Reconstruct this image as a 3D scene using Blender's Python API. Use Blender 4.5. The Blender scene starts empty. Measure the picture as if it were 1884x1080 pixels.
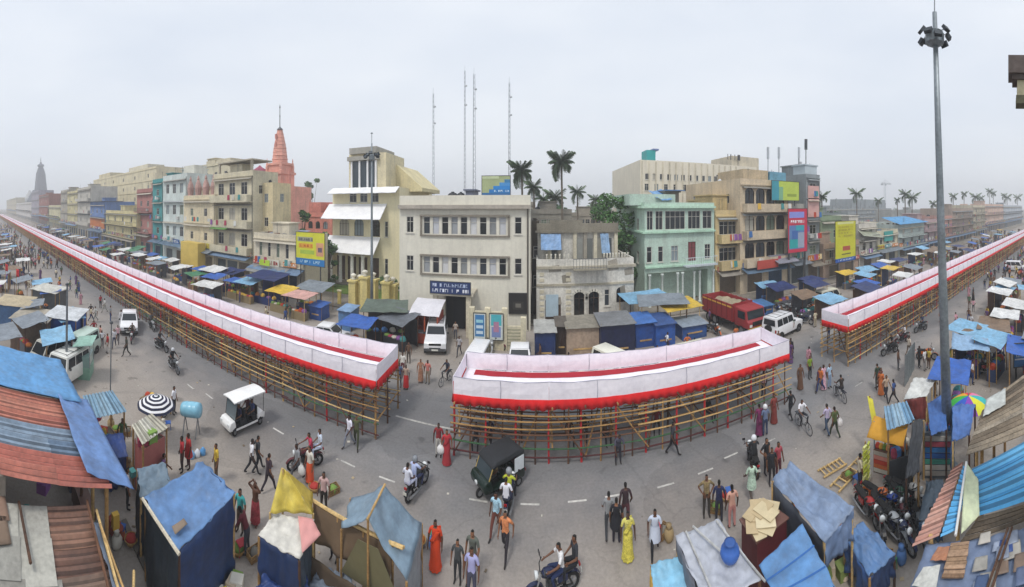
import bpy, bmesh, math, random
from math import sin, cos, pi, tan, radians, atan2, sqrt, hypot
from mathutils import Vector, Matrix, noise
random.seed(7)
SC = bpy.context.scene
COL = SC.collection
# ---------------------------------------------------------------- camera
F, X0, Y0, H = 640.0, 978.0, 380.0, 11.3          # photo pixels per radian, axis column, horizon row, eye height
cd = bpy.data.cameras.new('camera')
cam = bpy.data.objects.new('camera', cd); COL.objects.link(cam); SC.camera = cam
cam.location = (0, 0, H)
cam.rotation_euler = (pi/2, 0, -(942.0 - X0)/F)
cd.type = 'PANO'; cd.panorama_type = 'CENTRAL_CYLINDRICAL'
cd.central_cylindrical_range_u_min = -942.0/F
cd.central_cylindrical_range_u_max = 942.0/F
cd.central_cylindrical_range_v_min = -(1080 - Y0)/F
cd.central_cylindrical_range_v_max = Y0/F
cd.central_cylindrical_radius = 1.0
cd.clip_start = 0.1; cd.clip_end = 4000
# ---------------------------------------------------------------- sky and sun (overcast)
SUN_EL, SUN_ROT = radians(58), radians(200)
wd = bpy.data.worlds.new('World'); SC.world = wd; wd.use_nodes = True
wn, wl = wd.node_tree.nodes, wd.node_tree.links
wn.clear()
wo = wn.new('ShaderNodeOutputWorld'); wb = wn.new('ShaderNodeBackground'); wb.inputs['Strength'].default_value = 0.1
sk = wn.new('ShaderNodeTexSky'); sk.sky_type = 'NISHITA'; sk.sun_disc = False
sk.sun_elevation = SUN_EL; sk.sun_rotation = SUN_ROT; sk.air_density = 1.6; sk.dust_density = 4.0
tc = wn.new('ShaderNodeTexCoord'); mp = wn.new('ShaderNodeMapping'); mp.inputs['Scale'].default_value = (1.0, 1.0, 3.2)
nz = wn.new('ShaderNodeTexNoise'); nz.inputs['Scale'].default_value = 1.7; nz.inputs['Detail'].default_value = 5; nz.inputs['Roughness'].default_value = 0.45
rp = wn.new('ShaderNodeValToRGB')
rp.color_ramp.elements[0].position = 0.32; rp.color_ramp.elements[0].color = (0.70, 0.755, 0.845, 1)
rp.color_ramp.elements[1].position = 0.68; rp.color_ramp.elements[1].color = (0.83, 0.865, 0.92, 1)
mu = wn.new('ShaderNodeMix'); mu.data_type = 'RGBA'; mu.blend_type = 'MULTIPLY'; mu.inputs[0].default_value = 1
mu.inputs[7].default_value = (9.75, 9.8, 9.85, 1)
mx = wn.new('ShaderNodeMix'); mx.data_type = 'RGBA'; mx.inputs[0].default_value = 0.9
wl.new(tc.outputs['Generated'], mp.inputs[0]); wl.new(mp.outputs[0], nz.inputs['Vector']); wl.new(nz.outputs[0], rp.inputs[0])
wl.new(rp.outputs[0], mu.inputs[6]); wl.new(sk.outputs[0], mx.inputs[6]); wl.new(mu.outputs[2], mx.inputs[7])
wl.new(mx.outputs[2], wb.inputs[0]); wl.new(wb.outputs[0], wo.inputs[0])
sd = bpy.data.lights.new('sun', 'SUN'); sd.energy = 1.5; sd.angle = radians(10); sd.color = (1, 0.96, 0.9)
so = bpy.data.objects.new('sun', sd); COL.objects.link(so)
so.rotation_euler = (pi/2 - SUN_EL, 0, pi - SUN_ROT)
SC.view_settings.view_transform = 'Standard'; SC.view_settings.look = 'None'
SC.view_settings.exposure = 0.3; SC.view_settings.gamma = 1.0; SC.view_settings.use_curve_mapping = False
try:
    SC.cycles.max_bounces = 6; SC.cycles.diffuse_bounces = 3; SC.cycles.transparent_max_bounces = 6
    SC.cycles.volume_bounces = 1
except Exception: pass
# ---------------------------------------------------------------- from photo columns and rows to places
def th(px): return (px - X0)/F
def P(px, py, z=0.0):                              # the point at height z seen at (px, py)
    r = (H - z)*F/(py - Y0); t = th(px)
    return Vector((r*sin(t), r*cos(t), z))
def QY(px, py, Y):                                 # the point on the plane y = Y
    t = th(px); r = Y/cos(t)
    return Vector((r*sin(t), Y, H - (py - Y0)*r/F))
def QR(px, py, r):
    t = th(px); return Vector((r*sin(t), r*cos(t), H - (py - Y0)*r/F))
def XY(px, Y): return Y*tan(th(px))
def N(x, y=0.0, z=0.0): return noise.noise(Vector((x, y, z)))
# ---------------------------------------------------------------- materials
def lin(c):
    c = c/255.0
    return c/12.92 if c <= 0.04045 else ((c + 0.055)/1.055)**2.4
def hx(s): return tuple(lin(int(s[i:i+2], 16)) for i in (0, 2, 4))
MATS = {}
KIND = {  # rough, metallic, big noise scale, fine noise scale, contrast, streaks, bump
 'plaster': (0.9, 0, 0.35, 6.0, 0.22, 0.36, 0.25), 'paint': (0.55, 0, 0.8, 9.0, 0.12, 0.0, 0.05), 'gloss': (0.25, 0, 0.9, 7.0, 0.08, 0, 0.0),
 'metal': (0.5, 0.5, 0.9, 8.0, 0.28, 0.25, 0.1), 'tin': (0.6, 0.1, 1.1, 7.0, 0.26, 0.4, 0.08), 'old': (0.95, 0, 0.6, 6.0, 0.26, 0.62, 0.2), 'print': (0.95, 0, 7.0, 30.0, 0.42, 0.0, 0.1), 'smooth': (0.85, 0, 0.3, 4.0, 0.08, 0.22, 0.04), 'cloth': (0.95, 0, 0.7, 5.0, 0.10, 0.0, 0.12),
 'tarp': (0.55, 0, 1.2, 5.0, 0.26, 0.34, 0.3), 'wood': (0.85, 0, 1.4, 14.0, 0.4, 0.0, 0.3), 'skin': (0.6, 0, 3.0, 20.0, 0.1, 0, 0.0),
 'leaf': (0.7, 0, 1.5, 9.0, 0.5, 0, 0.2), 'ground': (0.95, 0, 0.25, 7.0, 0.4, 0, 0.4), 'rubber': (0.85, 0, 2, 10, 0.2, 0, 0.05), 'stone': (0.95, 0, 0.5, 9, 0.26, 0.3, 0.2)}
def mat(c, kind='paint', name=None):
    key = (c, kind)
    if key in MATS: return MATS[key]
    rgb = hx(c) if isinstance(c, str) else c
    ro, me, s1, s2, con, stk, bmp = KIND[kind]
    m = bpy.data.materials.new(name or '%s_%s' % (kind, c if isinstance(c, str) else 'mix')); m.use_nodes = True
    n, l = m.node_tree.nodes, m.node_tree.links
    b = n['Principled BSDF']; b.inputs['Roughness'].default_value = ro; b.inputs['Metallic'].default_value = me
    co = n.new('ShaderNodeTexCoord'); oi = n.new('ShaderNodeObjectInfo')
    ad = n.new('ShaderNodeVectorMath'); ad.operation = 'MULTIPLY_ADD'
    ad.inputs[1].default_value = (37, 53, 71); l.new(oi.outputs['Random'], ad.inputs[0]); l.new(co.outputs['Object'], ad.inputs[2])
    a = n.new('ShaderNodeTexNoise'); a.inputs['Scale'].default_value = s1; a.inputs['Detail'].default_value = 6; a.inputs['Roughness'].default_value = 0.62
    f = n.new('ShaderNodeTexNoise'); f.inputs['Scale'].default_value = s2; f.inputs['Detail'].default_value = 4
    l.new(ad.outputs[0], a.inputs['Vector']); l.new(ad.outputs[0], f.inputs['Vector'])
    mm = n.new('ShaderNodeMath'); mm.operation = 'MULTIPLY_ADD'; mm.inputs[1].default_value = 0.6
    l.new(a.outputs[0], mm.inputs[0])
    m2 = n.new('ShaderNodeMath'); m2.operation = 'MULTIPLY'; m2.inputs[1].default_value = 0.4; l.new(f.outputs[0], m2.inputs[0]); l.new(m2.outputs[0], mm.inputs[2])
    r = n.new('ShaderNodeValToRGB'); r.color_ramp.elements[0].position = 0.36; r.color_ramp.elements[1].position = 0.62
    lo = tuple(max(0, x*(1 - con*1.25)) for x in rgb) + (1,); hi = tuple(min(0.92, x*(1 + con*0.5)) for x in rgb) + (1,)
    r.color_ramp.elements[0].color = lo; r.color_ramp.elements[1].color = hi
    l.new(mm.outputs[0], r.inputs[0]); out = r.outputs[0]
    if stk:
        mp = n.new('ShaderNodeMapping'); mp.inputs['Scale'].default_value = (1.6, 1.6, 0.13)
        l.new(ad.outputs[0], mp.inputs[0])
        s = n.new('ShaderNodeTexNoise'); s.inputs['Scale'].default_value = 1.0; s.inputs['Detail'].default_value = 7; s.inputs['Roughness'].default_value = 0.7
        l.new(mp.outputs[0], s.inputs['Vector'])
        sr = n.new('ShaderNodeValToRGB'); sr.color_ramp.elements[0].position = 0.46; sr.color_ramp.elements[1].position = 0.74
        sr.color_ramp.elements[0].color = (0, 0, 0, 1); sr.color_ramp.elements[1].color = (stk, stk, stk, 1)
        l.new(s.outputs[0], sr.inputs[0])
        mxx = n.new('ShaderNodeMix'); mxx.data_type = 'RGBA'; l.new(sr.outputs[0], mxx.inputs[0]); l.new(out, mxx.inputs[6])
        g = sum(rgb)/3; mxx.inputs[7].default_value = (g*0.36, g*0.34, g*0.31, 1); out = mxx.outputs[2]
    l.new(out, b.inputs['Base Color'])
    if bmp:
        bp = n.new('ShaderNodeBump'); bp.inputs['Strength'].default_value = bmp; bp.inputs['Distance'].default_value = 0.04
        l.new(f.outputs[0], bp.inputs['Height']); l.new(bp.outputs[0], b.inputs['Normal'])
    MATS[key] = m; return m
def glass(c='20262c'):
    key = (c, 'glass')
    if key in MATS: return MATS[key]
    m = bpy.data.materials.new('window_glass'); m.use_nodes = True; b = m.node_tree.nodes['Principled BSDF']
    b.inputs['Base Color'].default_value = hx(c) + (1,); b.inputs['Roughness'].default_value = 0.12; b.inputs['Specular IOR Level'].default_value = 0.6
    n, l = m.node_tree.nodes, m.node_tree.links
    z = n.new('ShaderNodeTexNoise'); z.inputs['Scale'].default_value = 0.9; bp = n.new('ShaderNodeBump'); bp.inputs['Strength'].default_value = 0.25
    l.new(z.outputs[0], bp.inputs['Height']); l.new(bp.outputs[0], b.inputs['Normal'])
    MATS[key] = m; return m
# ---------------------------------------------------------------- objects
def base(o): return Vector(o.get('_b', (0, 0, 0)))
def tag(o, label=None, cat=None, group=None, kind=None):
    if label: o['label'] = label
    if cat: o['category'] = cat
    if group: o['group'] = group
    if kind: o['kind'] = kind
    return o
BASE = {}
def thing(name, label, cat, loc=(0, 0, 0), rz=0, group=None):
    o = bpy.data.objects.new(name, None); COL.objects.link(o); o.empty_display_size = 0.2
    o.location = loc; o.rotation_euler = (0, 0, rz); BASE[o.name] = Vector(loc)
    return tag(o, label, cat, group)
class MB:
    def __init__(s): s.v = []; s.f = []; s.m = []; s.k = 0
    def face(s, idx): s.f.append(tuple(idx)); s.m.append(s.k)
    def poly(s, pts):
        n = len(s.v); s.v += [tuple(p) for p in pts]; s.face(range(n, n + len(pts)))
    def box(s, c, d, rz=0.0, rx=0.0, ry=0.0):
        R = Matrix.Rotation(rz, 3, 'Z') @ Matrix.Rotation(ry, 3, 'Y') @ Matrix.Rotation(rx, 3, 'X'); c = Vector(c); n = len(s.v)
        for x in (-.5, .5):
            for y in (-.5, .5):
                for z in (-.5, .5): s.v.append(tuple(c + R @ Vector((x*d[0], y*d[1], z*d[2]))))
        for q in ((0, 1, 3, 2), (4, 6, 7, 5), (0, 4, 5, 1), (2, 3, 7, 6), (0, 2, 6, 4), (1, 5, 7, 3)): s.face([n + i for i in q])
        return s
    def bb(s, a, b): return s.box(((a[0]+b[0])/2, (a[1]+b[1])/2, (a[2]+b[2])/2), (abs(b[0]-a[0]), abs(b[1]-a[1]), abs(b[2]-a[2])))
    def tube(s, pts, r, n=6, cap=True):
        pts = [Vector(p) for p in pts]; rr = r if isinstance(r, (list, tuple)) else [r]*len(pts); st = len(s.v)
        for i, p in enumerate(pts):
            d = (pts[min(i+1, len(pts)-1)] - pts[max(i-1, 0)]); d = d.normalized() if d.length > 1e-9 else Vector((0, 0, 1))
            u = d.cross(Vector((0, 0, 1)));
            if u.length < 1e-3: u = d.cross(Vector((0, 1, 0)))
            u.normalize(); w = d.cross(u)
            for k in range(n):
                a = 2*pi*k/n; s.v.append(tuple(p + (u*cos(a) + w*sin(a))*rr[i]))
        for i in range(len(pts)-1):
            for k in range(n): s.face((st+i*n+k, st+i*n+(k+1) % n, st+(i+1)*n+(k+1) % n, st+(i+1)*n+k))
        if cap:
            s.face([st+k for k in range(n-1, -1, -1)]); s.face([st+(len(pts)-1)*n+k for k in range(n)])
        return s
    def lathe(s, prof, n=12, c=(0, 0, 0), sy=1.0, wob=0.0, seed=0):
        st = len(s.v)
        for i, (r, z) in enumerate(prof):
            for k in range(n):
                a = 2*pi*k/n; q = r*(1 + wob*N(3*cos(a)+seed, 3*sin(a), z*2))
                s.v.append((c[0]+q*cos(a), c[1]+q*sin(a)*sy, c[2]+z))
        for i in range(len(prof)-1):
            for k in range(n): s.face((st+i*n+k, st+i*n+(k+1) % n, st+(i+1)*n+(k+1) % n, st+(i+1)*n+k))
        s.face([st+k for k in range(n-1, -1, -1)]); s.face([st+(len(prof)-1)*n+k for k in range(n)])
        return s
    def sheet(s, c4, nu, nv, fn=None, t=0.012):            # c4: corners (u0v0, u1v0, u1v1, u0v1); fn(u, v) -> offset along the normal or a vector
        a, b, c, d = [Vector(p) for p in c4]; nn = (b-a).cross(d-a) + (d-c).cross(b-c); nn.normalize()
        if nn.z < -0.05: nn = -nn
        st = len(s.v); W = nu+1; M = W*(nv+1); low = []
        for j in range(nv+1):
            v = j/nv
            for i in range(nu+1):
                u = i/nu; p = a*(1-u)*(1-v) + b*u*(1-v) + c*u*v + d*(1-u)*v
                if fn:
                    o = fn(u, v); p = p + (o if isinstance(o, Vector) else nn*o)
                s.v.append(tuple(p)); low.append(tuple(p - nn*t))
        s.v += low
        for j in range(nv):
            for i in range(nu):
                q = st+j*W+i; s.face((q, q+1, q+W+1, q+W)); s.face((q+M, q+W+M, q+W+1+M, q+1+M))
        for i in range(nu):
            for q, e in ((st+i, 1), (st+nv*W+i, 1)): s.face((q, q+M, q+e+M, q+e))
        for j in range(nv):
            for q in (st+j*W, st+j*W+nu): s.face((q, q+W, q+W+M, q+M))
        return s
    def mesh(s, name, mats, smooth=False, off=None):
        me = bpy.data.meshes.new(name)
        v = s.v if off is None else [(x-off[0], y-off[1], z-off[2]) for x, y, z in s.v]
        me.from_pydata(v, [], s.f); ms = mats if isinstance(mats, (list, tuple)) else [mats]
        for m in ms: me.materials.append(m)
        if len(ms) > 1: me.polygons.foreach_set('material_index', s.m)
        bm = bmesh.new(); bm.from_mesh(me); bmesh.ops.recalc_face_normals(bm, faces=bm.faces); bm.to_mesh(me); bm.free()
        if smooth: me.polygons.foreach_set('use_smooth', [True]*len(me.polygons))
        me.update(); return me
    def obj(s, name, mats, parent=None, smooth=False, world=False, loc=None, rz=0):   # world: vertices are world places
        off = None
        if parent is not None and world:
            off = BASE.get(parent.name) or Vector((0, 0, 0))
        if parent is None and world:
            zs = min(v[2] for v in s.v); off = Vector((sum(v[0] for v in s.v)/len(s.v), sum(v[1] for v in s.v)/len(s.v), zs))
        o = bpy.data.objects.new(name, s.mesh(name, mats, smooth, off)); COL.objects.link(o)
        if parent is not None:
            o.parent = parent; BASE[o.name] = off or Vector((0, 0, 0))
        elif world: o.location = off; BASE[o.name] = off
        if loc is not None: o.location = loc
        if rz: o.rotation_euler[2] = rz
        return o
def inst(me, name, parent, loc=(0, 0, 0), rz=0.0, mats=None, scale=None):
    o = bpy.data.objects.new(name, me); COL.objects.link(o); o.parent = parent; o.location = loc; o.rotation_euler = (0, 0, rz)
    if scale: o.scale = scale
    if mats: setm(o, mats)
    return o
def setm(o, mats):
    for i, m in enumerate(mats if isinstance(mats, (list, tuple)) else [mats]):
        if m is None: continue
        o.material_slots[i].link = 'OBJECT'; o.material_slots[i].material = m
def copy_tree(o, parent=None, swap=None):
    c = o.copy(); COL.objects.link(c); c.parent = parent
    if swap and c.type == 'MESH':
        key = c.name.split('.')[0]
        if key in swap: setm(c, swap[key])
    for ch in o.children: copy_tree(ch, c, swap)
    return c
def place(proto, first, loc, rz, label, group=None, swap=None):
    c = copy_tree(proto, None, swap); c.location = loc; c.rotation_euler = (0, 0, rz); c['label'] = label
    if group: c['group'] = group
    elif 'group' in c: del c['group']
    return c
def drop(proto):                                   # remove a prototype after its copies are made
    for ch in list(proto.children): drop(ch)
    bpy.data.objects.remove(proto)
def struct(name, mb, m, **k): return tag(mb.obj(name, m, **k), kind='structure')
def uid(x): return random.Random(str(x))
# ================================================================ people (bodies are grown first, placed further down)
MC = {}
def cached(key, fn):
    if key not in MC: MC[key] = fn()
    return MC[key]
SKIN = [mat('6b4630', 'skin'), mat('5a3825', 'skin'), mat('7d5439', 'skin'), mat('4a2e20', 'skin')]
HAIR = mat('14110f', 'cloth'); SHOE = mat('2a2422', 'rubber')
def skel(pose):
    """joints (x right, y forward, z up) of a 1.68 m adult; returns vertices {name:(pos, rx, ry)} and bones"""
    V = {}; E = []
    def v(n, p, rx, ry=None, par=None):
        V[n] = (Vector(p), rx, ry or rx)
        if par: E.append((par, n))
    sit = pose in ('sit', 'ride'); z0 = 0.0
    lean = {'ride': .16, 'bend': .45, 'walk': .04, 'walk2': .03}.get(pose, 0.0)
    def up(z, y=0.0): d = z - .92; return (0, y + d*sin(lean), .92 + d*cos(lean))
    v('pelvis', (0, 0, .92), .135, .105); v('waist', up(1.08), .12, .095, 'pelvis'); v('chest', up(1.27), .155, .11, 'waist'); v('collar', up(1.41), .10, .075, 'chest')
    v('neck', up(1.475, .0), .040, .044, 'collar'); v('jaw', up(1.545, .025), .060, .076, 'neck'); v('brow', up(1.63, .012), .074, .092, 'jaw'); v('crown', up(1.70, .0), .05, .06, 'brow')
    v('nose', up(1.585, .105), .014, .014, 'jaw')
    sh = Vector(up(1.385))
    A = {'stand': ((.24, -.01, 1.12), (.25, .06, .86)), 'walk': ((.25, -.10, 1.13), (.25, .02, .88)), 'walk2': ((.24, -.06, 1.12), (.23, .10, .90)), 'sit': ((.25, .03, 1.13), (.17, .26, 1.02)),
         'ride': ((.27, .22, 1.18), (.25, .47, 1.10)), 'head': ((.33, .06, 1.50), (.10, .10, 1.74)), 'carry': ((.25, -.02, 1.12), (.15, .22, 1.08)), 'bend': ((.24, .34, 1.05), (.2, .42, .80)), 'hip': ((.33, -.10, 1.16), (.17, .04, .98))}[pose]
    for s, nm in ((1, 'R'), (-1, 'L')):
        sw = 1 if s > 0 else -1
        e, h = Vector(A[0]), Vector(A[1])
        if pose == 'walk' and s < 0: e, h = Vector((.24, .07, 1.13)), Vector((.22, .27, .95))
        if pose == 'walk2' and s < 0: e, h = Vector((.26, -.14, 1.14)), Vector((.26, -.10, .88))
        if pose == 'carry' and s < 0: e, h = Vector((.24, 0, 1.12)), Vector((.25, .04, .86))
        e.x *= s; h.x *= s; S_ = Vector((s*.165, sh.y, sh.z))
        v('sho'+nm, S_, .062, .06, 'collar'); v('elb'+nm, e, .042, .042, 'sho'+nm); v('wri'+nm, h, .030, .026, 'elb'+nm)
        d = (h-e).normalized(); palm = h + d*.07; v('palm'+nm, palm, .036, .020, 'wri'+nm)
        fwd = Vector((0, 1, 0)); side = d.cross(Vector((1, 0, 0)));
        if side.length < .1: side = Vector((0, 1, 0))
        side.normalize()
        for fi, (o_, l_) in enumerate(((-.027, .068), (-.009, .085), (.010, .080), (.027, .06))):
            b = palm + side*o_ + d*.05; v('f%d%s' % (fi, nm), b, .0095, .0095, 'palm'+nm); v('g%d%s' % (fi, nm), b + d*l_*.75 + Vector((-s*.02, 0, 0)), .008, .008, 'f%d%s' % (fi, nm))
        tb = palm - side*.035 - d*.02; v('t0'+nm, tb - side*.018, .011, .011, 'palm'+nm); v('t1'+nm, tb - side*.03 + d*.045, .009, .009, 't0'+nm)
        if sit:
            hz = .86; k_ = Vector((s*(.15 if pose == 'sit' else .21), .42, .88 if pose == 'sit' else .84)); a_ = Vector((s*(.13 if pose == 'sit' else .22), .42 if pose == 'sit' else .30, .47 if pose == 'sit' else .44))
        elif pose in ('walk', 'walk2'):
            q = s if pose == 'walk' else -s
            k_ = Vector((s*.10, .20*q if q > 0 else -.06, .50)); a_ = Vector((s*.10, .30 if q > 0 else -.34, .09 if q > 0 else .16))
        elif pose == 'bend': k_ = Vector((s*.11, .03, .48)); a_ = Vector((s*.12, 0, .09))
        else: k_ = Vector((s*.10, .02, .49)); a_ = Vector((s*.11, -.01, .085))
        v('hip'+nm, (s*.085, 0, .86), .088, .088, 'pelvis'); v('kne'+nm, k_, .060, .060, 'hip'+nm); v('ank'+nm, a_, .040, .042, 'kne'+nm); v('toe'+nm, a_ + Vector((s*.015, .15, -.045)), .034, .028, 'ank'+nm)
    return V, E
REG = {'jaw': 0, 'brow': 0, 'crown': 1, 'nose': 0, 'neck': 0, 'collar': 2, 'chest': 2, 'waist': 2, 'pelvis': 3}
def body_mesh(pose, level):
    V, E = skel(pose); names = [n for n in V if not (level == 0 and (n[0] in 'fgt' and n[1].isdigit() or n == 'nose'))]; ix = {n: i for i, n in enumerate(names)}
    me = bpy.data.meshes.new('sk'); me.from_pydata([V[n][0] for n in names], [(ix[a], ix[b]) for a, b in E if a in ix and b in ix], [])
    ob = bpy.data.objects.new('sk', me); COL.objects.link(ob)
    md = ob.modifiers.new('s', 'SKIN'); md.use_smooth_shade = True
    for i, n in enumerate(names):
        d = me.skin_vertices[0].data[i]; d.radius = (V[n][1], V[n][2]); d.use_root = (n == 'pelvis')
    if level: sb = ob.modifiers.new('b', 'SUBSURF'); sb.levels = level; sb.render_levels = level
    dg = bpy.context.evaluated_depsgraph_get(); m2 = bpy.data.meshes.new_from_object(ob.evaluated_get(dg)); bpy.data.objects.remove(ob)
    m2.name = 'body_' + pose; m2.materials.clear()
    for m_ in (SKIN[0], HAIR, mat('d8d8d8', 'cloth'), mat('2c2c34', 'cloth'), SHOE): m2.materials.append(m_)
    seg = [(V[a][0], V[b][0], a, b) for a, b in E if a in ix and b in ix]
    for p in m2.polygons:
        c = p.center; best = (9, None, None, 0)
        for a, b, na, nb_ in seg:
            ab = b-a; t = max(0, min(1, (c-a).dot(ab)/max(ab.length_squared, 1e-9))); dd = (a+ab*t-c).length
            if dd < best[0]: best = (dd, na, nb_, t)
        _, na, nb_, t = best; k_ = 2
        if nb_ in ('jaw', 'brow', 'crown', 'nose', 'neck'):
            V0 = V['brow'][0]; loc = c - V0
            k_ = 0
            if nb_ in ('brow', 'crown', 'jaw') and (loc.z > .025 or (loc.y < -.02 and loc.z > -.09)): k_ = 1
        elif nb_[:3] == 'elb': k_ = 2 if t < .75 else 0
        elif nb_[:3] in ('wri',) or nb_[:4] == 'palm' or (nb_[0] in 'fgt' and nb_[1].isdigit()): k_ = 0
        elif nb_[:3] in ('hip', 'kne'): k_ = 3
        elif nb_[:3] == 'ank': k_ = 3 if t < .9 else 4
        elif nb_[:3] == 'toe': k_ = 4
        elif nb_ == 'waist' and t < .25: k_ = 3
        p.material_index = k_; p.use_smooth = True
    m2.update(); return m2
def body(pose, lv): return cached(('body', pose, lv), lambda: body_mesh(pose, lv))
def skirt_mesh(kind):
    mb = MB(); n = 18
    pr = {'dhoti': [(.155, 1.0), (.17, .9), (.19, .7), (.20, .45), (.19, .38)], 'lungi': [(.15, 1.0), (.17, .88), (.18, .6), (.19, .3), (.2, .16)], 'sari': [(.14, 1.06), (.175, .92), (.175, .6), (.19, .3), (.225, .05)], 'kurta': [(.155, 1.12), (.18, .92), (.20, .72), (.21, .6)]}[kind]
    st = 0
    for i, (r, z) in enumerate(pr):
        for k_ in range(n):
            a = 2*pi*k_/n; q = r*(1 + (.10*i/len(pr))*sin(k_*3.1+i*.3)); mb.v.append((q*cos(a), q*sin(a)*(.78 if i < 2 else .95), z))
    for i in range(len(pr)-1):
        for k_ in range(n): mb.face((i*n+k_, i*n+(k_+1) % n, (i+1)*n+(k_+1) % n, (i+1)*n+k_))
    m_ = [mat('d8d8d8', 'cloth')]
    if kind == 'sari':       # the loose end over the shoulder
        mb.sheet([(-.17, -.125, 1.42), (.02, -.15, 1.36), (.06, -.24, .70), (-.15, -.23, .74)], 4, 5, lambda u, v: .015*sin(u*9)); mb.sheet([(-.19, .10, 1.40), (-.05, .13, 1.38), (.19, .11, 1.0), (.05, .15, .98)], 3, 5)
    return mb.mesh(kind, m_, True)
def helmet_mesh(): return MB().lathe([(.115, 0), (.135, .06), (.13, .13), (.09, .2), (.03, .23)], 12, (0, .01, 1.52)).mesh('helmet', mat('d8d8da', 'gloss'), True)
for q_ in ('stand', 'walk', 'walk2', 'sit', 'ride', 'head', 'carry', 'bend', 'hip'): body(q_, 1)
for q_ in ('stand', 'walk', 'walk2', 'carry', 'hip'): body(q_, 0)
NP = [0]
def person(px, py, face, label, top='d8d8d8', bot='2c2e38', pose='walk', skin=0, wear=None, wc=None, lv=1, z=0.0, group=None, scale=1.0, loc=None, helmet=None, shirt=True, dz=0.0):
    """feet at (px, py) in the photograph; face: heading in degrees, 0 = away from the camera, 90 = to the right"""
    p = Vector(loc) if loc is not None else P(px, py, z); NP[0] += 1
    fwd = th(px) if loc is None else 0
    rz = -radians(face)
    o = bpy.data.objects.new('person', None); COL.objects.link(o); o.empty_display_size = .2; o.location = (p.x, p.y, p.z + dz); o.rotation_euler = (0, 0, rz); o.scale = (scale*.9,)*3
    tag(o, label, 'person', group); BASE[o.name] = Vector(p)
    sk_ = SKIN[skin % 4]; b = inst(body(pose, lv), 'body', o)
    kd = 'print' if sum(map(ord, label)) % 5 < 2 else 'cloth'
    setm(b, [sk_, HAIR, mat(top, kd) if shirt else sk_, mat(bot, 'cloth') if wear not in ('dhoti', 'lungi') else sk_, sk_ if wear in ('dhoti', 'lungi', 'sari') else SHOE])
    if wear: setm(inst(cached(('sk', wear), lambda: skirt_mesh(wear)), {'sari': 'sari', 'dhoti': 'dhoti', 'lungi': 'lungi', 'kurta': 'tunic'}[wear], o), mat(wc or bot, kd))
    if helmet: setm(inst(cached('hel', helmet_mesh), 'helmet', o, (0, .16*.62 if pose == 'ride' else 0, -.01)), mat(helmet, 'gloss'))
    return o
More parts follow.
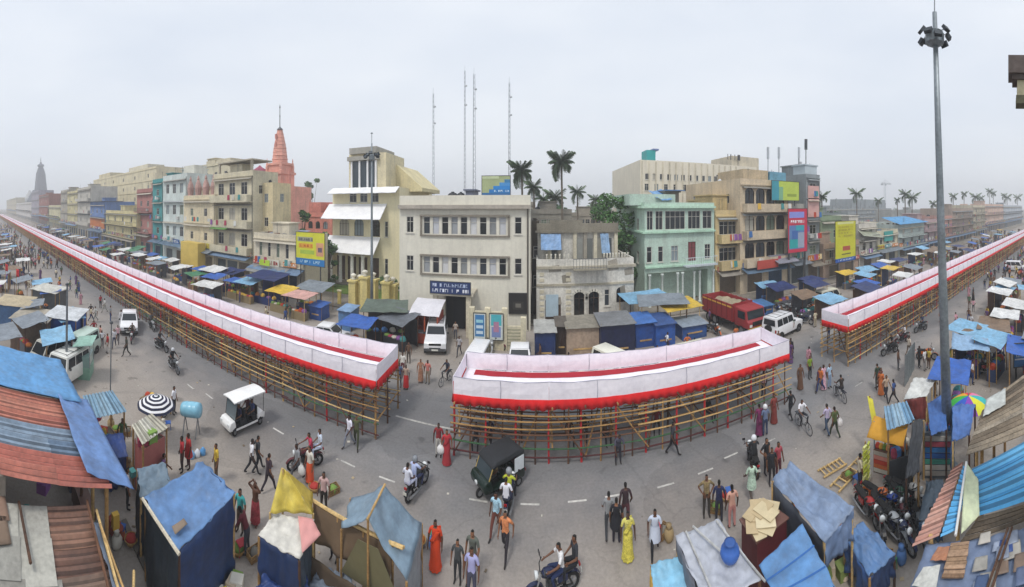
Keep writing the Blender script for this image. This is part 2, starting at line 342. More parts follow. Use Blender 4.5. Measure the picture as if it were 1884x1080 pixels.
# ================================================================ ground and roads
def road_mat():
    m = bpy.data.materials.new('dusty_asphalt'); m.use_nodes = True; n, l = m.node_tree.nodes, m.node_tree.links; b = n['Principled BSDF']
    b.inputs['Roughness'].default_value = 0.9
    co = n.new('ShaderNodeTexCoord'); sx = n.new('ShaderNodeSeparateXYZ'); l.new(co.outputs['Object'], sx.inputs[0])
    def nz(s, d=6, ro=0.6, mp=None):
        t = n.new('ShaderNodeTexNoise'); t.inputs['Scale'].default_value = s; t.inputs['Detail'].default_value = d; t.inputs['Roughness'].default_value = ro
        if mp:
            q = n.new('ShaderNodeMapping'); q.inputs['Scale'].default_value = mp; l.new(co.outputs['Object'], q.inputs[0]); l.new(q.outputs[0], t.inputs['Vector'])
        else: l.new(co.outputs['Object'], t.inputs['Vector'])
        return t
    wide = nz(0.09); blot = nz(0.5); fine = nz(9.0, 4); trk = nz(0.35, 5, 0.6, (0.06, 1.3, 1))
    # dust lies thick towards the shops on both sides, the carriageway between is worn darker
    def math(op, a, c2):
        q = n.new('ShaderNodeMath'); q.operation = op
        for i, x in enumerate((a, c2)):
            if hasattr(x, 'type'): l.new(x, q.inputs[i])
            else: q.inputs[i].default_value = x
        return q.outputs[0]
    dist = math('ABSOLUTE', math('SUBTRACT', sx.outputs[1], 16.8), 0)
    edge = math('ADD', dist, math('MULTIPLY', math('SUBTRACT', wide.outputs[0], 0.5), 7.0))
    edge = math('ADD', edge, math('MULTIPLY', math('SUBTRACT', blot.outputs[0], 0.5), 4.0))
    mr = n.new('ShaderNodeMapRange'); mr.inputs[1].default_value = 2.4; mr.inputs[2].default_value = 7.0; l.new(edge, mr.inputs[0])
    ra = n.new('ShaderNodeValToRGB'); ra.color_ramp.elements[0].color = (0.205, 0.204, 0.209, 1); ra.color_ramp.elements[1].color = (0.335, 0.297, 0.262, 1)
    l.new(mr.outputs[0], ra.inputs[0])
    def mul(col, fac, lo, hi, p0=0.35, p1=0.65):
        r = n.new('ShaderNodeValToRGB'); r.color_ramp.elements[0].position = p0; r.color_ramp.elements[1].position = p1
        r.color_ramp.elements[0].color = (lo,)*3 + (1,); r.color_ramp.elements[1].color = (hi,)*3 + (1,); l.new(fac, r.inputs[0])
        x = n.new('ShaderNodeMix'); x.data_type = 'RGBA'; x.blend_type = 'MULTIPLY'; x.inputs[0].default_value = 1
        l.new(col, x.inputs[6]); l.new(r.outputs[0], x.inputs[7]); return x.outputs[2]
    c = mul(ra.outputs[0], blot.outputs[0], 0.92, 1.05); c = mul(c, fine.outputs[0], 0.9, 1.07); c = mul(c, trk.outputs[0], 0.9, 1.05)
    sp = nz(0.9, 2, 0.5); c = mul(c, sp.outputs[0], 0.66, 1.0, 0.27, 0.34)
    vo = n.new('ShaderNodeTexVoronoi'); vo.feature = 'DISTANCE_TO_EDGE'; vo.inputs['Scale'].default_value = 0.22
    wv = n.new('ShaderNodeVectorMath'); wv.operation = 'MULTIPLY_ADD'; wv.inputs[1].default_value = (2.2, 2.2, 0); l.new(blot.outputs[1], wv.inputs[0]); l.new(co.outputs['Object'], wv.inputs[2]); l.new(wv.outputs[0], vo.inputs['Vector'])
    c = mul(c, vo.outputs[0], 0.86, 1.0, 0.0, 0.01)                       # cracks
    pt = n.new('ShaderNodeTexVoronoi'); pt.inputs['Scale'].default_value = 0.16; l.new(wv.outputs[0], pt.inputs['Vector']); sp2 = n.new('ShaderNodeSeparateColor'); l.new(pt.outputs['Color'], sp2.inputs[0])
    c = mul(c, sp2.outputs[0], 0.86, 1.0, 0.2, 0.24)                       # mended patches
    l.new(c, b.inputs['Base Color'])
    bp = n.new('ShaderNodeBump'); bp.inputs['Strength'].default_value = 0.3; bp.inputs['Distance'].default_value = 0.02; l.new(fine.outputs[0], bp.inputs['Height']); l.new(bp.outputs[0], b.inputs['Normal'])
    return m
struct('ground', MB().bb((-1400, -700, -0.6), (1400, 1400, -0.01)), mat('6f675c', 'ground'))
g = MB(); nx = 60
for i in range(nx):
    a, b_ = -520 + 820*i/nx, -520 + 820*(i+1)/nx
    g.poly([(a, -2, 0), (b_, -2, 0), (b_, 33, 0), (a, 33, 0)])
struct('road', g, road_mat())
pv = mat('8d857a', 'ground')
struct('pavement', MB().bb((-520, 33, -0.3), (300, 120, 0.12)), pv)
# drain kerb along the near shops
struct('kerb', MB().bb((-11.5, 4.75, -0.05), (-5.2, 4.93, 0.09)), mat('6a645c', 'stone'))
# painted lane marks
wp = mat('c4c2bc', 'ground'); k = 0
lm = MB()
marks = []
for px, py in ((350, 711), (385, 729), (512, 793), (640, 853), (712, 882), (880, 921), (975, 928), (1062, 922), (1130, 912), (1225, 893), (1298, 867), (1345, 838), (1415, 812), (1580, 707), (240, 645)):
    p = P(px, py); marks.append(p)
for i, p in enumerate(marks):
    a = -0.06 + 0.03*sin(p.x)
    m_ = MB(); L = 0.36
    for s in range(3):
        w = 0.042 + 0.012*N(i, s)
        x0, x1 = -L + s*2*L/3, -L + (s+1)*2*L/3
        m_.poly([(x0, -w, 0), (x1, -w*1.05, 0), (x1, w, 0), (x0, w*0.95, 0)])
    o = m_.obj('lane_dash', wp); o.location = (p.x, p.y, 0.005); o.rotation_euler[2] = a*0.5; tag(o, kind='structure')
a, b_ = P(728, 765), P(835, 790)
ml = MB(); d = (b_-a).normalized(); nn_ = Vector((-d.y, d.x, 0))*0.06
ml.poly([a-nn_, b_-nn_, b_+nn_, a+nn_]); ml.v = [(x, y, 0.005) for x, y, z in ml.v]
struct('median_line', ml, wp)
# ================================================================ barricade walkways
WHITE = mat('efeaf3', 'cloth'); RED = mat('d11f22', 'cloth'); REDC = mat('a81f30', 'cloth')
BAM = [mat('c4a068', 'wood'), mat('a5804e', 'wood'), mat('d6b67c', 'wood'), mat('553a2a', 'wood'), mat('6d4a34', 'wood')]
RPOST = mat('b5242a', 'cloth'); GRN = mat('3f6a45', 'wood'); DKR = mat('54272a', 'wood')
def barricade(name, label, A, B, W, zb=2.80, zt=3.60, zd=2.74, caps=(True, True), style=0, visw=9999):
    A = Vector((A[0], A[1], 0)); B = Vector((B[0], B[1], 0)); d = (B-A); L = d.length; d.normalize(); nb = Vector((-d.y, d.x, 0))
    if nb.y < 0: nb = -nb
    root = thing(name, label, 'barricade', A)
    def W3(s, w, z): return A + d*s + nb*w + Vector((0, 0, z))
    sgn = 1 if style != 2 else 1
    near = sorted(range(int(L/1.9)+1), key=lambda i: (W3(i*1.9, 0, 0)).length)
    npan = int(L/1.9); pw = L/npan
    rnd = uid(name)
    order = sorted(range(npan), key=lambda i: (W3((i+.5)*pw, 0, 0)).length)
    keep = set(order[:120]); farF = MB(); farB = MB(); farR = MB()
    for i in range(npan):
        s0, s1 = i*pw + 0.004, (i+1)*pw - 0.004; isn = i in keep
        sg = 0.02 + 0.06*rnd.random()
        fb = MB().sheet([W3(s0, -0.03, zb), W3(s1, -0.03, zb), W3(s1, -0.02, zt), W3(s0, -0.02, zt)], 5 if isn else 1, 3 if isn else 1,
            (lambda u, v, i=i: nb*(-0.03*sin(pi*v)*(0.5+N(i*1.7+u*2, v*3)) - 0.012*sin(u*19+i)) + Vector((0, 0, -sg*sin(pi*u)*v - 0.02*N(i*3.1+u, 7)*(1-v)))), t=0.02)
        bk = MB().sheet([W3(s0, W, zd), W3(s1, W, zd), W3(s1, W, zt+0.02), W3(s0, W, zt+0.02)], 5 if isn else 1, 3 if isn else 1,
            (lambda u, v, i=i: nb*(-0.03*sin(pi*v)*(0.5+N(i*1.7+u*2, v*3, 9)) - 0.012*sin(u*17+i)) + Vector((0, 0, -sg*sin(pi*u)*v))), t=0.02)
        if isn: fb.obj('cloth_panel', WHITE, root, False, True); bk.obj('cloth_panel', WHITE, root, False, True)
        else:
            for s_, t_ in ((fb, farF), (bk, farF)):
                n0 = len(t_.v); t_.v += s_.v; t_.f += [tuple(q+n0 for q in f_) for f_ in s_.f]; t_.m += [0]*len(s_.f)
    for i in sorted(keep)[::2] if len(keep) < 120 else sorted(order[:60]):   # cords sewn along the joints
        s0 = (i+1)*pw
        if s0 > L-.3: continue
        MB().tube([W3(s0, -.075, zb+.02), W3(s0+.02, -.085, (zb+zt)/2), W3(s0, -.06, zt)], .011, 4).obj('seam_cord', mat('8e90a0', 'cloth'), root, False, True)
        MB().tube([W3(s0, W-.06, zd+.05), W3(s0+.02, W-.07, (zd+zt)/2), W3(s0, W-.05, zt)], .011, 4).obj('seam_cord', mat('8e90a0', 'cloth'), root, False, True)
    if farF.v: tag(farF.obj('far_cloth', WHITE, root, False, True), kind='stuff')
    # pleated red valance
    fr = MB(); ns = int(min(L, 130)/0.11) if L > 130 else int(L/0.11)
    flip = W3(0, 0, 0).length > W3(L, 0, 0).length
    st = 0 if not flip else L - min(L, 130)
    zz = zb + 0.02
    def strip(mb, pts):
        n0 = len(mb.v)
        for i, (p, w) in enumerate(pts):
            hgt = 0.43 + 0.12*N(i*0.13, 3.3) + .03*N(i*.9, 1.1)
            mb.v += [tuple(p - w*0.035), tuple(p - w*(0.05 + 0.05*sin(i*1.6) + 0.04*N(i*.4)) + Vector((0, 0, -hgt))), tuple(p), tuple(p - w*0.01*sin(i*1.6) + Vector((0, 0, -hgt)))]
        for i in range(len(pts)-1):
            q = n0 + i*4; mb.face((q, q+4, q+5, q+1)); mb.face((q+2, q+3, q+7, q+6)); mb.face((q+1, q+5, q+7, q+3)); mb.face((q, q+2, q+6, q+4))
    strip(fr, [(W3(st + min(L, 130)*i/ns, -0.015, zz), nb) for i in range(ns+1)])
    if L > 130:
        o0 = 130 if not flip else 0
        strip(fr, [(W3(o0 + (L-130)*i/200, -0.015, zz), nb) for i in range(201)])
    fr.obj('valance', RED, root, True, True)
    # end cloths
    for e, on in ((0, caps[0]), (1, caps[1])):
        if not on: continue
        s = -0.02 if e == 0 else L + 0.02; sd_ = -1 if e == 0 else 1
        MB().sheet([W3(s, 0.0, zb), W3(s, W, zb), W3(s, W, zt), W3(s, 0.0, zt)], 6, 3, lambda u, v: d*sd_*(0.03*sin(pi*v)*(0.5+N(u*3, v*2, e)))
            + Vector((0, 0, -0.05*sin(pi*u)*v)), t=0.02).obj('end_cloth', WHITE, root, False, True)
        f2 = MB(); strip(f2, [(W3(s, W*i/26, zz), -d*sd_) for i in range(27)]); f2.obj('end_valance', RED, root, True, True)
    for w, nm in ((-.03, 'front_top_cord'), (W+.0, 'back_top_cord')):
        MB().tube([W3(L*i/(npan*2), w, zt-.045*(i % 2)+.01) for i in range(npan*2+1)], .014, 4).obj(nm, mat('9b9cab', 'cloth'), root, False, True)
    # deck, carpet and white side strips
    def slab(s0, s1, w0, w1, z0, z1):
        mb = MB(); pts = [W3(s0, w0, z0), W3(s1, w0, z0), W3(s1, w1, z0), W3(s0, w1, z0)]; up = Vector((0, 0, z1-z0))
        mb.poly(pts); mb.poly([p+up for p in pts])
        for i in range(4): mb.poly([pts[i], pts[(i+1) % 4], pts[(i+1) % 4]+up, pts[i]+up])
        return mb
    slab(0.0, L, 0.02, W-0.03, zd-0.06, zd-0.012).obj('deck', WHITE, root, False, True)
    cp = MB(); ncp = 60
    for i in range(ncp):
        s0, s1 = 0.5 + (L-1)*i/ncp, 0.5 + (L-1)*(i+1)/ncp
        w0 = W - 0.66 + 0.05*N(i*.4, 1); w1 = W - 0.66 + 0.05*N((i+1)*.4, 1); v0 = W - .10 + .03*N(i*.5, 5); v1 = W - .10 + .03*N((i+1)*.5, 5)
        cp.poly([W3(s0, w0, zd+0.002), W3(s1, w1, zd+0.002), W3(s1, v1, zd+0.002), W3(s0, v0, zd+0.002)])
    cp.obj('carpet', REDC, root, False, True)
    cs = MB(); mpn = int(min(60, npan))
    # bamboo frame: posts, rails, cross pieces
    posts = []; rails = []; cross = []
    sp = 1.45
    npst = int(L/sp)
    for i in range(npst+1):
        for w in (0.0, W*0.5, W+.06):
            s = min(i*sp + rnd.uniform(-.1, .1), L); posts.append((W3(s, w, 0), w, i))
    levels = [0.32, 0.72, 1.02, 1.3, 1.58, 1.86, 2.12, 2.4]
    nr = max(1, int(L/5.7))
    for i in range(nr):
        s0, s1 = i*L/nr - 0.25, (i+1)*L/nr + 0.25
        s0 = max(s0, -.15); s1 = min(s1, L+.15)
        for li, z in enumerate(levels):
            for w in (-0.05, W+0.05):
                rails.append((W3(s0, w, z + rnd.uniform(-.09, .09)), W3(s1, w, z + rnd.uniform(-.09, .09)), li, w < 0)) if (li < 3 or rnd.random() < .85) else None
        for z in (0.45, 0.85, 1.1, 1.4, 1.75, 2.1):
            rails.append((W3(s0, W*.5, z+rnd.uniform(-.1, .1)), W3(s1, W*.5, z+rnd.uniform(-.1, .1)), 9, False))
    for i in range(npst+1):
        s = min(i*sp+.06, L)
        for z in (0.9, 2.5): cross.append((W3(s, -.25, z+rnd.uniform(-.05, .05)), W3(s, W+.25, z+rnd.uniform(-.05, .05))))
        for w in (-.03, W+.1): cross.append((W3(min(s+.7, L), w, 0), W3(min(s+.72, L), w, 2.45)))
        if i % 2 == 0: cross.append((W3(s, -.05, .25), W3(min(s+sp, L), W, 2.3)))
        else: cross.append((W3(s, 0, 2.3), W3(min(s+sp, L), -.07, .3)))
    def emit(items, nm, fn, cap):
        items.sort(key=lambda t: (t[0]).length)
        far = MB()
        for k_, it in enumerate(items):
            mb, m_ = fn(it, k_)
            if k_ < cap: mb.obj(nm, m_, root, False, True)
            else:
                n0 = len(far.v); far.v += mb.v; far.f += [tuple(q+n0 for q in f_) for f_ in mb.f]; far.m += [0]*len(mb.f)
        if far.v: tag(far.obj('far_' + nm, BAM[1], root, False, True), kind='stuff')
    def fpost(it, k_):
        p, w, i = it; r = 0.045 + 0.012*rnd.random()
        front = w == 0.0; p = p + nb*(.03 if front else 0)
        m_ = RPOST if (front and ((style == 1) or (style == 0 and i % 3 == 0) or (style == 2 and i % 2))) else rnd.choice(BAM[:3] if style == 2 else BAM)
        return MB().tube([p, p + Vector((rnd.uniform(-.03, .03), rnd.uniform(-.03, .03), 1.3)), p + Vector((0, 0, zt-0.25 if w != W*0.5 else zd-.08))], [r, r*.95, r*.85], 6), m_
    def frail(it, k_):
        a_, b_, li, fr_ = it; mid = (a_+b_)/2 + Vector((0, 0, rnd.uniform(-.06, .02)))
        if style == 1: m_ = {0: DKR, 1: GRN}.get(li, None) if fr_ else None
        elif style == 0: m_ = {0: DKR, 1: GRN if k_ % 2 else BAM[1], 2: BAM[2]}.get(li, None) if fr_ else None
        else: m_ = None
        if m_ is None: m_ = rnd.choice([BAM[2], BAM[0], BAM[1], BAM[0], BAM[3]] if style == 2 else [BAM[0], BAM[2], BAM[4], BAM[1], BAM[3], BAM[4], BAM[1], BAM[4]])
        return MB().tube([a_, mid, b_], [0.038, 0.034, 0.028], 6), m_
    def fcross(it, k_):
        return MB().tube([it[0], it[1]], [0.04, 0.034], 5), BAM[(1, 3, 4)[k_ % 3]]
    emit(posts, 'post', fpost, 290); emit(rails, 'rail', frail, 290); emit(cross, 'cross_pole', fcross, 280)
    return root
BAR_L = barricade('barricade', 'long white draped walkway with red valance, leading away to the stone temple', (-380, 14.6), (-7.3, 15.25), 2.75, caps=(False, True), style=0)
BAR_M = barricade('barricade', 'short middle white draped walkway on red posts beside the rickshaw', (-3.5, 15.4), (13.55, 14.85), 2.75, style=1)
BAR_R = barricade('barricade', 'white draped walkway on pale bamboo beyond the second gap, behind the tall floodlight mast', (19.4, 15.05), (260, 16.6), 2.5, caps=(True, False), style=2)

# scraps of paper and leaves blown about the road
lt = MB(); lr = uid('litter')
for i in range(420):
    x, y = lr.uniform(-45, 40), lr.choice([lr.uniform(4, 14.5), lr.uniform(5, 9.5), lr.uniform(18.5, 30)]); s_ = lr.uniform(.02, .07); lt.k = lr.randrange(3)
    lt.box((x, y, .012), (s_*2, s_*lr.uniform(.8, 2), .012), lr.uniform(0, 3), lr.uniform(-.2, .2))
tag(lt.obj('litter', [mat('c9c4b8', 'paint'), mat('6a5c48', 'paint'), mat('a8977a', 'paint')]), 'scraps of paper and dry leaves scattered over the road', 'litter', kind='stuff')
# ================================================================ buildings
SIDES = {}
GL = [glass('1d2328'), glass('2b3036'), glass('15191d'), glass('3a4148')]; CURT = [mat('b9b4a6', 'cloth'), mat('8a969c', 'cloth'), mat('6d7a6a', 'cloth'), mat('94705c', 'cloth')]
DARK = mat('1c1a19', 'paint'); WFR = mat('c9c6bd', 'paint'); BFR = mat('4a3a2e', 'wood')
def win_meshes(w, h, kind):
    w, h = round(w, 2), round(h, 2)
    def frame():
        mb = MB(); t = 0.05; y0, y1 = 0.03, 0.10
        mb.bb((0, y0, 0), (t, y1, h)); mb.bb((w-t, y0, 0), (w, y1, h)); mb.bb((t, y0, 0), (w-t, y1, t)); mb.bb((t, y0, h-t), (w-t, y1, h))
        if kind != 'shutter':
            n = max(1, int(w/0.75))
            for i in range(1, n+1 if w > .7 else 1):
                x = w*i/(n+1); mb.bb((x-.02, y0+.012, t), (x+.02, y1-.012, h-t))
            if h > 1.1: mb.bb((t, y0+.02, h*.68-.02), (w-t, y1-.02, h*.68+.02))
        return mb.mesh('window', WFR)
    def pane():
        mb = MB()
        if kind == 'shutter':
            n = max(3, int(h/0.16))
            for i in range(n): mb.bb((0.05, .09, .05+(h-.1)*i/n), (w-.05, .13, .05+(h-.1)*(i+.82)/n))
            mb.bb((.05, .13, .05), (w-.05, .15, h-.05))
        elif kind == 'door':
            for i in range(2):
                x0, x1 = .05+(w-.1)*i/2+.01, .05+(w-.1)*(i+1)/2-.01
                mb.bb((x0, .08, 0.02), (x1, .13, h-.05)); mb.bb((x0+.1, .06, .2), (x1-.1, .08, h*.45)); mb.bb((x0+.1, .06, h*.52), (x1-.1, .08, h-.25))
        else: mb.bb((.04, .125, .04), (w-.04, .15, h-.04))
        return mb.mesh('pane', GL[0])
    def sill(): return MB().bb((-.08, -.09, -.10), (w+.08, .0, -.02)).mesh('sill', WFR)
    return cached(('f', w, h, kind), frame), cached(('p', w, h, kind), pane), cached(('s', w, h), sill)
class Bld:
    """front face on y = 0 of a local frame (x along the street, y away from it); root sits at the front left corner"""
    def __init__(s, name, label, cat, loc, w, d, h, col, kind='plaster', rz=0.0, group=None, par=0.7):
        s.w, s.d, s.h, s.par = w, d, h, par; s.root = thing(name, label, cat, loc, rz, group); s.m = mat(col, kind) if isinstance(col, str) else col
        s.op = {'f': [], 'r': [], 'l': []}; s.rnd = uid(label); s.trim = None
    def T(s, side):
        if side == 'f': return Matrix.Identity(4)
        if side == 'r': return Matrix.Translation((s.w, 0, 0)) @ Matrix.Rotation(pi/2, 4, 'Z')
        return Matrix.Translation((0, s.d, 0)) @ Matrix.Rotation(-pi/2, 4, 'Z')
    def win(s, x, z, w=1.0, h=1.3, kind='win', side='f', col=None, sill=True, gl=None):
        s.op[side].append((x, x+w, z, z+h, kind, col, sill, gl)); return s
    def row(s, n, z, w=1.0, h=1.3, kind='win', side='f', x0=None, x1=None, **k):
        W = s.w if side == 'f' else s.d; x0 = 0.6 if x0 is None else x0; x1 = W-.6 if x1 is None else x1; st = (x1-x0)/n
        for i in range(n): s.win(x0 + st*(i+.5) - w/2, z, w, h, kind, side, **k)
        return s
    def build(s, roofcol='8a857c', small=False, arch=()):
        mb = MB(); R = 0.2
        for side in 'frl':
            W = s.w if side == 'f' else s.d; M = s.T(side); op = s.op[side]; H_ = s.h + s.par
            xs = sorted({0, W} | {round(o[0], 3) for o in op} | {round(o[1], 3) for o in op}); zs = sorted({-0.3, H_} | {round(o[2], 3) for o in op} | {round(o[3], 3) for o in op})
            # only cut full grid lines: cells inside an opening are left out
            for i in range(len(xs)-1):
                for j in range(len(zs)-1):
                    cx, cz = (xs[i]+xs[i+1])/2, (zs[j]+zs[j+1])/2
                    if any(o[0] < cx < o[1] and o[2] < cz < o[3] for o in op): continue
                    mb.poly([M @ Vector(p) for p in ((xs[i], 0, zs[j]), (xs[i+1], 0, zs[j]), (xs[i+1], 0, zs[j+1]), (xs[i], 0, zs[j+1]))])
            for (a, b, c, e, kind, col, sill, gl) in op:
                q = [(a, c), (b, c), (b, e), (a, e)]
                for i in range(4):
                    (xa, za), (xb, zb) = q[i], q[(i+1) % 4]
                    mb.poly([M @ Vector(p) for p in ((xa, 0, za), (xb, 0, zb), (xb, R, zb), (xa, R, za))])
                if kind == 'arch':
                    n = 8; r = (b-a)/2; rz_ = min(r, (e-c)*.4); left = [(a, e)]; right = [(b, e)]
                    arc = [(a + r - r*cos(pi*i/n), e - rz_ + rz_*sin(pi*i/n)) for i in range(n+1)]
                    mb.poly([M @ Vector((x, .012, z)) for x, z in [(a, e)] + arc[:n//2+1]]); mb.poly([M @ Vector((x, .012, z)) for x, z in arc[n//2:] + [(b, e)]])
                if kind == 'open':
                    mb.poly([M @ Vector(p) for p in ((a, 1.6, c), (b, 1.6, c), (b, 1.6, e), (a, 1.6, e))])
                    for xx in (a, b): mb.poly([M @ Vector(p) for p in ((xx, R, c), (xx, 1.6, c), (xx, 1.6, e), (xx, R, e))])
                    mb.poly([M @ Vector(p) for p in ((a, R, c), (b, R, c), (b, 1.6, c), (a, 1.6, c))]); mb.poly([M @ Vector(p) for p in ((a, R, e), (b, R, e), (b, 1.6, e), (a, 1.6, e))])
                    continue
                if kind == 'hole':
                    mb.poly([M @ Vector(p) for p in ((a, R, c), (b, R, c), (b, R, e), (a, R, e))]); continue
                fm, pm, sm = win_meshes(b-a, e-c, kind)
                loc = M @ Vector((a, 0, c)); rz = {'f': 0, 'r': pi/2, 'l': -pi/2}[side]
                o = inst(fm, 'door' if kind in ('door', 'shutter') else 'window', s.root, loc, rz)
                if kind in ('door', 'arch'): setm(o, BFR)
                p = inst(pm, 'shutter' if kind == 'shutter' else 'door_leaf' if kind == 'door' else 'pane', o)
                setm(p, mat(col, 'paint') if col else (s.rnd.choice([mat('6f7a80', 'metal'), mat('57636b', 'metal'), mat('7d6f5e', 'metal'), mat('3e5a78', 'metal')]) if kind == 'shutter' else mat('5b4330', 'wood') if kind == 'door' else gl or s.rnd.choice(GL + GL + CURT[:3] if small else GL + GL + CURT[:2])))
                if sill and not small and kind in ('win', 'arch'): inst(sm, 'sill', o)
        w, d, H_ = s.w, s.d, s.h + s.par
        mb.poly([(w, d, -.3), (0, d, -.3), (0, d, H_), (w, d, H_)])
        t = 0.18
        for q in (((0, 0), (w, 0), (w-t, t), (t, t)), ((w, 0), (w, d), (w-t, d-t), (w-t, t)), ((w, d), (0, d), (t, d-t), (w-t, d-t)), ((0, d), (0, 0), (t, t), (t, d-t))):
            mb.poly([(x, y, H_) for x, y in q])
            (x2, y2), (x3, y3) = q[2], q[3]; mb.poly([(x2, y2, H_), (x3, y3, H_), (x3, y3, s.h), (x2, y2, s.h)])
        s.wall = mb.obj('wall', s.m, s.root)
        MB().bb((t+.002, t+.002, s.h-.25), (w-t-.002, d-t-.002, s.h)).obj('roof', mat(roofcol, 'stone'), s.root)
        return s
    def part(s, name, mb, c, kind='plaster', smooth=False): return mb.obj(name, mat(c, kind) if isinstance(c, str) else c, s.root, smooth)
    def band(s, z, h=0.18, out=0.15, c=None, sides='fr', name='cornice'):
        mb = MB()
        if 'f' in sides: mb.bb((-out if 'l' in sides else 0, -out, z), (s.w + (out if 'r' in sides else 0), -0.003, z+h))
        if 'r' in sides: mb.bb((s.w+.003, 0, z), (s.w+out, s.d, z+h-.003))
        if 'l' in sides: mb.bb((-out, 0, z), (-.003, s.d, z+h-.003))
        return s.part(name, mb, c or s.m)
    def balcony(s, x0, x1, z, out=1.1, rail='bars', c=None, rc='5c5f63', h=0.95):
        b = s.part('balcony', MB().bb((x0, -out, z-.15), (x1, -.003, z)), c or s.m)
        if rail == 'wall':
            MB().bb((x0, -out, z+.002), (x1, -out+.12, z+h)).bb((x0, -out+.122, z+.002), (x0+.12, -.003, z+h)).bb((x1-.12, -out+.122, z+.002), (x1, -.003, z+h)).obj('parapet', mat(c, 'plaster') if isinstance(c, str) else (c or s.m), b)
        else:
            mb = MB().bb((x0, -out+.02, z+h-.06), (x1, -out+.07, z+h)).bb((x0, -out+.02, z+.08), (x1, -out+.07, z+.12))
            n = max(4, int((x1-x0)/0.28))
            for i in range(n+1):
                x = x0+.03+(x1-x0-.06)*i/n; mb.bb((x-.015, -out+.03, z), (x+.015, -out+.06, z+h-.06))
            for x in (x0+.02, x1-.05): mb.bb((x, -out+.07, z+h-.05), (x+.03, -.003, z+h-.01))
            mb.obj('railing', mat(rc, 'paint'), b)
        return b
    def awning(s, x0, x1, z, out=1.4, dz=0.5, c='e6e6ea', kind='tin', th_=.06, name='awning'):
        mb = MB().sheet([(x0, -out, z-dz), (x1, -out, z-dz), (x1, -.02, z), (x0, -.02, z)], max(2, int((x1-x0)/.5)), 2, lambda u, v: .02*sin(u*40), t=th_)
        return s.part(name, mb, c, kind)
    def tank(s, x, y, c='26282c', r=.55, h=1.1, z=None):
        z = s.h if z is None else z
        return s.part('water_tank', MB().lathe([(r*.9, 0), (r, .08), (r, h*.3), (r*.96, h*.33), (r, h*.36), (r, h*.75), (r*.7, h*.93), (r*.3, h), (r*.28, h*1.08)], 14, (x, y, z)), c, 'paint', True)
    def hut(s, x0, x1, y0, y1, h, c=None, name='stair_room'):
        mb = MB().bb((x0, y0, s.h-.002), (x1, y1, s.h+h)); mb.bb((x0-.2, y0-.2, s.h+h+.002), (x1+.2, y1+.2, s.h+h+.16)); mb.k = 0
        return s.part(name, mb, c or s.m)
def marks(mb, w, h, n, rows, y=-.01, seed=0, x0=0, z0=0):
    """unreadable lettering: short upright and level strokes in rows"""
    r = uid(('mk', seed)); rh = h/rows
    for j in range(rows):
        x = x0 + w*.06
        while x < x0 + w*.93:
            cw = rh*r.uniform(.3, .55); z = z0 + rh*j + rh*.18; ch = rh*.62
            mb.bb((x, y, z), (x+cw*.25, y+.006, z+ch))
            if r.random() < .7: mb.bb((x+cw*.25, y, z+ch*r.choice([.0, .42, .8])), (x+cw*.85, y+.006, z+ch*r.choice([.2, .62, 1.0])) if r.random() < .3 else (x+cw*.85, y+.006, z+ch))
            if r.random() < .5: mb.bb((x+cw*.62, y, z), (x+cw*.85, y+.006, z+ch*.38))
            x += cw*1.15
            if r.random() < .18: x += cw
    return mb
def board(name, label, cat, p, w, h, bg, strips=(), rz=0.0, posts=0.0, letters=(), frame='5a5a58'):
    """a flat printed board: p is its lower left corner; strips (x0,x1,z0,z1,colour) in fractions; letters (x0,x1,z0,z1,rows,colour)"""
    o = thing(name, label, cat, p, rz)
    MB().bb((0, 0, 0), (w, .05, h)).obj('panel', mat(bg, 'paint'), o)
    MB().bb((-.06, -.02, -.06), (0-.002, .06, h+.06)).bb((w+.002, -.02, -.06), (w+.06, .06, h+.06)).bb((0, -.02, -.06), (w, .06, -.002)).bb((0, -.02, h+.002), (w, .06, h+.06)).obj('frame', mat(frame, 'metal'), o)
    for i, (a, b, c, e, cl) in enumerate(strips): MB().bb((a*w, -.004-.003*i, c*h), (b*w, -.001, e*h)).obj('print_patch', mat(cl, 'paint'), o)
    for i, (a, b, c, e, rows, cl) in enumerate(letters):
        marks(MB(), (b-a)*w, (e-c)*h, 0, rows, -.035, (label, i), a*w, c*h).obj('lettering', mat(cl, 'paint'), o)['kind'] = 'stuff'
    if posts:
        for x in (.15*w, .85*w): MB().bb((x-.05, .06, -posts), (x+.05, .16, h*.9)).obj('post', mat('55575a', 'metal'), o)
    return o
# ---------------------------------------------------------------- the grey three-storey office
YO = 31.5
xl = XY(735, YO); xr = XY(976, YO); w = xr - xl
B = Bld('office_building', 'grey three-storey office block with long window strips and blue entrance sign', 'building', (xl, YO, 0), w, 12, 11.6, 'e0dccd', 'smooth', par=.75)
def ox(px): return XY(px, YO) - xl
def oz(py, px=860): return QY(px, py, YO).z
for zt_, zb_ in ((oz(399), oz(432)), (oz(474), oz(505))):
    xs0, xs1 = ox(777), ox(934); n = 9; st = (xs1-xs0)/n
    for i in range(n): B.win(xs0 + st*i + .12, zb_, st-.24, zt_-zb_, gl=[GL[3], mat('c3c6cc', 'cloth'), GL[0], mat('9a9ea2', 'cloth'), GL[1], mat('d0d1d2', 'cloth'), GL[0], mat('8a8e90', 'cloth'), mat('c8cace', 'cloth')][(i + (3 if zt_ < 8 else 0)) % 9], sill=False)
    for px in (748, 947): B.win(ox(px), zb_+.1, ox(px+13)-ox(px), zt_-zb_-.1)
B.win(ox(818), 0, ox(868)-ox(818), 3.0, 'hole', sill=False)
B.row(4, 7.6, 1.1, 1.5, side='l'); B.row(4, 3.8, 1.1, 1.5, side='l')
B.build()
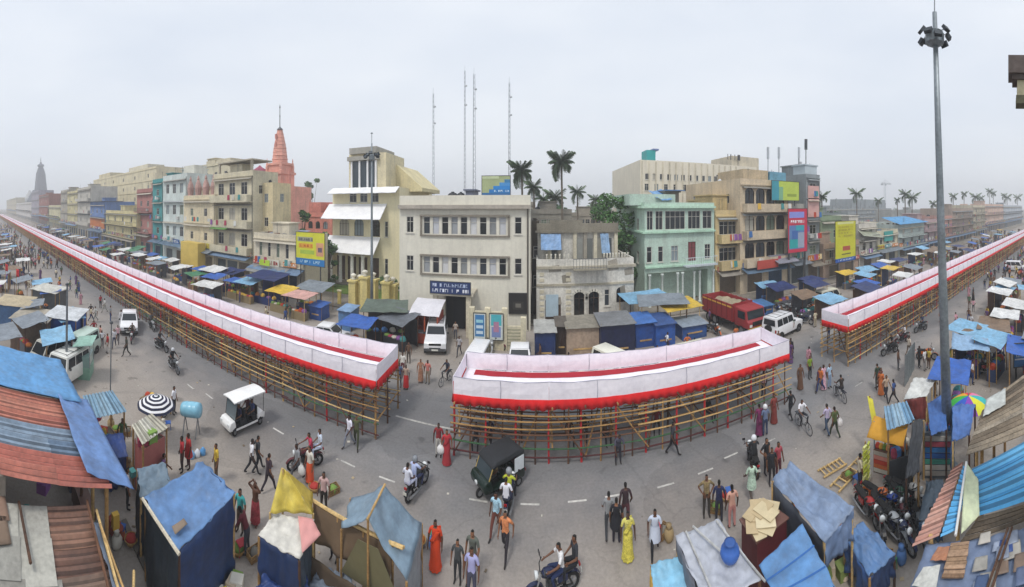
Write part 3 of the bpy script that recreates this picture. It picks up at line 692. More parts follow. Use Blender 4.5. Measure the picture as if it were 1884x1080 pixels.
for zt_, zb_ in ((oz(399), oz(432)), (oz(474), oz(505))):
    B.part('window_surround', MB().bb((xs0-.2, -.14, zb_-.2), (xs1+.2, -.003, zb_-.04)).bb((xs0-.2, -.22, zt_+.04), (xs1+.2, -.003, zt_+.2)).bb((xs0-.2, -.12, zb_-.038), (xs0-.02, -.003, zt_+.038)).bb((xs1+.02, -.12, zb_-.038), (xs1+.2, -.003, zt_+.038)), '8f887c')
B.band(11.1, .35, .45, 'b4aca0', 'f', 'cornice')
B.part('drain_pipe', MB().tube([(w-.25, -.12, .2), (w-.25, -.12, 11.3)], .07), '5a544c', 'paint')
B.part('entrance_recess', MB().bb((ox(820), .12, 0.02), (ox(866), .195, 2.95)), '17181b')
dk = B.part('entrance_door', MB().bb((ox(834), .05, .02), (ox(853), .115, 2.6)), '26292e', 'gloss')
for i, a in enumerate((812, 869)): B.part('entrance_pillar', MB().bb((ox(a)-.18, -2.2, 0), (ox(a)+.22, -1.8, 3.6)), 'd6cdb6')
B.part('entrance_canopy', MB().bb((ox(808)-.2, -2.4, 3.602), (ox(874)+.2, -.003, 3.8)), 'c9c1ae')
B.tank(ox(822), 2.5, '23262b'); B.tank(ox(836), 3.0, '23262b', .45); sp_ = B.hut(ox(845), ox(862), 3, 6, 1.3, '7f8598')
board('entrance_sign', 'dark blue office sign with pale lettering over entrance canopy', 'sign', (xl+ox(806), YO-2.5, 3.81), ox(874)-ox(806), 1.0, '1e3566', letters=((.03, .5, .5, .95, 1, 'c6cfe6'), (.52, .97, .5, .95, 1, 'b8c6e2'), (.03, .48, .05, .5, 1, 'dfe4f0'), (.52, .97, .05, .5, 1, 'e4e6f2')))
board('roof_billboard', 'olive and bright blue billboard on the grey office roof', 'billboard', (xl+ox(886), YO+.4, 12.36), ox(938)-ox(886), 1.75, 'a9b487', ((0, 1, .0, .12, '2f6da3'), (.25, 1, .12, .3, '2b7cc0'), (.4, 1, .3, .48, '2a84cc'), (.62, 1, .48, .66, '4e97d4'), (.8, 1, .66, .82, '3c7fae'), (0, .6, .86, 1, 'c4cfa6')), letters=((.42, .6, .13, .3, 1, 'bfe0ff'), (.64, .95, .13, .3, 1, 'cfe8ff')), posts=.3)
board('dark_banner', 'black banner hung low on the grey office wall', 'banner', (xl+ox(937), YO-.12, oz(573)), ox(970)-ox(937), oz(537)-oz(573), '1d1b1b', ((.2, .8, .2, .6, '33302d'), (.35, .65, .3, .5, '77736b')))
# front wall with posters
for px0, px1, lab, strips in ((872, 893, 'blue poster with pale lines on wall right of office entrance', ((.1, .9, .1, .95, '3f7fb5'), (.2, .8, .2, .32, 'cfe2ee'), (.2, .8, .42, .54, 'cfe2ee'), (.2, .8, .64, .76, '9fd3df'))), (901, 925, 'turquoise and violet poster on pale wall beside blue poster', ((.1, .9, .55, .98, '4fb3bd'), (.15, .85, .1, .5, '7f8fc0'), (.3, .7, .3, .7, 'b07f9a')))):
    a = QY(px0, 618, 27.0); board('poster', lab, 'poster', (a.x, 27.0, .9), XY(px1, 27.) - a.x, 2.0, 'cfd6d2', strips)
wl_ = thing('boundary_wall', 'pale cream boundary wall carrying posters beside the office gate', 'wall', (XY(868, 27.2), 27.2, 0))
ww = XY(966, 27.2) - XY(868, 27.2)
MB().bb((0, 0, 0), (ww*.62, .25, 3.0)).bb((ww*.62+.002, .02, 0), (ww, .23, 1.9)).obj('wall', mat('d3cbb0', 'plaster'), wl_)
for x in (0, ww*.3, ww*.62, ww*.97): MB().bb((x-.22, -.1, 0), (x+.2, .35, 3.3 if x < ww*.7 else 2.6)).obj('pillar', mat('d9d0b3', 'plaster'), wl_)
for i in range(6): MB().bb((ww*.64, .0, .35+i*.25), (ww*.95, .018, .45+i*.25)).obj('slat', mat('a8a58b', 'plaster'), wl_)
# ---------------------------------------------------------------- cream villa with white awnings and tower
YV = 45.0
def vx(px): return XY(px, YV) - XY(612, YV)
def vz(py, px=660): return QY(px, py, YV).z
w = vx(735)
B = Bld('villa', 'cream villa with white sloped awnings, arched windows and stair tower', 'building', (XY(612, YV), YV, 0), w, 16, vz(352), 'e8deba', 'smooth', par=.5)
for i, px in enumerate((625, 652, 682)): B.win(vx(px), vz(434), vx(px+17)-vx(px), vz(402)-vz(434), 'arch', sill=False)
for px in (708,): B.win(vx(px), vz(434), .5, 2.2); B.win(vx(px), vz(500), .5, 2.2)
B.row(4, .3, 1.4, 3.6, 'door', x1=vx(700), sill=False)
B.row(3, vz(372), 1.2, 1.5, x0=vx(640), x1=vx(700))
B.build()
for zt_, zb_, a, b_ in ((vz(375), vz(402), 606, 712), (vz(435), vz(463), 602, 700), (vz(345), vz(356), 612, 735)):
    B.awning(vx(a), vx(b_), zt_, 2.4 if a < 610 else 1.6, zt_-zb_, 'f1f1f4', 'paint', .1)
for px in (617, 634, 655, 674): B.part('column', MB().lathe([(.36, 0), (.36, .2), (.27, .3), (.24, vz(463)-.6), (.34, vz(463)-.45), (.34, vz(463)-.2)], 10, (vx(px)+.3, -1.7, 0)), 'e9e7e2', 'plaster', True)
B.part('porch_floor', MB().bb((vx(606), -2.6, -.2), (vx(700), -.003, .35)), '8b8578')
tw = (vx(650), vx(690)); zt_ = vz(283); zb_ = B.h
tb = MB()
tb.bb((tw[0]-1.2, 2.0, B.h-.01), (vx(720), 10, zt_-1.2))
tb.poly([(tw[0]-1.2, 2, zt_-1.19), (tw[1]+1.2, 2, zt_-1.19), (tw[1], 2, zt_+.3), (tw[0], 2, zt_+.3)])
B.part('stair_tower', MB().bb((tw[0]-.9, .3, B.h-.01), (tw[1]+1.6, 7.5, zt_)), 'e4d8b4')
B.part('tower_cap', MB().bb((tw[0]-.6, -.15, zt_+.002), (tw[1]+.3, 6.5, zt_+.9)).bb((tw[0]-.9, -.3, zt_-1.0), (tw[1]+.6, .29, zt_-.4)), 'aaa79e')
for i in range(4): B.part('tower_fin', MB().bb((tw[0]-.3+i*(tw[1]-tw[0]+.4)/3-.12, -.05, B.h+.2), (tw[0]-.3+i*(tw[1]-tw[0]+.4)/3+.12, .28, zt_-1.05)), 'f2f2f2', 'paint')
B.part('tower_glass', MB().bb((tw[0]-.3, .2, B.h+.2), (tw[1]+.1, .29, zt_-1.05)), glass('37424b'))
pr = MB(); a0, a1 = vx(692), vx(760); zz0, zz1 = vz(300), vz(345)
pr.poly([(a0, 4, B.h), (a1, 4, B.h), (a1, 4, zz1), (a0+1.5, 4, zz0), (a0, 4, zz0)]); pr.poly([(a0, 14, B.h), (a1, 14, B.h), (a1, 14, zz1), (a0+1.5, 14, zz0), (a0, 14, zz0)])
pr.poly([(a1, 4, B.h), (a1, 14, B.h), (a1, 14, zz1), (a1, 4, zz1)]); pr.poly([(a1, 4, zz1), (a1, 14, zz1), (a0+1.5, 14, zz0), (a0+1.5, 4, zz0)]); pr.poly([(a0+1.5, 4, zz0), (a0+1.5, 14, zz0), (a0, 14, zz0), (a0, 4, zz0)])
B.part('roof_wing', pr, 'dccfa3')
# villa garden, gate pillars
gp = P(640, 560)
lawn = MB().bb((XY(600, 40), 38.2, .11), (XY(700, 40)+3, 42.5, .16)); struct('lawn', lawn, mat('5f7a2c', 'leaf'))
for i, (px, hh) in enumerate(((603, 3.4), (613, 3.2), (635, 3.9), (650, 3.6), (690, 3.6), (699, 3.3))):
    p = P(px, 592); o = thing('gate_pillar', 'pale yellow gate pillar with white urn before the villa garden', 'pillar', (p.x, 33.6 + (i % 2)*.6, 0.1), 0, 'gate pillars of the villa')
    MB().bb((-.42, -.42, 0), (.42, .42, hh-.5)).bb((-.55, -.55, hh-.498), (.55, .55, hh-.3)).obj('shaft', mat('dccb86', 'plaster'), o)
    MB().lathe([(.18, 0), (.3, .1), (.12, .2), (.3, .42), (.34, .55), (.1, .7)], 10, (0, 0, hh-.298)).obj('urn', mat('e9e4d4', 'plaster'), o, True)
for px0, px1 in ((615, 634), (652, 689)):
    a, b_ = XY(px0, 34), XY(px1, 34); o = thing('garden_wall', 'low yellow garden wall between pillars at %s' % ('gate' if px0 < 640 else 'lawn front'), 'wall', (a+.5, 33.9, .1))
    MB().bb((0, 0, 0), (b_-a-1, .2, 1.5)).obj('wall', mat('cdb86a', 'plaster'), o)
    MB().bb((-.05, -.06, 1.502), (b_-a-.95, .26, 1.62)).obj('coping', mat('e2d8b4', 'plaster'), o)
# ---------------------------------------------------------------- old ruined mansion
YR = 33.0
def rx(px): return XY(px, YR) - XY(987, YR)
def rz_(py, px=1075): return QY(px, py, YR).z
w = rx(1166)
B = Bld('old_mansion', 'weathered two-storey old mansion with peeling plaster and arched windows', 'building', (XY(987, YR), YR, 0), w, 9, rz_(487), 'd6d3ca', 'old', par=.55)
for px in (1056, 1083): B.win(rx(px), rz_(583), rx(px+19)-rx(px), rz_(533)-rz_(583), 'arch', sill=False, gl=GL[2])
B.win(rx(1134), rz_(560), .9, 1.5, 'arch', sill=False); B.win(rx(1112), rz_(565), .5, 1.6); B.win(rx(1003), 0.1, 1.5, 2.3, 'door')
B.build('77736a')
up0, up1, zt_ = rx(990), rx(1146), rz_(406)
B.part('upper_storey', MB().bb((up0, 2.4, B.h-.01), (up1, 8.5, zt_-1.1)), 'd2cfc6', 'old')
B.part('parapet', MB().bb((up0-.1, 2.2, zt_-1.098), (up1+.1, 2.45, zt_-.35)).bb((up0+1.2, 2.25, zt_-.348), (up0+4.6, 2.42, zt_)).bb((up0-.25, 2.0, zt_-1.3), (up1+.25, 2.395, zt_-1.102)), '8e887a', 'stone')
for i, px in enumerate((1010, 1030, 1060, 1080, 1100, 1122, 1140)):
    B.part('pilaster', MB().bb((rx(px), 2.15, B.h), (rx(px)+.35, 2.39, zt_-1.3)), ('d5cdb6', 'a9a294')[i % 2], 'stone')
for px, c in ((1014, '555a5c'), (1066, '8d8e88'), (1085, '6c6f6c'), (1104, '9a978c'), (1122, '4d5459')):
    B.part('upper_opening', MB().bb((rx(px), 2.28, B.h+.1), (rx(px+13), 2.394, B.h+2.3)), c, 'paint')
B.balcony(rx(1052), rx(1112), B.h-.2, 1.2, 'bars', 'a49d8b')
for i, (px0, px1, py0, py1, c) in enumerate(((996, 1035, 433, 462, '7ea3cf'), (1112, 1128, 433, 470, '7fa0c2'))):
    z0, z1 = rz_(py1), rz_(py0)
    B.part('tarpaulin', MB().sheet([(rx(px0), 1.2, z0), (rx(px1), 1.2, z0), (rx(px1), 2.1, z1), (rx(px0), 2.1, z1)], 8, 6, lambda u, v: .08*N(u*5, v*4, i)), c, 'tarp')
for i in range(9): B.part('quoin', MB().bb((rx(1046)-.25, -.06, .3+i*.55), (rx(1046)+.25, -.003, .62+i*.55)), 'd8d0b8', 'stone')
for i in range(9): B.part('quoin', MB().bb((rx(1003)-.5, -.06, .3+i*.55), (rx(1003)-.1, -.003, .62+i*.55)), 'd8d0b8', 'stone')
B.band(B.h-.35, .25, .2, 'b3ac9a', 'fr'); B.band(rz_(525), .2, .12, 'b8b09c', 'f')
B.part('hoarding', MB().bb((rx(1004), -.12, rz_(580)), (rx(1027), -.07, rz_(540))), 'a9bdc9', 'paint')
B.part('plinth', MB().bb((rx(1045), -1.2, 0), (rx(1112), -.003, .6)).bb((rx(1040), -1.5, .602), (rx(1116), -.004, .75)), 'b3a48f', 'stone')
for i, (px, py, w_, h_) in enumerate(((1010, 500, 1.2, .7), (1035, 520, .8, .9), (1120, 500, 1.0, 1.2), (1150, 510, .9, .8), (1142, 545, .5, .9), (1022, 560, .6, .8))): B.part('bare_patch', MB().sheet([(rx(px), -.012, rz_(py)), (rx(px)+w_, -.012, rz_(py)+.1), (rx(px)+w_*.8, -.012, rz_(py)+h_), (rx(px)-.1, -.012, rz_(py)+h_*.8)], 3, 3, lambda u, v: Vector((.08*N(u*9+i, v*9), 0, .08*N(u*9, v*9+i))), t=.008), ['9a9488', '8a8478', 'a8a194'][i % 3], 'stone')
for px in (1056, 1083):
    c_ = rx(px)+(rx(px+19)-rx(px))/2; mb = MB()
    for j in range(9):
        a_ = pi*j/8; mb.box((c_+.72*cos(a_), -.05, rz_(548)+.72*sin(a_)), (.2, .1, .26), ry=-a_+pi/2)
    B.part('arch_moulding', mb, 'e3dfd2', 'stone')
for i in range(15): B.part('baluster', MB().lathe([(.06, 0), (.1, .12), (.06, .3), (.1, .5)], 6, (rx(1004)+.1+i*.42 if i < 6 else rx(1112)+(i-6)*.3, .12, B.h+.552)), 'd5d1c3', 'stone', True)
# narrow alley building between office and mansion
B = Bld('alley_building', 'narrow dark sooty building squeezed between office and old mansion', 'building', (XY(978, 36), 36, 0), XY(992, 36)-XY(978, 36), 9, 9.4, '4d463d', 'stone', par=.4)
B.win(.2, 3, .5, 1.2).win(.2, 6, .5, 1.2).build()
# ---------------------------------------------------------------- green house
YG = 37.0
def gx(px): return XY(px, YG) - XY(1186, YG)
def gz(py, px=1245): return QY(px, py, YG).z
w = gx(1314)
B = Bld('green_house', 'mint green house with glazed upper veranda and slim porch columns', 'building', (XY(1186, YG), YG, 0), w, 13, gz(378), 'bcd2c4', par=.35)
zA, zB = gz(422), gz(388)
for a, b_ in ((1188, 1201), (1204, 1219), (1222, 1260), (1264, 1288), (1291, 1309)): B.win(gx(a)+.12, zA, gx(b_)-gx(a)-.1, zB-zA, sill=False, gl=GL[1])
for px, wd_, kk in ((1186, .6, 'win'), (1207, .6, 'win'), (1231, .9, 'win'), (1293, .8, 'win')): B.win(gx(px)+.25, gz(480), wd_, gz(452)-gz(480), kk)
B.win(gx(1266), gz(482), 1.0, gz(446)-gz(482), 'door', col='7c3b3f', sill=False)
B.win(gx(1190), .05, w-1.2, gz(497)-.2, 'open', sill=False)
B.row(3, 8.5, .9, 1.4, side='l'); B.row(3, 4.6, .9, 1.4, side='l')
B.build()
B.band(gz(428), .22, .35, 'b9dec5', 'fl'); B.band(gz(383), .25, .4, 'c3e3cc', 'fl'); B.band(gz(490), .2, .3, 'b9dec5', 'f')
B.balcony(gx(1255), gx(1312), gz(488), 1.2, 'bars', 'c8d2d8', 'd5dde2')
for px in (1192, 1215, 1243, 1252, 1273, 1283, 1308): B.part('porch_column', MB().lathe([(.2, 0), (.2, .2), (.13, .3), (.12, gz(498)-.4), (.2, gz(498)-.25), (.2, gz(498)-.1)], 8, (gx(px), -.6, 0)), 'd3ddd8', 'plaster', True)
B.part('upper_wing', MB().bb((-1.4, 1.2, B.h), (gx(1250), 12, gz(357))), 'bcd2c4')
hh = B.hut(gx(1236), gx(1262), 2, 6, 1.6, '8b8378')
B.part('roof_tarpaulin', MB().sheet([(gx(1212), .8, B.h+.9), (gx(1242), .6, B.h+.7), (gx(1240), 4, B.h+2.1), (gx(1214), 4, B.h+1.9)], 8, 6, lambda u, v: .15*N(u*4, v*4)-.2*sin(pi*u)), '6f9cc9', 'tarp')
B.part('shed_roof', MB().bb((gx(1232), 1.2, B.h+1.78), (gx(1268), 6, B.h+1.88)), '5f88bb', 'tin')
# ---------------------------------------------------------------- long cream hotel behind
YH = 60.0
def hx_(px): return XY(px, YH) - XY(1178, YH)
zt_ = QY(1290, 300, YH).z
B = Bld('hotel', 'long cream hotel with roof letters and turquoise water tank', 'building', (XY(1178, YH), YH, 0), hx_(1392), 22, zt_-1, 'e2dac8', 'smooth', par=1.0)
for i in range(11): B.win(hx_(1186)+i*1.9, QY(1250, 352, YH).z, .8, 1.3, side='f')
B.win(hx_(1330), QY(1340, 338, YH).z, 1.2, 1.8).win(hx_(1318), QY(1340, 336, YH).z, .6, 1.5)
B.row(10, QY(1250, 400, YH).z, .9, 1.4); B.row(13, QY(1250, 332, YH).z, .8, 1.1, x1=hx_(1345)); B.build()
for i in range(16): B.part('pier', MB().bb((hx_(1180)+i*1.35, -.12, 8), (hx_(1180)+i*1.35+.25, -.003, zt_-.2)), 'd2c9b4')
B.part('head_house', MB().bb((hx_(1348), .4, B.h), (hx_(1398), 9, QY(1370, 288, YH).z)), 'd4c9b2')
B.part('water_tank', MB().bb((hx_(1196), 2, B.h+.5), (hx_(1213), 5, B.h+3.2)), '2aa2a2', 'paint')
B.part('tank_lid', MB().bb((hx_(1208), 1.9, B.h+3.21), (hx_(1219), 5.1, B.h+3.5)), '6a7fae', 'paint')
marks(MB(), 3.4, 1.9, 4, 1, -.2, 'hotel', hx_(1336), QY(1350, 298, YH).z).obj('roof_lettering', mat('3b3d40', 'paint'), B.root)['kind'] = 'stuff'
# ---------------------------------------------------------------- generic street building placed by its columns in the photograph
GOODC = ['b5452f', 'd8b04a', '3f6fa8', 'c9c4b8', '8a5a9a', '4a8f8f', 'a8405a', 'd8d8d4']
def street(name, label, cat, px0, px1, pyt, Y, depth, col, storeys, n, pxh=None, ww=1.0, kind='win', ground='shutter', sidewin=None, roof=None, bands=True, balc=None, ac=None, par=.7, small=True, wh=1.35, side='r', tanks=1, h=None):
    a, b = XY(px0, Y), XY(px1, Y); pxh = pxh or (px0+px1)/2; hh = h or (QY(pxh, pyt, Y).z - par)
    B = Bld(name, label, cat, (a, Y, 0.1), b-a, depth, hh, col, par=par); sh = hh/storeys; w = b-a
    for f in range(storeys):
        z = f*sh
        if f == 0 and ground: B.row(max(1, int(w/3.2)), .05, min(2.5, w*.7), min(2.6, sh-.5), ground, sill=False)
        else: B.row(n, z + sh*.28, min(ww, w/n*.72), min(wh, sh*.6), kind)
        if sidewin and f >= sidewin[2]: B.row(sidewin[1], z+sh*.3, .9, min(1.3, sh*.55), side=sidewin[0])
    B.build(small=small)
    if bands:
        for f in range(1, storeys+1): B.band(f*sh-.12, .14, .16, None if f % 2 else ac, 'f')
    if balc:
        for f in range(1, storeys): B.balcony(.3, w-.3, f*sh+.05, 1.1, balc, ac)
    for i in range(tanks): B.tank(B.rnd.uniform(.8, max(1., w-.8)), depth*.4+i, B.rnd.choice(['22252a', '24272b', 'cfd3d6']))
    if B.rnd.random() < .7: B.hut(w*.25, w*.25+min(3, w*.5), depth*.3, depth*.7, 2.0)
    if ground and B.rnd.random() < .8: B.awning(.1, w-.1, sh*.95, 1.6, .5, B.rnd.choice(['7d8790', '5f7890', '8b8376', '6f8aa8', '99938a']))
    if ground:
        x = .2
        while x < w-1:
            bw = B.rnd.uniform(1.2, 2.6); bw = min(bw, w-x-.2); bh = B.rnd.uniform(.5, .9); z = sh*B.rnd.uniform(.92, 1.02); c_ = B.rnd.choice(['2f5f9f', 'c9c23f', 'b03a34', 'd8d4c8', '2f7a4a', '7a3a6a', 'd07a2f', '3a8f9a', 'e0dcd0'])
            sg = B.part('shop_sign', MB().bb((x, -.3, z), (x+bw, -.22, z+bh)), c_, 'paint'); marks(MB(), bw, bh, 0, 1, -.312, (label, x), x, z).obj('lettering', mat('f0ece0' if c_ not in ('c9c23f', 'd8d4c8', 'e0dcd0') else '9a2f2a', 'paint'), sg)['kind'] = 'stuff'
            x += bw + B.rnd.uniform(.1, 1.5)
        for i in range(storeys-1):
            if B.rnd.random() < .7: x = B.rnd.uniform(.4, max(.5, w-1.2)); B.part('air_conditioner', MB().bb((x, -.42, (i+1)*sh+.3), (x+.75, -.02, (i+1)*sh+.8)), 'c6c6c2', 'paint')
        for f in range(1, storeys):                         # weather hoods, laundry
            B.part('weather_hood', MB().sheet([(.3, -.55, f*sh+sh*.86), (w-.3, -.55, f*sh+sh*.86), (w-.3, -.01, f*sh+sh*.92), (.3, -.01, f*sh+sh*.92)], 3, 1, t=.05), B.rnd.choice(['a8a294', '8d8a82', 'b9b2a2', '9aa0a2']))
            if B.rnd.random() < .6:
                for i in range(B.rnd.randrange(2, 5)): x = B.rnd.uniform(.4, max(.5, w-1)); B.part('laundry', MB().sheet([(x, -1.2, f*sh+.25), (x+.55, -1.2, f*sh+.3), (x+.5, -1.15, f*sh+1.05), (x, -1.15, f*sh+1.05)], 3, 3, lambda u, v: .05*sin(u*6), t=.01), B.rnd.choice(GOODC), 'cloth')
        for i in range(int(w/1.6)): B.part('roof_clutter', MB().box((B.rnd.uniform(.5, max(.6, w-.5)), B.rnd.uniform(.6, depth*.6), hh+.35), (B.rnd.uniform(.3, 1.1), B.rnd.uniform(.3, .9), .7), B.rnd.uniform(0, 1)), B.rnd.choice(['7d7468', '9a9488', '5f6468', '8d6a55', '6f86a0']))
        for i in range(2): x = B.rnd.uniform(.3, max(.4, w-.3)); B.part('aerial', MB().tube([(x, .5, hh), (x, .5, hh+2.2)], .025, 4).tube([(x-.4, .5, hh+2), (x+.4, .5, hh+2)], .015, 4), '5f6468', 'metal')
        B.part('pipe', MB().tube([(w-.15, -.1, .1), (w-.15, -.1, hh)], .05, 5), '6a6862', 'paint')
    return B
YL = 36.0
S = street
# left row, from the villa towards the stone temple
B = S('shop_house', 'low white shop house carrying the yellow billboard', 'building', 467, 562, 432, 34.5, 5, 'd9cfb8', 2, 5, ww=.55, wh=2.2, kind='win', bands=True, sidewin=('r', 3, 1), tanks=0)
B.awning(.2, B.w*.75, 3.3, 2.2, .8, '8d8f8f'); B.part('fascia_sign', MB().bb((B.w*.25, -1.2, 3.35), (B.w*.45, -1.1, 4.1)), 'b4d23c', 'paint'); B.part('roof_sheet', MB().sheet([(1, .5, B.h+.3), (B.w*.7, .5, B.h+.3), (B.w*.7, 5, B.h+1), (1, 5, B.h+1)], 10, 2, lambda u, v: .05*sin(u*60)), '8f98ac', 'tin')
p = QY(545, 485, 33.6); q = QY(597, 485, 33.6)
board('yellow_billboard', 'yellow billboard with blue foot strip on the low white shop house', 'billboard', (p.x, 33.6, p.z), q.x-p.x, QY(570, 428, 33.6).z-p.z, 'd4d43a', ((0, 1, 0, .2, '2277b8'), (.05, .6, .72, .86, 'a9a98f'), (.1, .6, .52, .66, 'e0a53a'), (.15, .65, .34, .46, 'a8c24a'), (.72, .97, .3, .7, 'd8a07a'), (.78, .92, .42, .56, '6d5b6b')), letters=((.08, .62, .72, .86, 1, '6b6f6a'), (.12, .6, .53, .66, 1, 'cc6a2c'), (.1, .9, .04, .17, 1, 'bfe2f5')), posts=p.z)
B = S('cream_block', 'tall cream block with blank side wall facing the pink temple', 'building', 466, 502, 338, YL+2, 4.2, 'dccda6', 4, 2, pxh=480, sidewin=('r', 1, 3), ground=None, ww=.8, tanks=1, bands=False, par=.4)
B.win
B = S('balcony_house', 'cream house with stacked balconies and potted roof terrace', 'building', 393, 466, 318, YL, 5.5, 'd6cdb2', 4, 3, balc='wall', ac='cfc7ad', ground='shutter', ww=1.4, wh=1.9, sidewin=('r', 2, 3))
B.part('green_awning', MB().sheet([(1, -1.7, 7.6), (5, -1.7, 7.6), (5, -.1, 8.1), (1, -.1, 8.1)], 4, 2), '5c8a44', 'cloth')
B.part('open_pavilion', MB().bb((.5, .5, B.h+2.4), (B.w-.8, 5, B.h+2.6)).bb((.6, .6, B.h), (.9, .9, B.h+2.398)).bb((B.w-1.2, .6, B.h), (B.w-.9, .9, B.h+2.398)).bb((.6, 4.6, B.h), (.9, 4.9, B.h+2.398)), 'b9b1a0')
B = S('temple_gate_house', 'old cream gate house with small pink shrine turrets', 'building', 338, 396, 360, YL-.5, 8, 'dccfb0', 3, 2, ground='open', ww=.9, tanks=0)
for i, x in enumerate((B.w*.12, B.w*.38, B.w*.62, B.w*.86)):
    B.part('turret', MB().lathe([(.7, 0), (.75, .3), (.5, .5), (.6, 1.4), (.65, 1.8), (.45, 2.6), (.2, 3.2), (.25, 3.4), (.05, 4.0)], 8, (x, .8, B.h+.3), wob=.1, seed=i), 'c09a90', 'stone')
B.part('yellow_kiosk', MB().bb((B.w*.25, -2.2, 0), (B.w*.8, -.6, 5.0)), 'd6b95c', 'paint')
B = S('cream_mansion', 'big cream block with dark top floor pavilion behind the gate house', 'building', 355, 428, 300, YL+14, 6, 'dad0b4', 5, 4, pxh=400, ground=None, tanks=2, par=.5)
B.part('roof_step', MB().bb((B.w*.2, 2, B.h), (B.w*.8, 9, B.h+1.6)), 'd4cab0')
B = S('white_house', 'narrow white four-storey house with dark paired windows', 'building', 300, 344, 322, YL, 11, 'd2dcd8', 4, 3, ww=1.2, wh=1.9, tanks=1, bands=False, sidewin=('r', 3, 1))
B.part('chimney_tower', MB().bb((B.w*.55, 2, B.h), (B.w*.95, 5, B.h+2.4)), 'e3e3d6')
B = S('teal_house', 'narrow teal house pressed against the white house', 'building', 281, 300, 330, YL+.4, 10, '4a9a9c', 4, 1, ww=1.1, tanks=1, bands=True)
B = S('rose_house', 'dusty rose house with grey roof room and balcony', 'building', 252, 281, 348, YL+1, 10, 'b37d76', 3, 2, tanks=1, balc='bars')
B = S('cream_hotel', 'broad pale cream hotel towering behind the blue fronted shops', 'building', 172, 288, 322, YL+20, 18, 'ddd2b2', 6, 6, pxh=215, ground=None, tanks=3, par=.6)
B.part('roof_block', MB().bb((B.w*.05, 2, B.h), (B.w*.28, 9, B.h+3)), 'd7cba8'); B.part('roof_block', MB().bb((B.w*.6, 2, B.h), (B.w*.85, 9, B.h+2.6)), 'e0d8c0')
B = S('yellow_shop', 'pale yellow shop house with white cornice and market awnings', 'building', 192, 252, 388, YL, 10, 'd4c99c', 3, 4, tanks=1, balc='bars')
B = S('blue_fronted_house', 'house with blue top floor and orange middle floor', 'building', 166, 193, 372, YL-.3, 10, '6a86b8', 3, 3, tanks=0)
B.part('orange_front', MB().bb((0, -.06, B.h*.36), (B.w, -.004, B.h*.62)), 'c9763f'); B.part('slate_roof', MB().bb((-.3, -.7, B.h+.72), (B.w+.3, 6, B.h+.86)), '4b4e55', 'tin')
far = [('grey_house', 'tall grey house with white corner pier down the left street', 143, 167, 345, 'c4c0b6', 4, 2), ('cream_house', 'flat cream house between two grey ones down the left street', 124, 143, 352, 'cfc59a', 4, 2),
 ('stone_house', 'narrow dark stone house in the left street row', 112, 124, 350, 'b0aa9e', 4, 1), ('arcade_house', 'low cream arcade house in the left street row', 88, 112, 378, 'cfc8a4', 2, 3),
 ('brick_house', 'brick red house nearest the stone temple', 72, 90, 358, '9a665c', 3, 2), ('slate_house', 'slate grey house before the stone temple', 58, 72, 352, 'a39eaa', 4, 2),
 ('white_row_house', 'long low whitewashed house far down the left street', 30, 58, 373, 'cfcbc8', 2, 5), ('ochre_house', 'pale ochre house at far end of the left street', 12, 30, 366, 'c2b79c', 3, 4)]
for nm, lb, a, b_, t_, c, st, n in far: S(nm, lb, 'building', a, b_, t_, YL, 10, c, st, n, tanks=1, balc=['bars', 'wall', None][len(nm) % 3])
B = S('pink_house', 'pink gabled house right of the pink spire', 'building', 560, 611, 392, 52, 10, 'dd8f80', 3, 3, ground=None, tanks=0, kind='arch', ww=1.)
B.part('pink_gable', MB().bb((B.w*.05, 1, B.h), (B.w*.5, 6, B.h+2.6)).bb((B.w*.55, 1.5, B.h), (B.w*.95, 6, B.h+1)), 'd98a7c')
# pink temple with spire
YT = 66.0
p0 = QY(515, 430, YT)
T = thing('pink_temple', 'pink temple with ribbed tapering spire and metal finial', 'temple', (p0.x, YT, 0))
def tz(py): return QY(515, py, YT).z
PK = mat('e8a592', 'plaster'); PK2 = mat('d18a7c', 'plaster'); k_ = YT/cos(th(515))/F
MB().bb((-3.6, -3, 0), (6.2, 5, tz(345))).obj('hall', PK, T)
MB().bb((-2.6, -2.6, tz(345)), (2.6, 2.6, tz(322))).bb((-2.9, -2.9, tz(322)+.002), (2.9, 2.9, tz(318))).bb((-2.2, -2.2, tz(318)+.002), (2.2, 2.2, tz(305))).bb((-2.5, -2.5, tz(305)+.002), (2.5, 2.5, tz(301))).obj('tower_base', PK, T)
sp_ = MB(); ns = 9
for i in range(ns):
    z0, z1 = tz(301) + (tz(240)-tz(301))*i/ns, tz(301) + (tz(240)-tz(301))*(i+1)/ns - .1; t = i/ns; r = 2.0*(1-t**1.6*.66); r2 = 2.0*(1-((i+1)/ns)**1.6*.66)
    sp_.lathe([(r*1.05, z0), (r, z0+.15), (r2, z1)], 12, wob=.06, seed=2)
    sp_.lathe([(r*.9, z1), (r2*1.02, z1+.1)], 12)
sp_.obj('spire', PK, T)
for i in range(4): MB().bb((-.22, -1.75+.03*i, tz(300)+i*2.0), (.22, -1.2, tz(300)+i*2.0+1.1)).obj('niche', PK2, T)
MB().lathe([(.5, 0), (.8, .2), (.55, .5), (.3, .7), (.12, 1.0), (.1, 3.5), (.22, 3.6), (.09, 3.8), (.08, 5.6), (.18, 5.7), (.02, 6.6)], 10, (0, 0, tz(240))).obj('finial', mat('5d6066', 'metal'), T, True)
for sx in (-1, 1):
    for sy in (-1, 1): MB().lathe([(.45, 0), (.5, .3), (.35, .5), (.42, 1.3), (.25, 2.3), (.1, 2.7), (.16, 2.9), (.03, 3.6)], 8, (sx*2.3, sy*2.3, tz(318))).obj('corner_turret', PK, T)
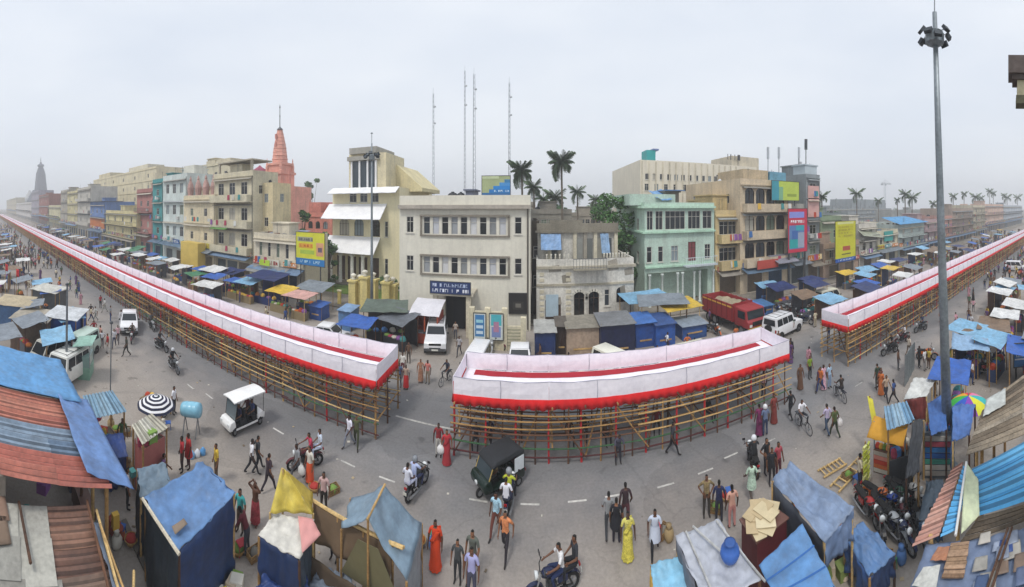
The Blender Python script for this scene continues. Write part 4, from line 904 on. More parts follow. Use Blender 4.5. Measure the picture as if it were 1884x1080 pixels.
MB().lathe([(.35, 0), (.4, .2), (.3, 2.6), (.38, 3), (.1, 4.5)], 8, (4.8, -2, tz(345))).obj('side_turret', PK2, T)
for i in range(5): MB().bb((-3+i*1.6, -3.08, tz(365)), (-2.3+i*1.6, -3.003, tz(352))).obj('niche', PK2, T)
MB().lathe([(2.4, 0), (2.3, .5), (1.6, 1.6), (.5, 2.3), (.15, 2.7)], 12, (-5.2, -2, tz(322))).bb((-7.4, -4, tz(338)), (-3.2, 0, tz(322))).obj('porch_roof', mat('a9566f', 'plaster'), T)
# stone temple far off
pt = QR(75, 380, 430); T = thing('stone_temple', 'tall grey curvilinear stone temple tower at the far street end', 'temple', (pt.x, pt.y, 0))
zt_ = 11.3 + (380-302)*430/640; GS = mat('6d707c', 'stone')
sp_ = MB(); prof = [(6.6, 0), (6.8, 14), (7.0, 26), (7.0, 34), (6.3, 44), (5.2, 52), (3.8, 58), (3.0, 60)]
sp_.lathe(prof, 16, wob=.05); sp_.obj('tower', GS, T)
for i in range(8):
    a = 2*pi*i/8; MB().tube([(6.9*cos(a), 6.9*sin(a), 4), (7.3*cos(a), 7.3*sin(a), 30), (5.4*cos(a), 5.4*sin(a), 51), (3.6*cos(a), 3.6*sin(a), 58)], [.9, .9, .7, .4], 5).obj('rib', GS, T)
MB().lathe([(2.6, 60), (4.2, 61), (4.4, 62.2), (3.2, 63.4), (1.4, 64.2), (1.0, 66), (.5, 67), (.25, 72)], 14).obj('crown_stone', GS, T)
MB().lathe([(9, 0), (9, 14), (8.4, 17), (8.8, 17.5), (6.5, 22), (6.9, 22.5), (4, 27), (1.5, 31)], 4, (12, -10, 0)).obj('assembly_hall', GS, T)
MB().lathe([(8, 0), (8, 18), (7, 22), (4, 27), (1, 32)], 8, (-15, -12, 0)).obj('white_shrine', mat('c8c8c8', 'plaster'), T)
# ---------------------------------------------------------------- right row
B = S('ochre_apartment', 'ochre apartment house with deep balconies beside the green house', 'building', 1316, 1362, 388, 37.5, 14, 'd5bf8e', 3, 2, balc='wall', ac='d3bd8c', ground='shutter', ww=1.8, wh=1.7, tanks=0)
B.hut(B.w*.2, B.w*.8, 2, 7, 2.6, 'd2bb88')
B = S('arcade_hotel', 'beige hotel with scalloped arched balconies and rooftop dishes', 'building', 1362, 1450, 332, 36.5, 16, 'd2c0a4', 4, 4, ww=1.9, wh=2.2, kind='arch', balc='wall', ac='cdbca2', ground='shutter', tanks=1, sidewin=('l', 3, 2))
B.part('top_pavilion', MB().bb((B.w*.1, .5, B.h), (B.w*.6, 7, B.h+2.0)), 'c9b595')
B.part('shop_fascia', MB().bb((B.w*.2, -1.5, 3.2), (B.w*.62, -1.4, 4.3)), 'b5473a', 'paint'); B.awning(B.w*.55, B.w, 4.6, 2.4, .8, '8c8c98')
B.part('blue_shed', MB().bb((B.w*.62, .3, B.h), (B.w*.98, 6, B.h+1.9)), '6fa5bd', 'tin')
p = QY(1420, 368, 35.8); q = QY(1470, 366, 35.8)
board('lime_billboard', 'lime green billboard with teal picture on beige hotel roof', 'billboard', (p.x, 35.8, p.z), q.x-p.x, 2.6, 'b9cc55', ((0, .25, 0, 1, '3f96a6'), (.25, .4, 0, .7, '7fb08a'), (.55, .9, .2, .35, '8fa13f')), posts=.8)
for i, (x, r) in enumerate(((1408, .8), (1430, .7), (1442, .8))):
    q = QY(x, 315, 41); o = thing('satellite_dish', 'white satellite dish on mast above the beige hotel roof', 'dish', (q.x, 41, B.h+.1+.7), .3*i, 'dishes on the beige hotel')
    MB().lathe([(.05, -.25), (r*.6, -.1), (r, .15), (r*.97, .17), (r*.58, -.06), (.04, -.2)], 14).obj('dish', mat('d9dde0', 'paint'), o, True).rotation_euler = (radians(60), 0, 0)
    MB().tube([(0, .2, -2), (0, .2, 0)], .05).obj('mast', mat('6a6d70', 'metal'), o)
for i, px in enumerate((1413, 1433, 1470)):
    q = QY(px, 310, 42); o = thing('cell_antenna', 'slim rooftop cell antenna standing on the beige hotel', 'antenna', (q.x, 42, B.h+.1), 0, 'rooftop cell antennas')
    hgt = QY(px, 272, 42).z - B.h; MB().tube([(0, 0, 0), (0, 0, hgt)], .06).obj('mast', mat('8b9096', 'metal'), o); MB().bb((-.16, -.12, hgt-1.8), (.16, .12, hgt)).obj('panel', mat('b9bec4', 'paint'), o)
B = S('sign_tower', 'slim grey sign tower with pink board and mast on top', 'building', 1483, 1508, 322, 36.2, 9, '8e9598', 5, 1, ww=1.4, ground='shutter', tanks=0, par=.5)
B.part('pink_board', MB().bb((.3, -.16, B.h*.62), (B.w-.3, -.06, B.h*.92)), 'd6a9a2', 'paint')
B.part('roof_box', MB().bb((.2, .4, B.h), (B.w-.2, 3, B.h+1.8)).bb((.0, .3, B.h+1.81), (B.w, 3.2, B.h+2.0)), 'b8c4ca', 'paint')
B.part('mast', MB().tube([(B.w*.5, 1.5, B.h+2), (B.w*.5, 1.5, B.h+5)], .07).bb((B.w*.5-.18, 1.35, B.h+4.4), (B.w*.5+.18, 1.65, B.h+6)), '54585c', 'metal')
S('poster_house', 'grey house front behind the tall red poster', 'building', 1450, 1484, 376, 36.6, 10, 'a9a9a2', 3, 2, tanks=0)
p = QY(1450, 466, 34.6); q = QY(1485, 466, 34.6); ht = QY(1468, 384, 34.6).z-p.z
board('red_poster', 'tall red poster with blue and teal picture and white lettering', 'poster', (p.x, 34.6, p.z), q.x-p.x, ht, 'c22b48', ((.06, .84, .79, .93, '8a93d8'), (.06, .84, .08, .62, '5a7fb0'), (.06, .5, .1, .3, '23a0a0'), (.4, .84, .5, .62, '36a3b0'), (.5, .84, .1, .45, '9aa3b8'), (.2, .5, .3, .5, '3b66a8')), letters=((.08, .88, .65, .76, 1, 'f3e9ec'),), posts=0)
MB().bb((p.x+.2, 34.7, .1), (p.x+.45, 34.9, p.z+ht)).bb((q.x-.45, 34.7, .1), (q.x-.2, 34.9, p.z+ht)).obj('poster_stand', mat('55575a', 'metal'), None, False, True)
o = bpy.data.objects['poster_stand']; tag(o, 'pair of steel uprights holding up the tall red poster', 'frame')
p = QY(1537, 472, 33.2); q = QY(1574, 472, 33.2)
board('yellow_signboard', 'upright yellow hoarding with red emblem and blue strip below', 'billboard', (p.x, 33.2, p.z-1.0), q.x-p.x, QY(1555, 407, 33.2).z-p.z+1.0, 'c9c62c', ((0, 1, 0, .09, '1f57ab'), (.35, .72, .27, .38, 'b0503a'), (.3, .75, .17, .2, '6d6a2a'), (.1, .9, .93, .985, 'd5d690')), letters=((.1, .9, .6, .9, 4, 'b0a233'), (.08, .92, .015, .075, 1, 'cfe0f5')), posts=p.z-1.1)
rt = [('olive_house', 'low house with pale green roof terrace behind the yellow hoarding', 1510, 1548, 398, 40, '8a9a80', 2, 2), ('brown_shop', 'brown fronted shop house under the yellow hoarding', 1515, 1580, 446, 36, 'a8907f', 2, 3),
 ('white_shop', 'white shop with slanted grey roof right of the yellow hoarding', 1580, 1612, 412, 37, 'cfcabf', 3, 2), ('teal_sign_shop', 'cream shop with teal signboard in the right street row', 1612, 1652, 424, 37, 'c7c0a8', 2, 3),
 ('blue_roof_house', 'house with bright blue tin roof in the right street row', 1652, 1700, 412, 38, 'b4c0bc', 3, 3), ('plum_house', 'dull plum house just left of the tall floodlight mast', 1700, 1728, 404, 38, 'b39a9c', 3, 2),
 ('salmon_house', 'salmon house with dark balconies beyond the floodlight mast', 1728, 1752, 398, 38, 'bf9488', 3, 2), ('dark_frame_house', 'unfinished dark frame house in the right street row', 1752, 1790, 384, 38, 'a8988c', 4, 3),
 ('cream_corner_house', 'cream corner house with tall dark windows far down the right street', 1790, 1812, 378, 38, 'c9c0ab', 4, 2), ('peach_house', 'long peach house far down the right street', 1812, 1846, 376, 38, 'd4b8a8', 3, 4), ('pale_blue_house', 'pale blue house at the far right street end', 1846, 1880, 378, 38, 'bcc4cc', 3, 5)]
for nm, lb, a, b_, t_, Y, c, st, n in rt:
    B = S(nm, lb, 'building', a, b_, t_, Y, 11, c, st, n, tanks=1, balc='bars' if st > 2 and n > 1 else None)
    if nm == 'blue_roof_house': B.part('tin_roof', MB().sheet([(-.8, -1, B.h+.8), (B.w+.8, -1, B.h+.8), (B.w-1, 5, B.h+2.2), (1, 5, B.h+2.2)], 24, 2, lambda u, v: .05*sin(u*90)), '4f97c9', 'tin')
    if nm == 'teal_sign_shop': B.part('teal_sign', MB().bb((B.w*.3, -.3, 4.2), (B.w*.7, -.2, 6.2)), '3f9a94', 'paint')
    if nm == 'white_shop': B.part('lean_roof', MB().sheet([(-.5, -1.5, 6.0), (B.w+.5, -1.5, 5.2), (B.w+.5, 0, 6.2), (-.5, 0, 7)], 8, 2), '9fa38f', 'tin')
B = S('concrete_frame', 'big grey half-built concrete frame in the hazy distance', 'building', 1520, 1640, 384, 120, 30, '8f979b', 4, 10, ground='hole', ww=3, wh=2.4, kind='hole', tanks=0, par=.4)
B.part('upper_frame', MB().bb((B.w*.4, 4, B.h), (B.w*.98, 20, B.h+6)), '8d959a', 'stone')
for i in range(14):
    q = B.w*(.02 + .07*i); B.part('starter_column', MB().bb((q, 2, B.h), (q+.5, 2.5, B.h+2+2*(i % 3))), '868e92', 'stone')
C = QY(1628, 380, 260); o = thing('tower_crane', 'tower crane standing in haze behind the concrete frame', 'crane', (C.x, 260, 0)); cz = QY(1628, 338, 260).z
cm = mat('8f979c', 'metal')
mb = MB()
for sx in (-1, 1):
    for sy in (-1, 1): mb.tube([(sx, sy, 0), (sx, sy, cz)], .16, 4)
for i in range(24): z = cz*i/24; mb.tube([(-1, -1, z), (1, -1, z+cz/24)], .1, 4); mb.tube([(1, -1, z), (-1, -1, z+cz/24)], .1, 4)
mb.obj('mast', cm, o)
MB().tube([(-9, 0, cz), (17, 0, cz)], .5, 4).tube([(-9, 0, cz+1.6), (17, 0, cz+1)], .25, 4).tube([(0, 0, cz), (0, 0, cz+6)], .3, 4).tube([(0, 0, cz+6), (14, 0, cz+1)], .12, 4).tube([(0, 0, cz+6), (-8, 0, cz+1)], .12, 4).obj('jib', cm, o)
MB().bb((-9.5, -1, cz-2.5), (-6, 1, cz-.6)).obj('counterweight', cm, o); MB().bb((.8, -1, cz-2.4), (3, 1, cz-.6)).obj('cab', cm, o)
# corner of the neighbouring house, upper right edge
p = QR(1884, 160, 9.0)
ce = thing('eave_corner', 'stained concrete eave corner of the neighbouring house, above the mast', 'building', (0, 0, 0)); BASE[ce.name] = Vector((0, 0, 0))
a = QR(1853, 121, 9.0); b_ = QR(1866, 157, 8.9); zt0, zt1 = a.z, b_.z
d1 = Vector((sin(th(1855)), cos(th(1855)), 0)); d2 = Vector((d1.y, -d1.x, 0))
def ex(f, r, z): q = d1*f + d2*r; return Vector((q.x, q.y, z))
def eb(f0, f1, r0, r1, z0, z1, c, nm, k='stone'):
    mb = MB(); q = [ex(f0, r0, z0), ex(f1, r0, z0), ex(f1, r1, z0), ex(f0, r1, z0)]; t_ = [v + Vector((0, 0, z1-z0)) for v in q]; mb.poly(q); mb.poly(t_)
    for i in range(4): mb.poly([q[i], q[(i+1) % 4], t_[(i+1) % 4], t_[i]])
    return mb.obj(nm, mat(c, k), ce, False, True)
eb(8.3, 9.0, .0, 3.5, 14.5, 14.92, '7b706b', 'eave_slab'); eb(8.35, 8.95, .1, 3.5, 14.36, 14.498, '5c5450', 'eave_lip'); eb(8.4, 8.9, .22, 3.5, 14.0, 14.358, 'b8b295', 'moulding'); eb(8.4, 8.9, .19, 3.5, 13.8, 13.998, '6d6c58', 'moulding'); eb(8.45, 8.85, .56, 3.5, 0, 13.798, 'c9c4aa', 'wall', 'plaster')
# ================================================================ vehicles (local +y is forward)
def torus(mb, c, R, r, n=20, k=6, axis='x'):
    st = len(mb.v); c = Vector(c)
    for i in range(n):
        a = 2*pi*i/n
        for j in range(k):
            b = 2*pi*j/k; q = R + r*cos(b); u = r*sin(b)
            mb.v.append(tuple(c + (Vector((u, q*cos(a), q*sin(a))) if axis == 'x' else Vector((q*cos(a), q*sin(a), u)))))
    for i in range(n):
        for j in range(k): mb.face((st+i*k+j, st+i*k+(j+1) % k, st+((i+1) % n)*k+(j+1) % k, st+((i+1) % n)*k+j))
    return mb
TY = mat('1b1b1c', 'rubber'); CHR = mat('9a9da0', 'metal'); BLK = mat('1d1e20', 'gloss'); RIMM = mat('8b8d90', 'metal')
LAMP = mat('dfe3e4', 'gloss'); TAIL = mat('9c1d1d', 'gloss'); PLATE = mat('d9d9d0', 'paint')
def disc(mb, c, R, w, n=16):
    st = len(mb.v); c = Vector(c)
    for s in (-1, 1):
        for i in range(n): a = 2*pi*i/n; mb.v.append((c.x + s*w/2, c.y + R*cos(a), c.z + R*sin(a)))
    mb.face(range(st, st+n)); mb.face(range(st+2*n-1, st+n-1, -1))
    for i in range(n): mb.face((st+i, st+(i+1) % n, st+n+(i+1) % n, st+n+i))
    return mb
def wheel(parent, c, R, w, spokes=0, name='wheel'):
    def mk():
        if w < .14: return torus(MB(), (0, 0, 0), R-w/2, w/2, 20, 6).mesh('tyre', TY, True)
        mb = MB(); st = 0; n = 20; pr = [(R*.62, -w/2), (R*.92, -w/2), (R, -w*.36), (R, w*.36), (R*.92, w/2), (R*.62, w/2)]
        for i in range(n):
            a = 2*pi*i/n
            for r, x in pr: mb.v.append((x, r*cos(a), r*sin(a)))
        k = len(pr)
        for i in range(n):
            for j in range(k): mb.face((i*k+j, i*k+(j+1) % k, ((i+1) % n)*k+(j+1) % k, ((i+1) % n)*k+j))
        return mb.mesh('tyre', TY, False)
    def mr():
        mb = MB()
        if spokes:
            torus(mb, (0, 0, 0), R-w*1.05, .018, 20, 5); disc(mb, (0, 0, 0), .05, .1, 8)
            for i in range(spokes): a = 2*pi*i/spokes; mb.tube([(0, 0, 0), (0, (R-w)*cos(a), (R-w)*sin(a))], .008 if spokes > 6 else .02, 4)
        else:
            disc(mb, (0, 0, 0), R*.60, w*.8, 14); disc(mb, (0, 0, 0), R*.22, w*1.02, 10)
            for i in range(5): a = 2*pi*i/5; mb.box((0, R*.4*cos(a), R*.4*sin(a)), (w*.9, R*.16, R*.3), rx=a)
        return mb.mesh('rim', RIMM, False)
    o = inst(cached(('ty', R, w), mk), name, parent, c); inst(cached(('ri', R, w, spokes), mr), 'rim', o); return o
def make_moto():
    o = thing('motorcycle', 'x', 'motorcycle')
    wheel(o, (0, .64, .30), .30, .10, 6); wheel(o, (0, -.62, .30), .30, .11, 6)
    MB().tube([(0, .42, .86), (0, .18, .62), (0, .12, .34), (0, -.2, .32), (0, -.3, .6)], .028, 6).tube([(0, .40, .82), (0, -.1, .70), (0, -.75, .76)], .028, 6).tube([(.1, -.62, .30), (.1, -.2, .34)], .025, 6).tube([(-.1, -.62, .30), (-.1, -.2, .34)], .025, 6).tube([(.11, -.62, .32), (.11, -.42, .72)], .03, 6).tube([(-.11, -.62, .32), (-.11, -.42, .72)], .03, 6).obj('frame', BLK, o)
    MB().tube([(.08, .64, .30), (.08, .44, .92)], .026, 6).tube([(-.08, .64, .30), (-.08, .44, .92)], .026, 6).obj('front_fork', CHR, o)
    MB().tube([(-.36, .30, 1.03), (-.2, .42, 1.02), (0, .45, .98), (.2, .42, 1.02), (.36, .30, 1.03)], .018, 6).tube([(.3, .33, 1.03), (.34, .38, 1.2)], .012, 5).tube([(-.3, .33, 1.03), (-.34, .38, 1.2)], .012, 5).bb((.28, .37, 1.18), (.42, .40, 1.27)).bb((-.42, .37, 1.18), (-.28, .40, 1.27)).obj('handlebar', BLK, o)
    MB().lathe([(.05, 0), (.1, .03), (.115, .1), (.11, .12)], 12).obj('headlamp', LAMP, o, True, loc=(0, .50, .88)).rotation_euler = (radians(-90), 0, 0)
    tk = MB(); st = 0; n = 10
    for y, w, z, h in ((.40, .09, .84, .06), (.30, .15, .86, .11), (.12, .16, .86, .12), (-.04, .11, .82, .08), (-.10, .08, .79, .05)):
        for i in range(n): a = 2*pi*i/n; tk.v.append((w*cos(a), y, z + h*sin(a)))
    for s in range(4):
        for i in range(n): tk.face((s*n+i, s*n+(i+1) % n, (s+1)*n+(i+1) % n, (s+1)*n+i))
    tk.face(range(n)); tk.face(range(4*n, 5*n)); tk.obj('fuel_tank', mat('a82a2a', 'gloss'), o, True)
    se = MB()
    for y, w, z0, z1 in ((-.06, .10, .76, .82), (-.2, .14, .76, .84), (-.5, .15, .78, .87), (-.78, .12, .82, .89)): se.v += [(-w, y, z0), (w, y, z0), (w*.8, y, z1), (-w*.8, y, z1)]
    for s in range(3):
        for i in range(4): se.face((s*4+i, s*4+(i+1) % 4, (s+1)*4+(i+1) % 4, (s+1)*4+i))
    se.face((0, 1, 2, 3)); se.face((12, 13, 14, 15)); se.obj('seat', mat('1e1d1d', 'rubber'), o)
    MB().bb((-.13, -.08, .30), (.13, .22, .56)).bb((-.09, .0, .56), (.09, .18, .68)).bb((-.17, -.02, .34), (-.13, .12, .46)).obj('engine', mat('55585b', 'metal'), o)
    MB().tube([(.12, .18, .4), (.15, .05, .28), (.16, -.25, .28), (.17, -.8, .36)], [.025, .03, .04, .05], 8).obj('exhaust', CHR, o)
    for y0, R, nm in ((.64, .34, 'front_mudguard'), (-.62, .35, 'rear_mudguard')):
        mb = MB(); k = 8
        for i in range(k+1):
            a = radians(20 + 140*i/k); mb.v += [(-.065, y0 + R*cos(a), .30 + R*sin(a)), (.065, y0 + R*cos(a), .30 + R*sin(a)), (.06, y0 + (R-.012)*cos(a), .30 + (R-.012)*sin(a)), (-.06, y0 + (R-.012)*cos(a), .30 + (R-.012)*sin(a))]
        for i in range(k):
            for j in range(4): mb.face((i*4+j, i*4+(j+1) % 4, i*4+4+(j+1) % 4, i*4+4+j))
        mb.obj(nm, mat('a82a2a', 'gloss'), o)
    MB().bb((-.06, -.93, .72), (.06, -.88, .80)).obj('tail_lamp', TAIL, o); MB().bb((-.09, -.965, .52), (.09, -.955, .64)).obj('number_plate', PLATE, o)
    [MB().bb((x_-.02, -.45, .52), (x_+.02, -.12, .74)).obj('side_cover', mat('a82a2a', 'gloss'), o) for x_ in (-.12, .12)]
    return o
def bevel_obj(o, w=.05, seg=2):
    bm = bmesh.new(); bm.from_mesh(o.data); bmesh.ops.remove_doubles(bm, verts=bm.verts, dist=.001)
    bmesh.ops.bevel(bm, geom=[e for e in bm.edges if e.calc_face_angle(0) > .5], offset=w, segments=seg, affect='EDGES', profile=.5); bm.to_mesh(o.data); bm.free()
    o.data.polygons.foreach_set('use_smooth', [True]*len(o.data.polygons)); return o
def extr(prof, x0, x1, taper=None):
    mb = MB(); n = len(prof)
    for x in (x0, x1):
        for y, z in prof:
            k = taper(z) if taper else 1; mb.v.append((x*k, y, z))
    mb.face(range(n)); mb.face(range(2*n-1, n-1, -1))
    for i in range(n): mb.face((i, n+i, n+(i+1) % n, (i+1) % n))
    return mb
def make_car(name, L, W, zb, hood, belt, roof, ws0, ws1, r1, r0, col='e8e8ea', R=.32, spare=False, rack=False, front='f'):
    o = thing(name, 'x', 'car' if name != 'van' else 'van'); l = L/2; w = W/2; pm = mat(col, 'gloss')
    prof = [(-l, zb+.1), (-l+.1, zb), (l-.1, zb), (l, zb+.12), (l, hood-.16), (l-.14, hood-.02), (ws0, hood+.06 if hood < belt else belt), (ws0-.05, belt), (r0, belt), (-l+.04, belt-.06), (-l, belt-.25)]
    b = bevel_obj(extr(prof, -w, w, lambda z: 1 - .06*max(0, (z-zb-.35))).obj('body', pm, o), .05, 2)
    tw = lambda z: w*(.95 - .13*(z-belt)/(roof-belt))
    g = MB(); z0, z1 = belt-.04, roof-.02
    B0 = [(-tw(z0), ws0), (tw(z0), ws0), (tw(z0), r0), (-tw(z0), r0)]; T0 = [(-tw(z1), ws1), (tw(z1), ws1), (tw(z1), r1), (-tw(z1), r1)]
    def quad(a, b, c, d): return [Vector(a), Vector(b), Vector(c), Vector(d)]
    def lerp(q, u, v): return q[0]*(1-u)*(1-v) + q[1]*u*(1-v) + q[2]*u*v + q[3]*(1-u)*v
    faces = {}
    for i, nm in enumerate(('windscreen', 'side', 'rear_window', 'side')):
        j = (i+1) % 4; q = quad((B0[i][0], B0[i][1], z0), (B0[j][0], B0[j][1], z0), (T0[j][0], T0[j][1], z1), (T0[i][0], T0[i][1], z1)); g.poly(q); faces.setdefault(nm, []).append(q)
    g.poly([(x, y, z1) for x, y in T0]); cb = g.obj('cabin', pm, o)
    gm = glass('22282d')
    def pane(q, u0, u1, v0, v1, nm):
        c = sum(q, Vector())/4; nn = (q[1]-q[0]).cross(q[3]-q[0]).normalized(); nn = nn if nn.dot(c-Vector((0, 0, belt*.8))) > 0 else -nn
        p = [lerp(q, a, b)+nn*.012 for a, b in ((u0, v0), (u1, v0), (u1, v1), (u0, v1))]; mb = MB(); mb.poly(p); mb.poly([x - nn*.01 for x in p])
        for i in range(4): mb.poly([p[i], p[(i+1) % 4], p[(i+1) % 4]-nn*.01, p[i]-nn*.01])
        mb.obj(nm, gm, o)
    pane(faces['windscreen'][0], .06, .94, .12, .92, 'windscreen'); pane(faces['rear_window'][0], .1, .9, .2, .88, 'rear_window')
    ns = 3 if (ws0-r0) > 2.4 else 2
    for q in faces['side']:
        for k in range(ns): pane(q, .05+.9*k/ns+.015, .05+.9*(k+1)/ns-.015, .14, .9, 'side_window')
    rt = MB().bb((-tw(roof)+.01, r1, roof-.02), (tw(roof)-.01, ws1, roof+.035)); bevel_obj(rt.obj('roof', pm, o), .03, 2)
    for y in (l-.62 if L < 4.4 else l-.8, -l+.65):
        for s in (-1, 1): wheel(o, (s*(w-.08), y, R), R, .18); MB().bb((0, 0, 0), (.01, .01, .01))
    for y in (l-.62 if L < 4.4 else l-.8, -l+.65):
        for s in (-1, 1): disc(MB(), (s*(w-.005), y, R+.02), R+.07, .03, 14).obj('wheel_arch', BLK, o)
    for s in (-1, 1):
        MB().bb((s*w*.82-.13, l-.02, hood-.26), (s*w*.82+.13, l+.015, hood-.12)).obj('headlight', LAMP, o)
        MB().bb((s*w*.86-.08, -l-.015, belt-.42), (s*w*.86+.08, -l+.02, belt-.16)).obj('tail_light', TAIL, o)
        MB().bb((s*(w+.09)-.07, ws0-.25, belt+.02), (s*(w+.09)+.07, ws0-.18, belt+.16)).obj('mirror', BLK, o)
    MB().bb((-w*.55, l-.005, hood-.28), (w*.55, l+.012, hood-.12)).bb((-w*.5, l-.005, zb+.16), (w*.5, l+.012, zb+.26)).obj('grille', BLK, o)
    MB().bb((-w*.98, l-.06, zb+.02), (w*.98, l+.07, zb+.2)).obj('bumper', mat('4a4c4f', 'paint'), o); MB().bb((-w*.98, -l-.07, zb+.02), (w*.98, -l+.06, zb+.2)).obj('bumper', mat('4a4c4f', 'paint'), o)
    MB().bb((-.25, l+.07, zb+.05), (.25, l+.08, zb+.17)).obj('number_plate', PLATE, o)
    if spare: disc(MB(), (0, 0, 0), .33, .2, 16).obj('spare_wheel', TY, o, loc=(0, -l-.1, belt-.15), rz=pi/2)
    if rack:
        mb = MB()
        for s in (-1, 1): mb.tube([(s*tw(roof)*.8, r1+.1, roof+.12), (s*tw(roof)*.8, ws1-.1, roof+.12)], .02, 5)
        for i in range(4): y = r1+.2+(ws1-r1-.4)*i/3; mb.tube([(-tw(roof)*.8, y, roof+.12), (tw(roof)*.8, y, roof+.12)], .018, 5)
        mb.obj('roof_rack', BLK, o)
    return o
def make_ecart():
    o = thing('electric_cart', 'white open electric cart carrying passengers on the near carriageway', 'cart'); wm = mat('eeeeec', 'gloss'); dk = mat('25272c', 'rubber')
    MB().bb((-.72, -1.7, .32), (.72, 1.55, .42)).obj('floor', dk, o)
    bevel_obj(extr([(1.2, .3), (1.85, .34), (1.9, .6), (1.7, .82), (1.3, .86), (1.2, .6)], -.7, .7).obj('cowl', wm, o), .05)
    bevel_obj(extr([(-1.9, .35), (-1.15, .3), (-1.1, .72), (-1.7, .78), (-1.92, .65)], -.7, .7).obj('rear_body', wm, o), .04)
    for y in (.55, -.75):
        s = MB().bb((-.66, y-.3, .43), (.66, y+.2, .72)).obj('seat', dk, o); bevel_obj(s, .03); bevel_obj(MB().bb((-.66, y-.36, .7), (.66, y-.28, 1.2)).obj('seat_back', dk, o), .02)
    r = MB().sheet([(-.8, -1.9, 1.9), (.8, -1.9, 1.9), (.8, 1.45, 1.92), (-.8, 1.45, 1.92)], 6, 8, lambda u, v: .07*sin(pi*u) + .03*sin(pi*v), t=.06).obj('roof', wm, o)
    for s in (-1, 1):
        MB().tube([(s*.68, 1.3, .84), (s*.72, 1.05, 1.9)], .025, 6).obj('roof_post', BLK, o); MB().tube([(s*.68, -1.75, .7), (s*.72, -1.75, 1.9)], .025, 6).obj('roof_post', BLK, o); MB().tube([(s*.7, -.3, .42), (s*.72, -.3, 1.9)], .02, 6).obj('roof_post', BLK, o)
        wheel(o, (s*.62, 1.3, .25), .25, .18); wheel(o, (s*.62, -1.4, .25), .25, .18)
        MB().bb((s*.5-.12, 1.86, .6), (s*.5+.12, 1.92, .72)).obj('headlight', LAMP, o)
        MB().bb((s*.71-.02, -1.1, .3), (s*.71+.02, 1.2, .42)).obj('side_sill', wm, o)
    torus(MB(), (0, 0, 0), .17, .016, 14, 5, 'z').obj('steering_wheel', BLK, o, True, loc=(-.35, 1.05, .98)).rotation_euler = (radians(35), 0, 0)
    MB().sheet([(-.66, 1.28, .86), (.66, 1.28, .86), (.66, 1.08, 1.86), (-.66, 1.08, 1.86)], 2, 2, t=.01).obj('windscreen', glass('5a666c'), o)
    return o
def make_auto():
    o = thing('auto_rickshaw', 'black and green three-wheeled auto rickshaw with white panel on its hood side', 'rickshaw'); gm = mat('12261f', 'gloss'); ck = mat('26292d', 'rubber'); 
    bevel_obj(extr([(-1.25, .3), (.2, .28), (.3, .42), (.9, .42), (1.2, .5), (1.28, .8), (1.15, 1.0), (.85, 1.02), (.7, .5), (.1, .5), (0, .75), (-1.2, .8), (-1.3, .6)], -.62, .62, lambda z: 1).obj('body', gm, o), .05)
    bevel_obj(extr([(.78, 1.55), (.5, 1.72), (-.9, 1.74), (-1.2, 1.6), (-1.25, 1.45), (.78, 1.45)], -.64, .64).obj('canopy', ck, o), .06)
    MB().sheet([(-.6, -1.27, .8), (.6, -1.27, .8), (.6, -1.22, 1.46), (-.6, -1.22, 1.46)], 3, 3, t=.04).obj('rear_curtain', ck, o)
    MB().bb((-.665, -1.15, .78), (-.645, -.55, 1.42)).obj('side_panel', mat('d4dade', 'paint'), o)
    for s in (-1, 1):
        MB().sheet([(s*.62, -1.2, .8), (s*.62, -.75, .8), (s*.62, -.7, 1.46), (s*.62, -1.2, 1.46)], 3, 2, t=.03).obj('side_curtain', ck, o)
        MB().tube([(s*.58, .95, 1.0), (s*.58, .72, 1.5)], .025, 6).obj('pillar', mat('b59a55', 'paint'), o); MB().tube([(s*.6, -.1, .72), (s*.6, -.1, 1.48)], .02, 6).obj('pillar', BLK, o)
        wheel(o, (s*.58, -.85, .23), .23, .13); MB().bb((s*.63-.06, .82, 1.1), (s*.63+.06, .86, 1.24)).obj('mirror', BLK, o)
        MB().bb((s*.5-.08, -1.34, .5), (s*.5+.08, -1.31, .62)).obj('tail_light', TAIL, o)
    wheel(o, (0, 1.1, .23), .23, .13); MB().sheet([(-.55, .95, 1.02), (.55, .95, 1.02), (.55, .76, 1.46), (-.55, .76, 1.46)], 2, 2, t=.01).obj('windscreen', glass('39444a'), o)
    bevel_obj(MB().bb((-.55, -.9, .52), (.55, -.35, .72)).obj('seat', mat('4a1f27', 'rubber'), o), .04); MB().bb((-.55, -.98, .7), (.55, -.9, 1.2)).obj('seat_back', mat('4a1f27', 'rubber'), o); MB().bb((-.25, .15, .5), (.25, .5, .68)).obj('driver_seat', BLK, o)
    MB().lathe([(.05, 0), (.1, .04), (.11, .08)], 10).obj('headlight', LAMP, o, True, loc=(0, 1.26, .78)).rotation_euler = (radians(-90), 0, 0)
    MB().tube([(-.3, .75, 1.02), (0, .82, 1.0), (.3, .75, 1.02)], .018, 6).obj('handlebar', BLK, o)
    return o
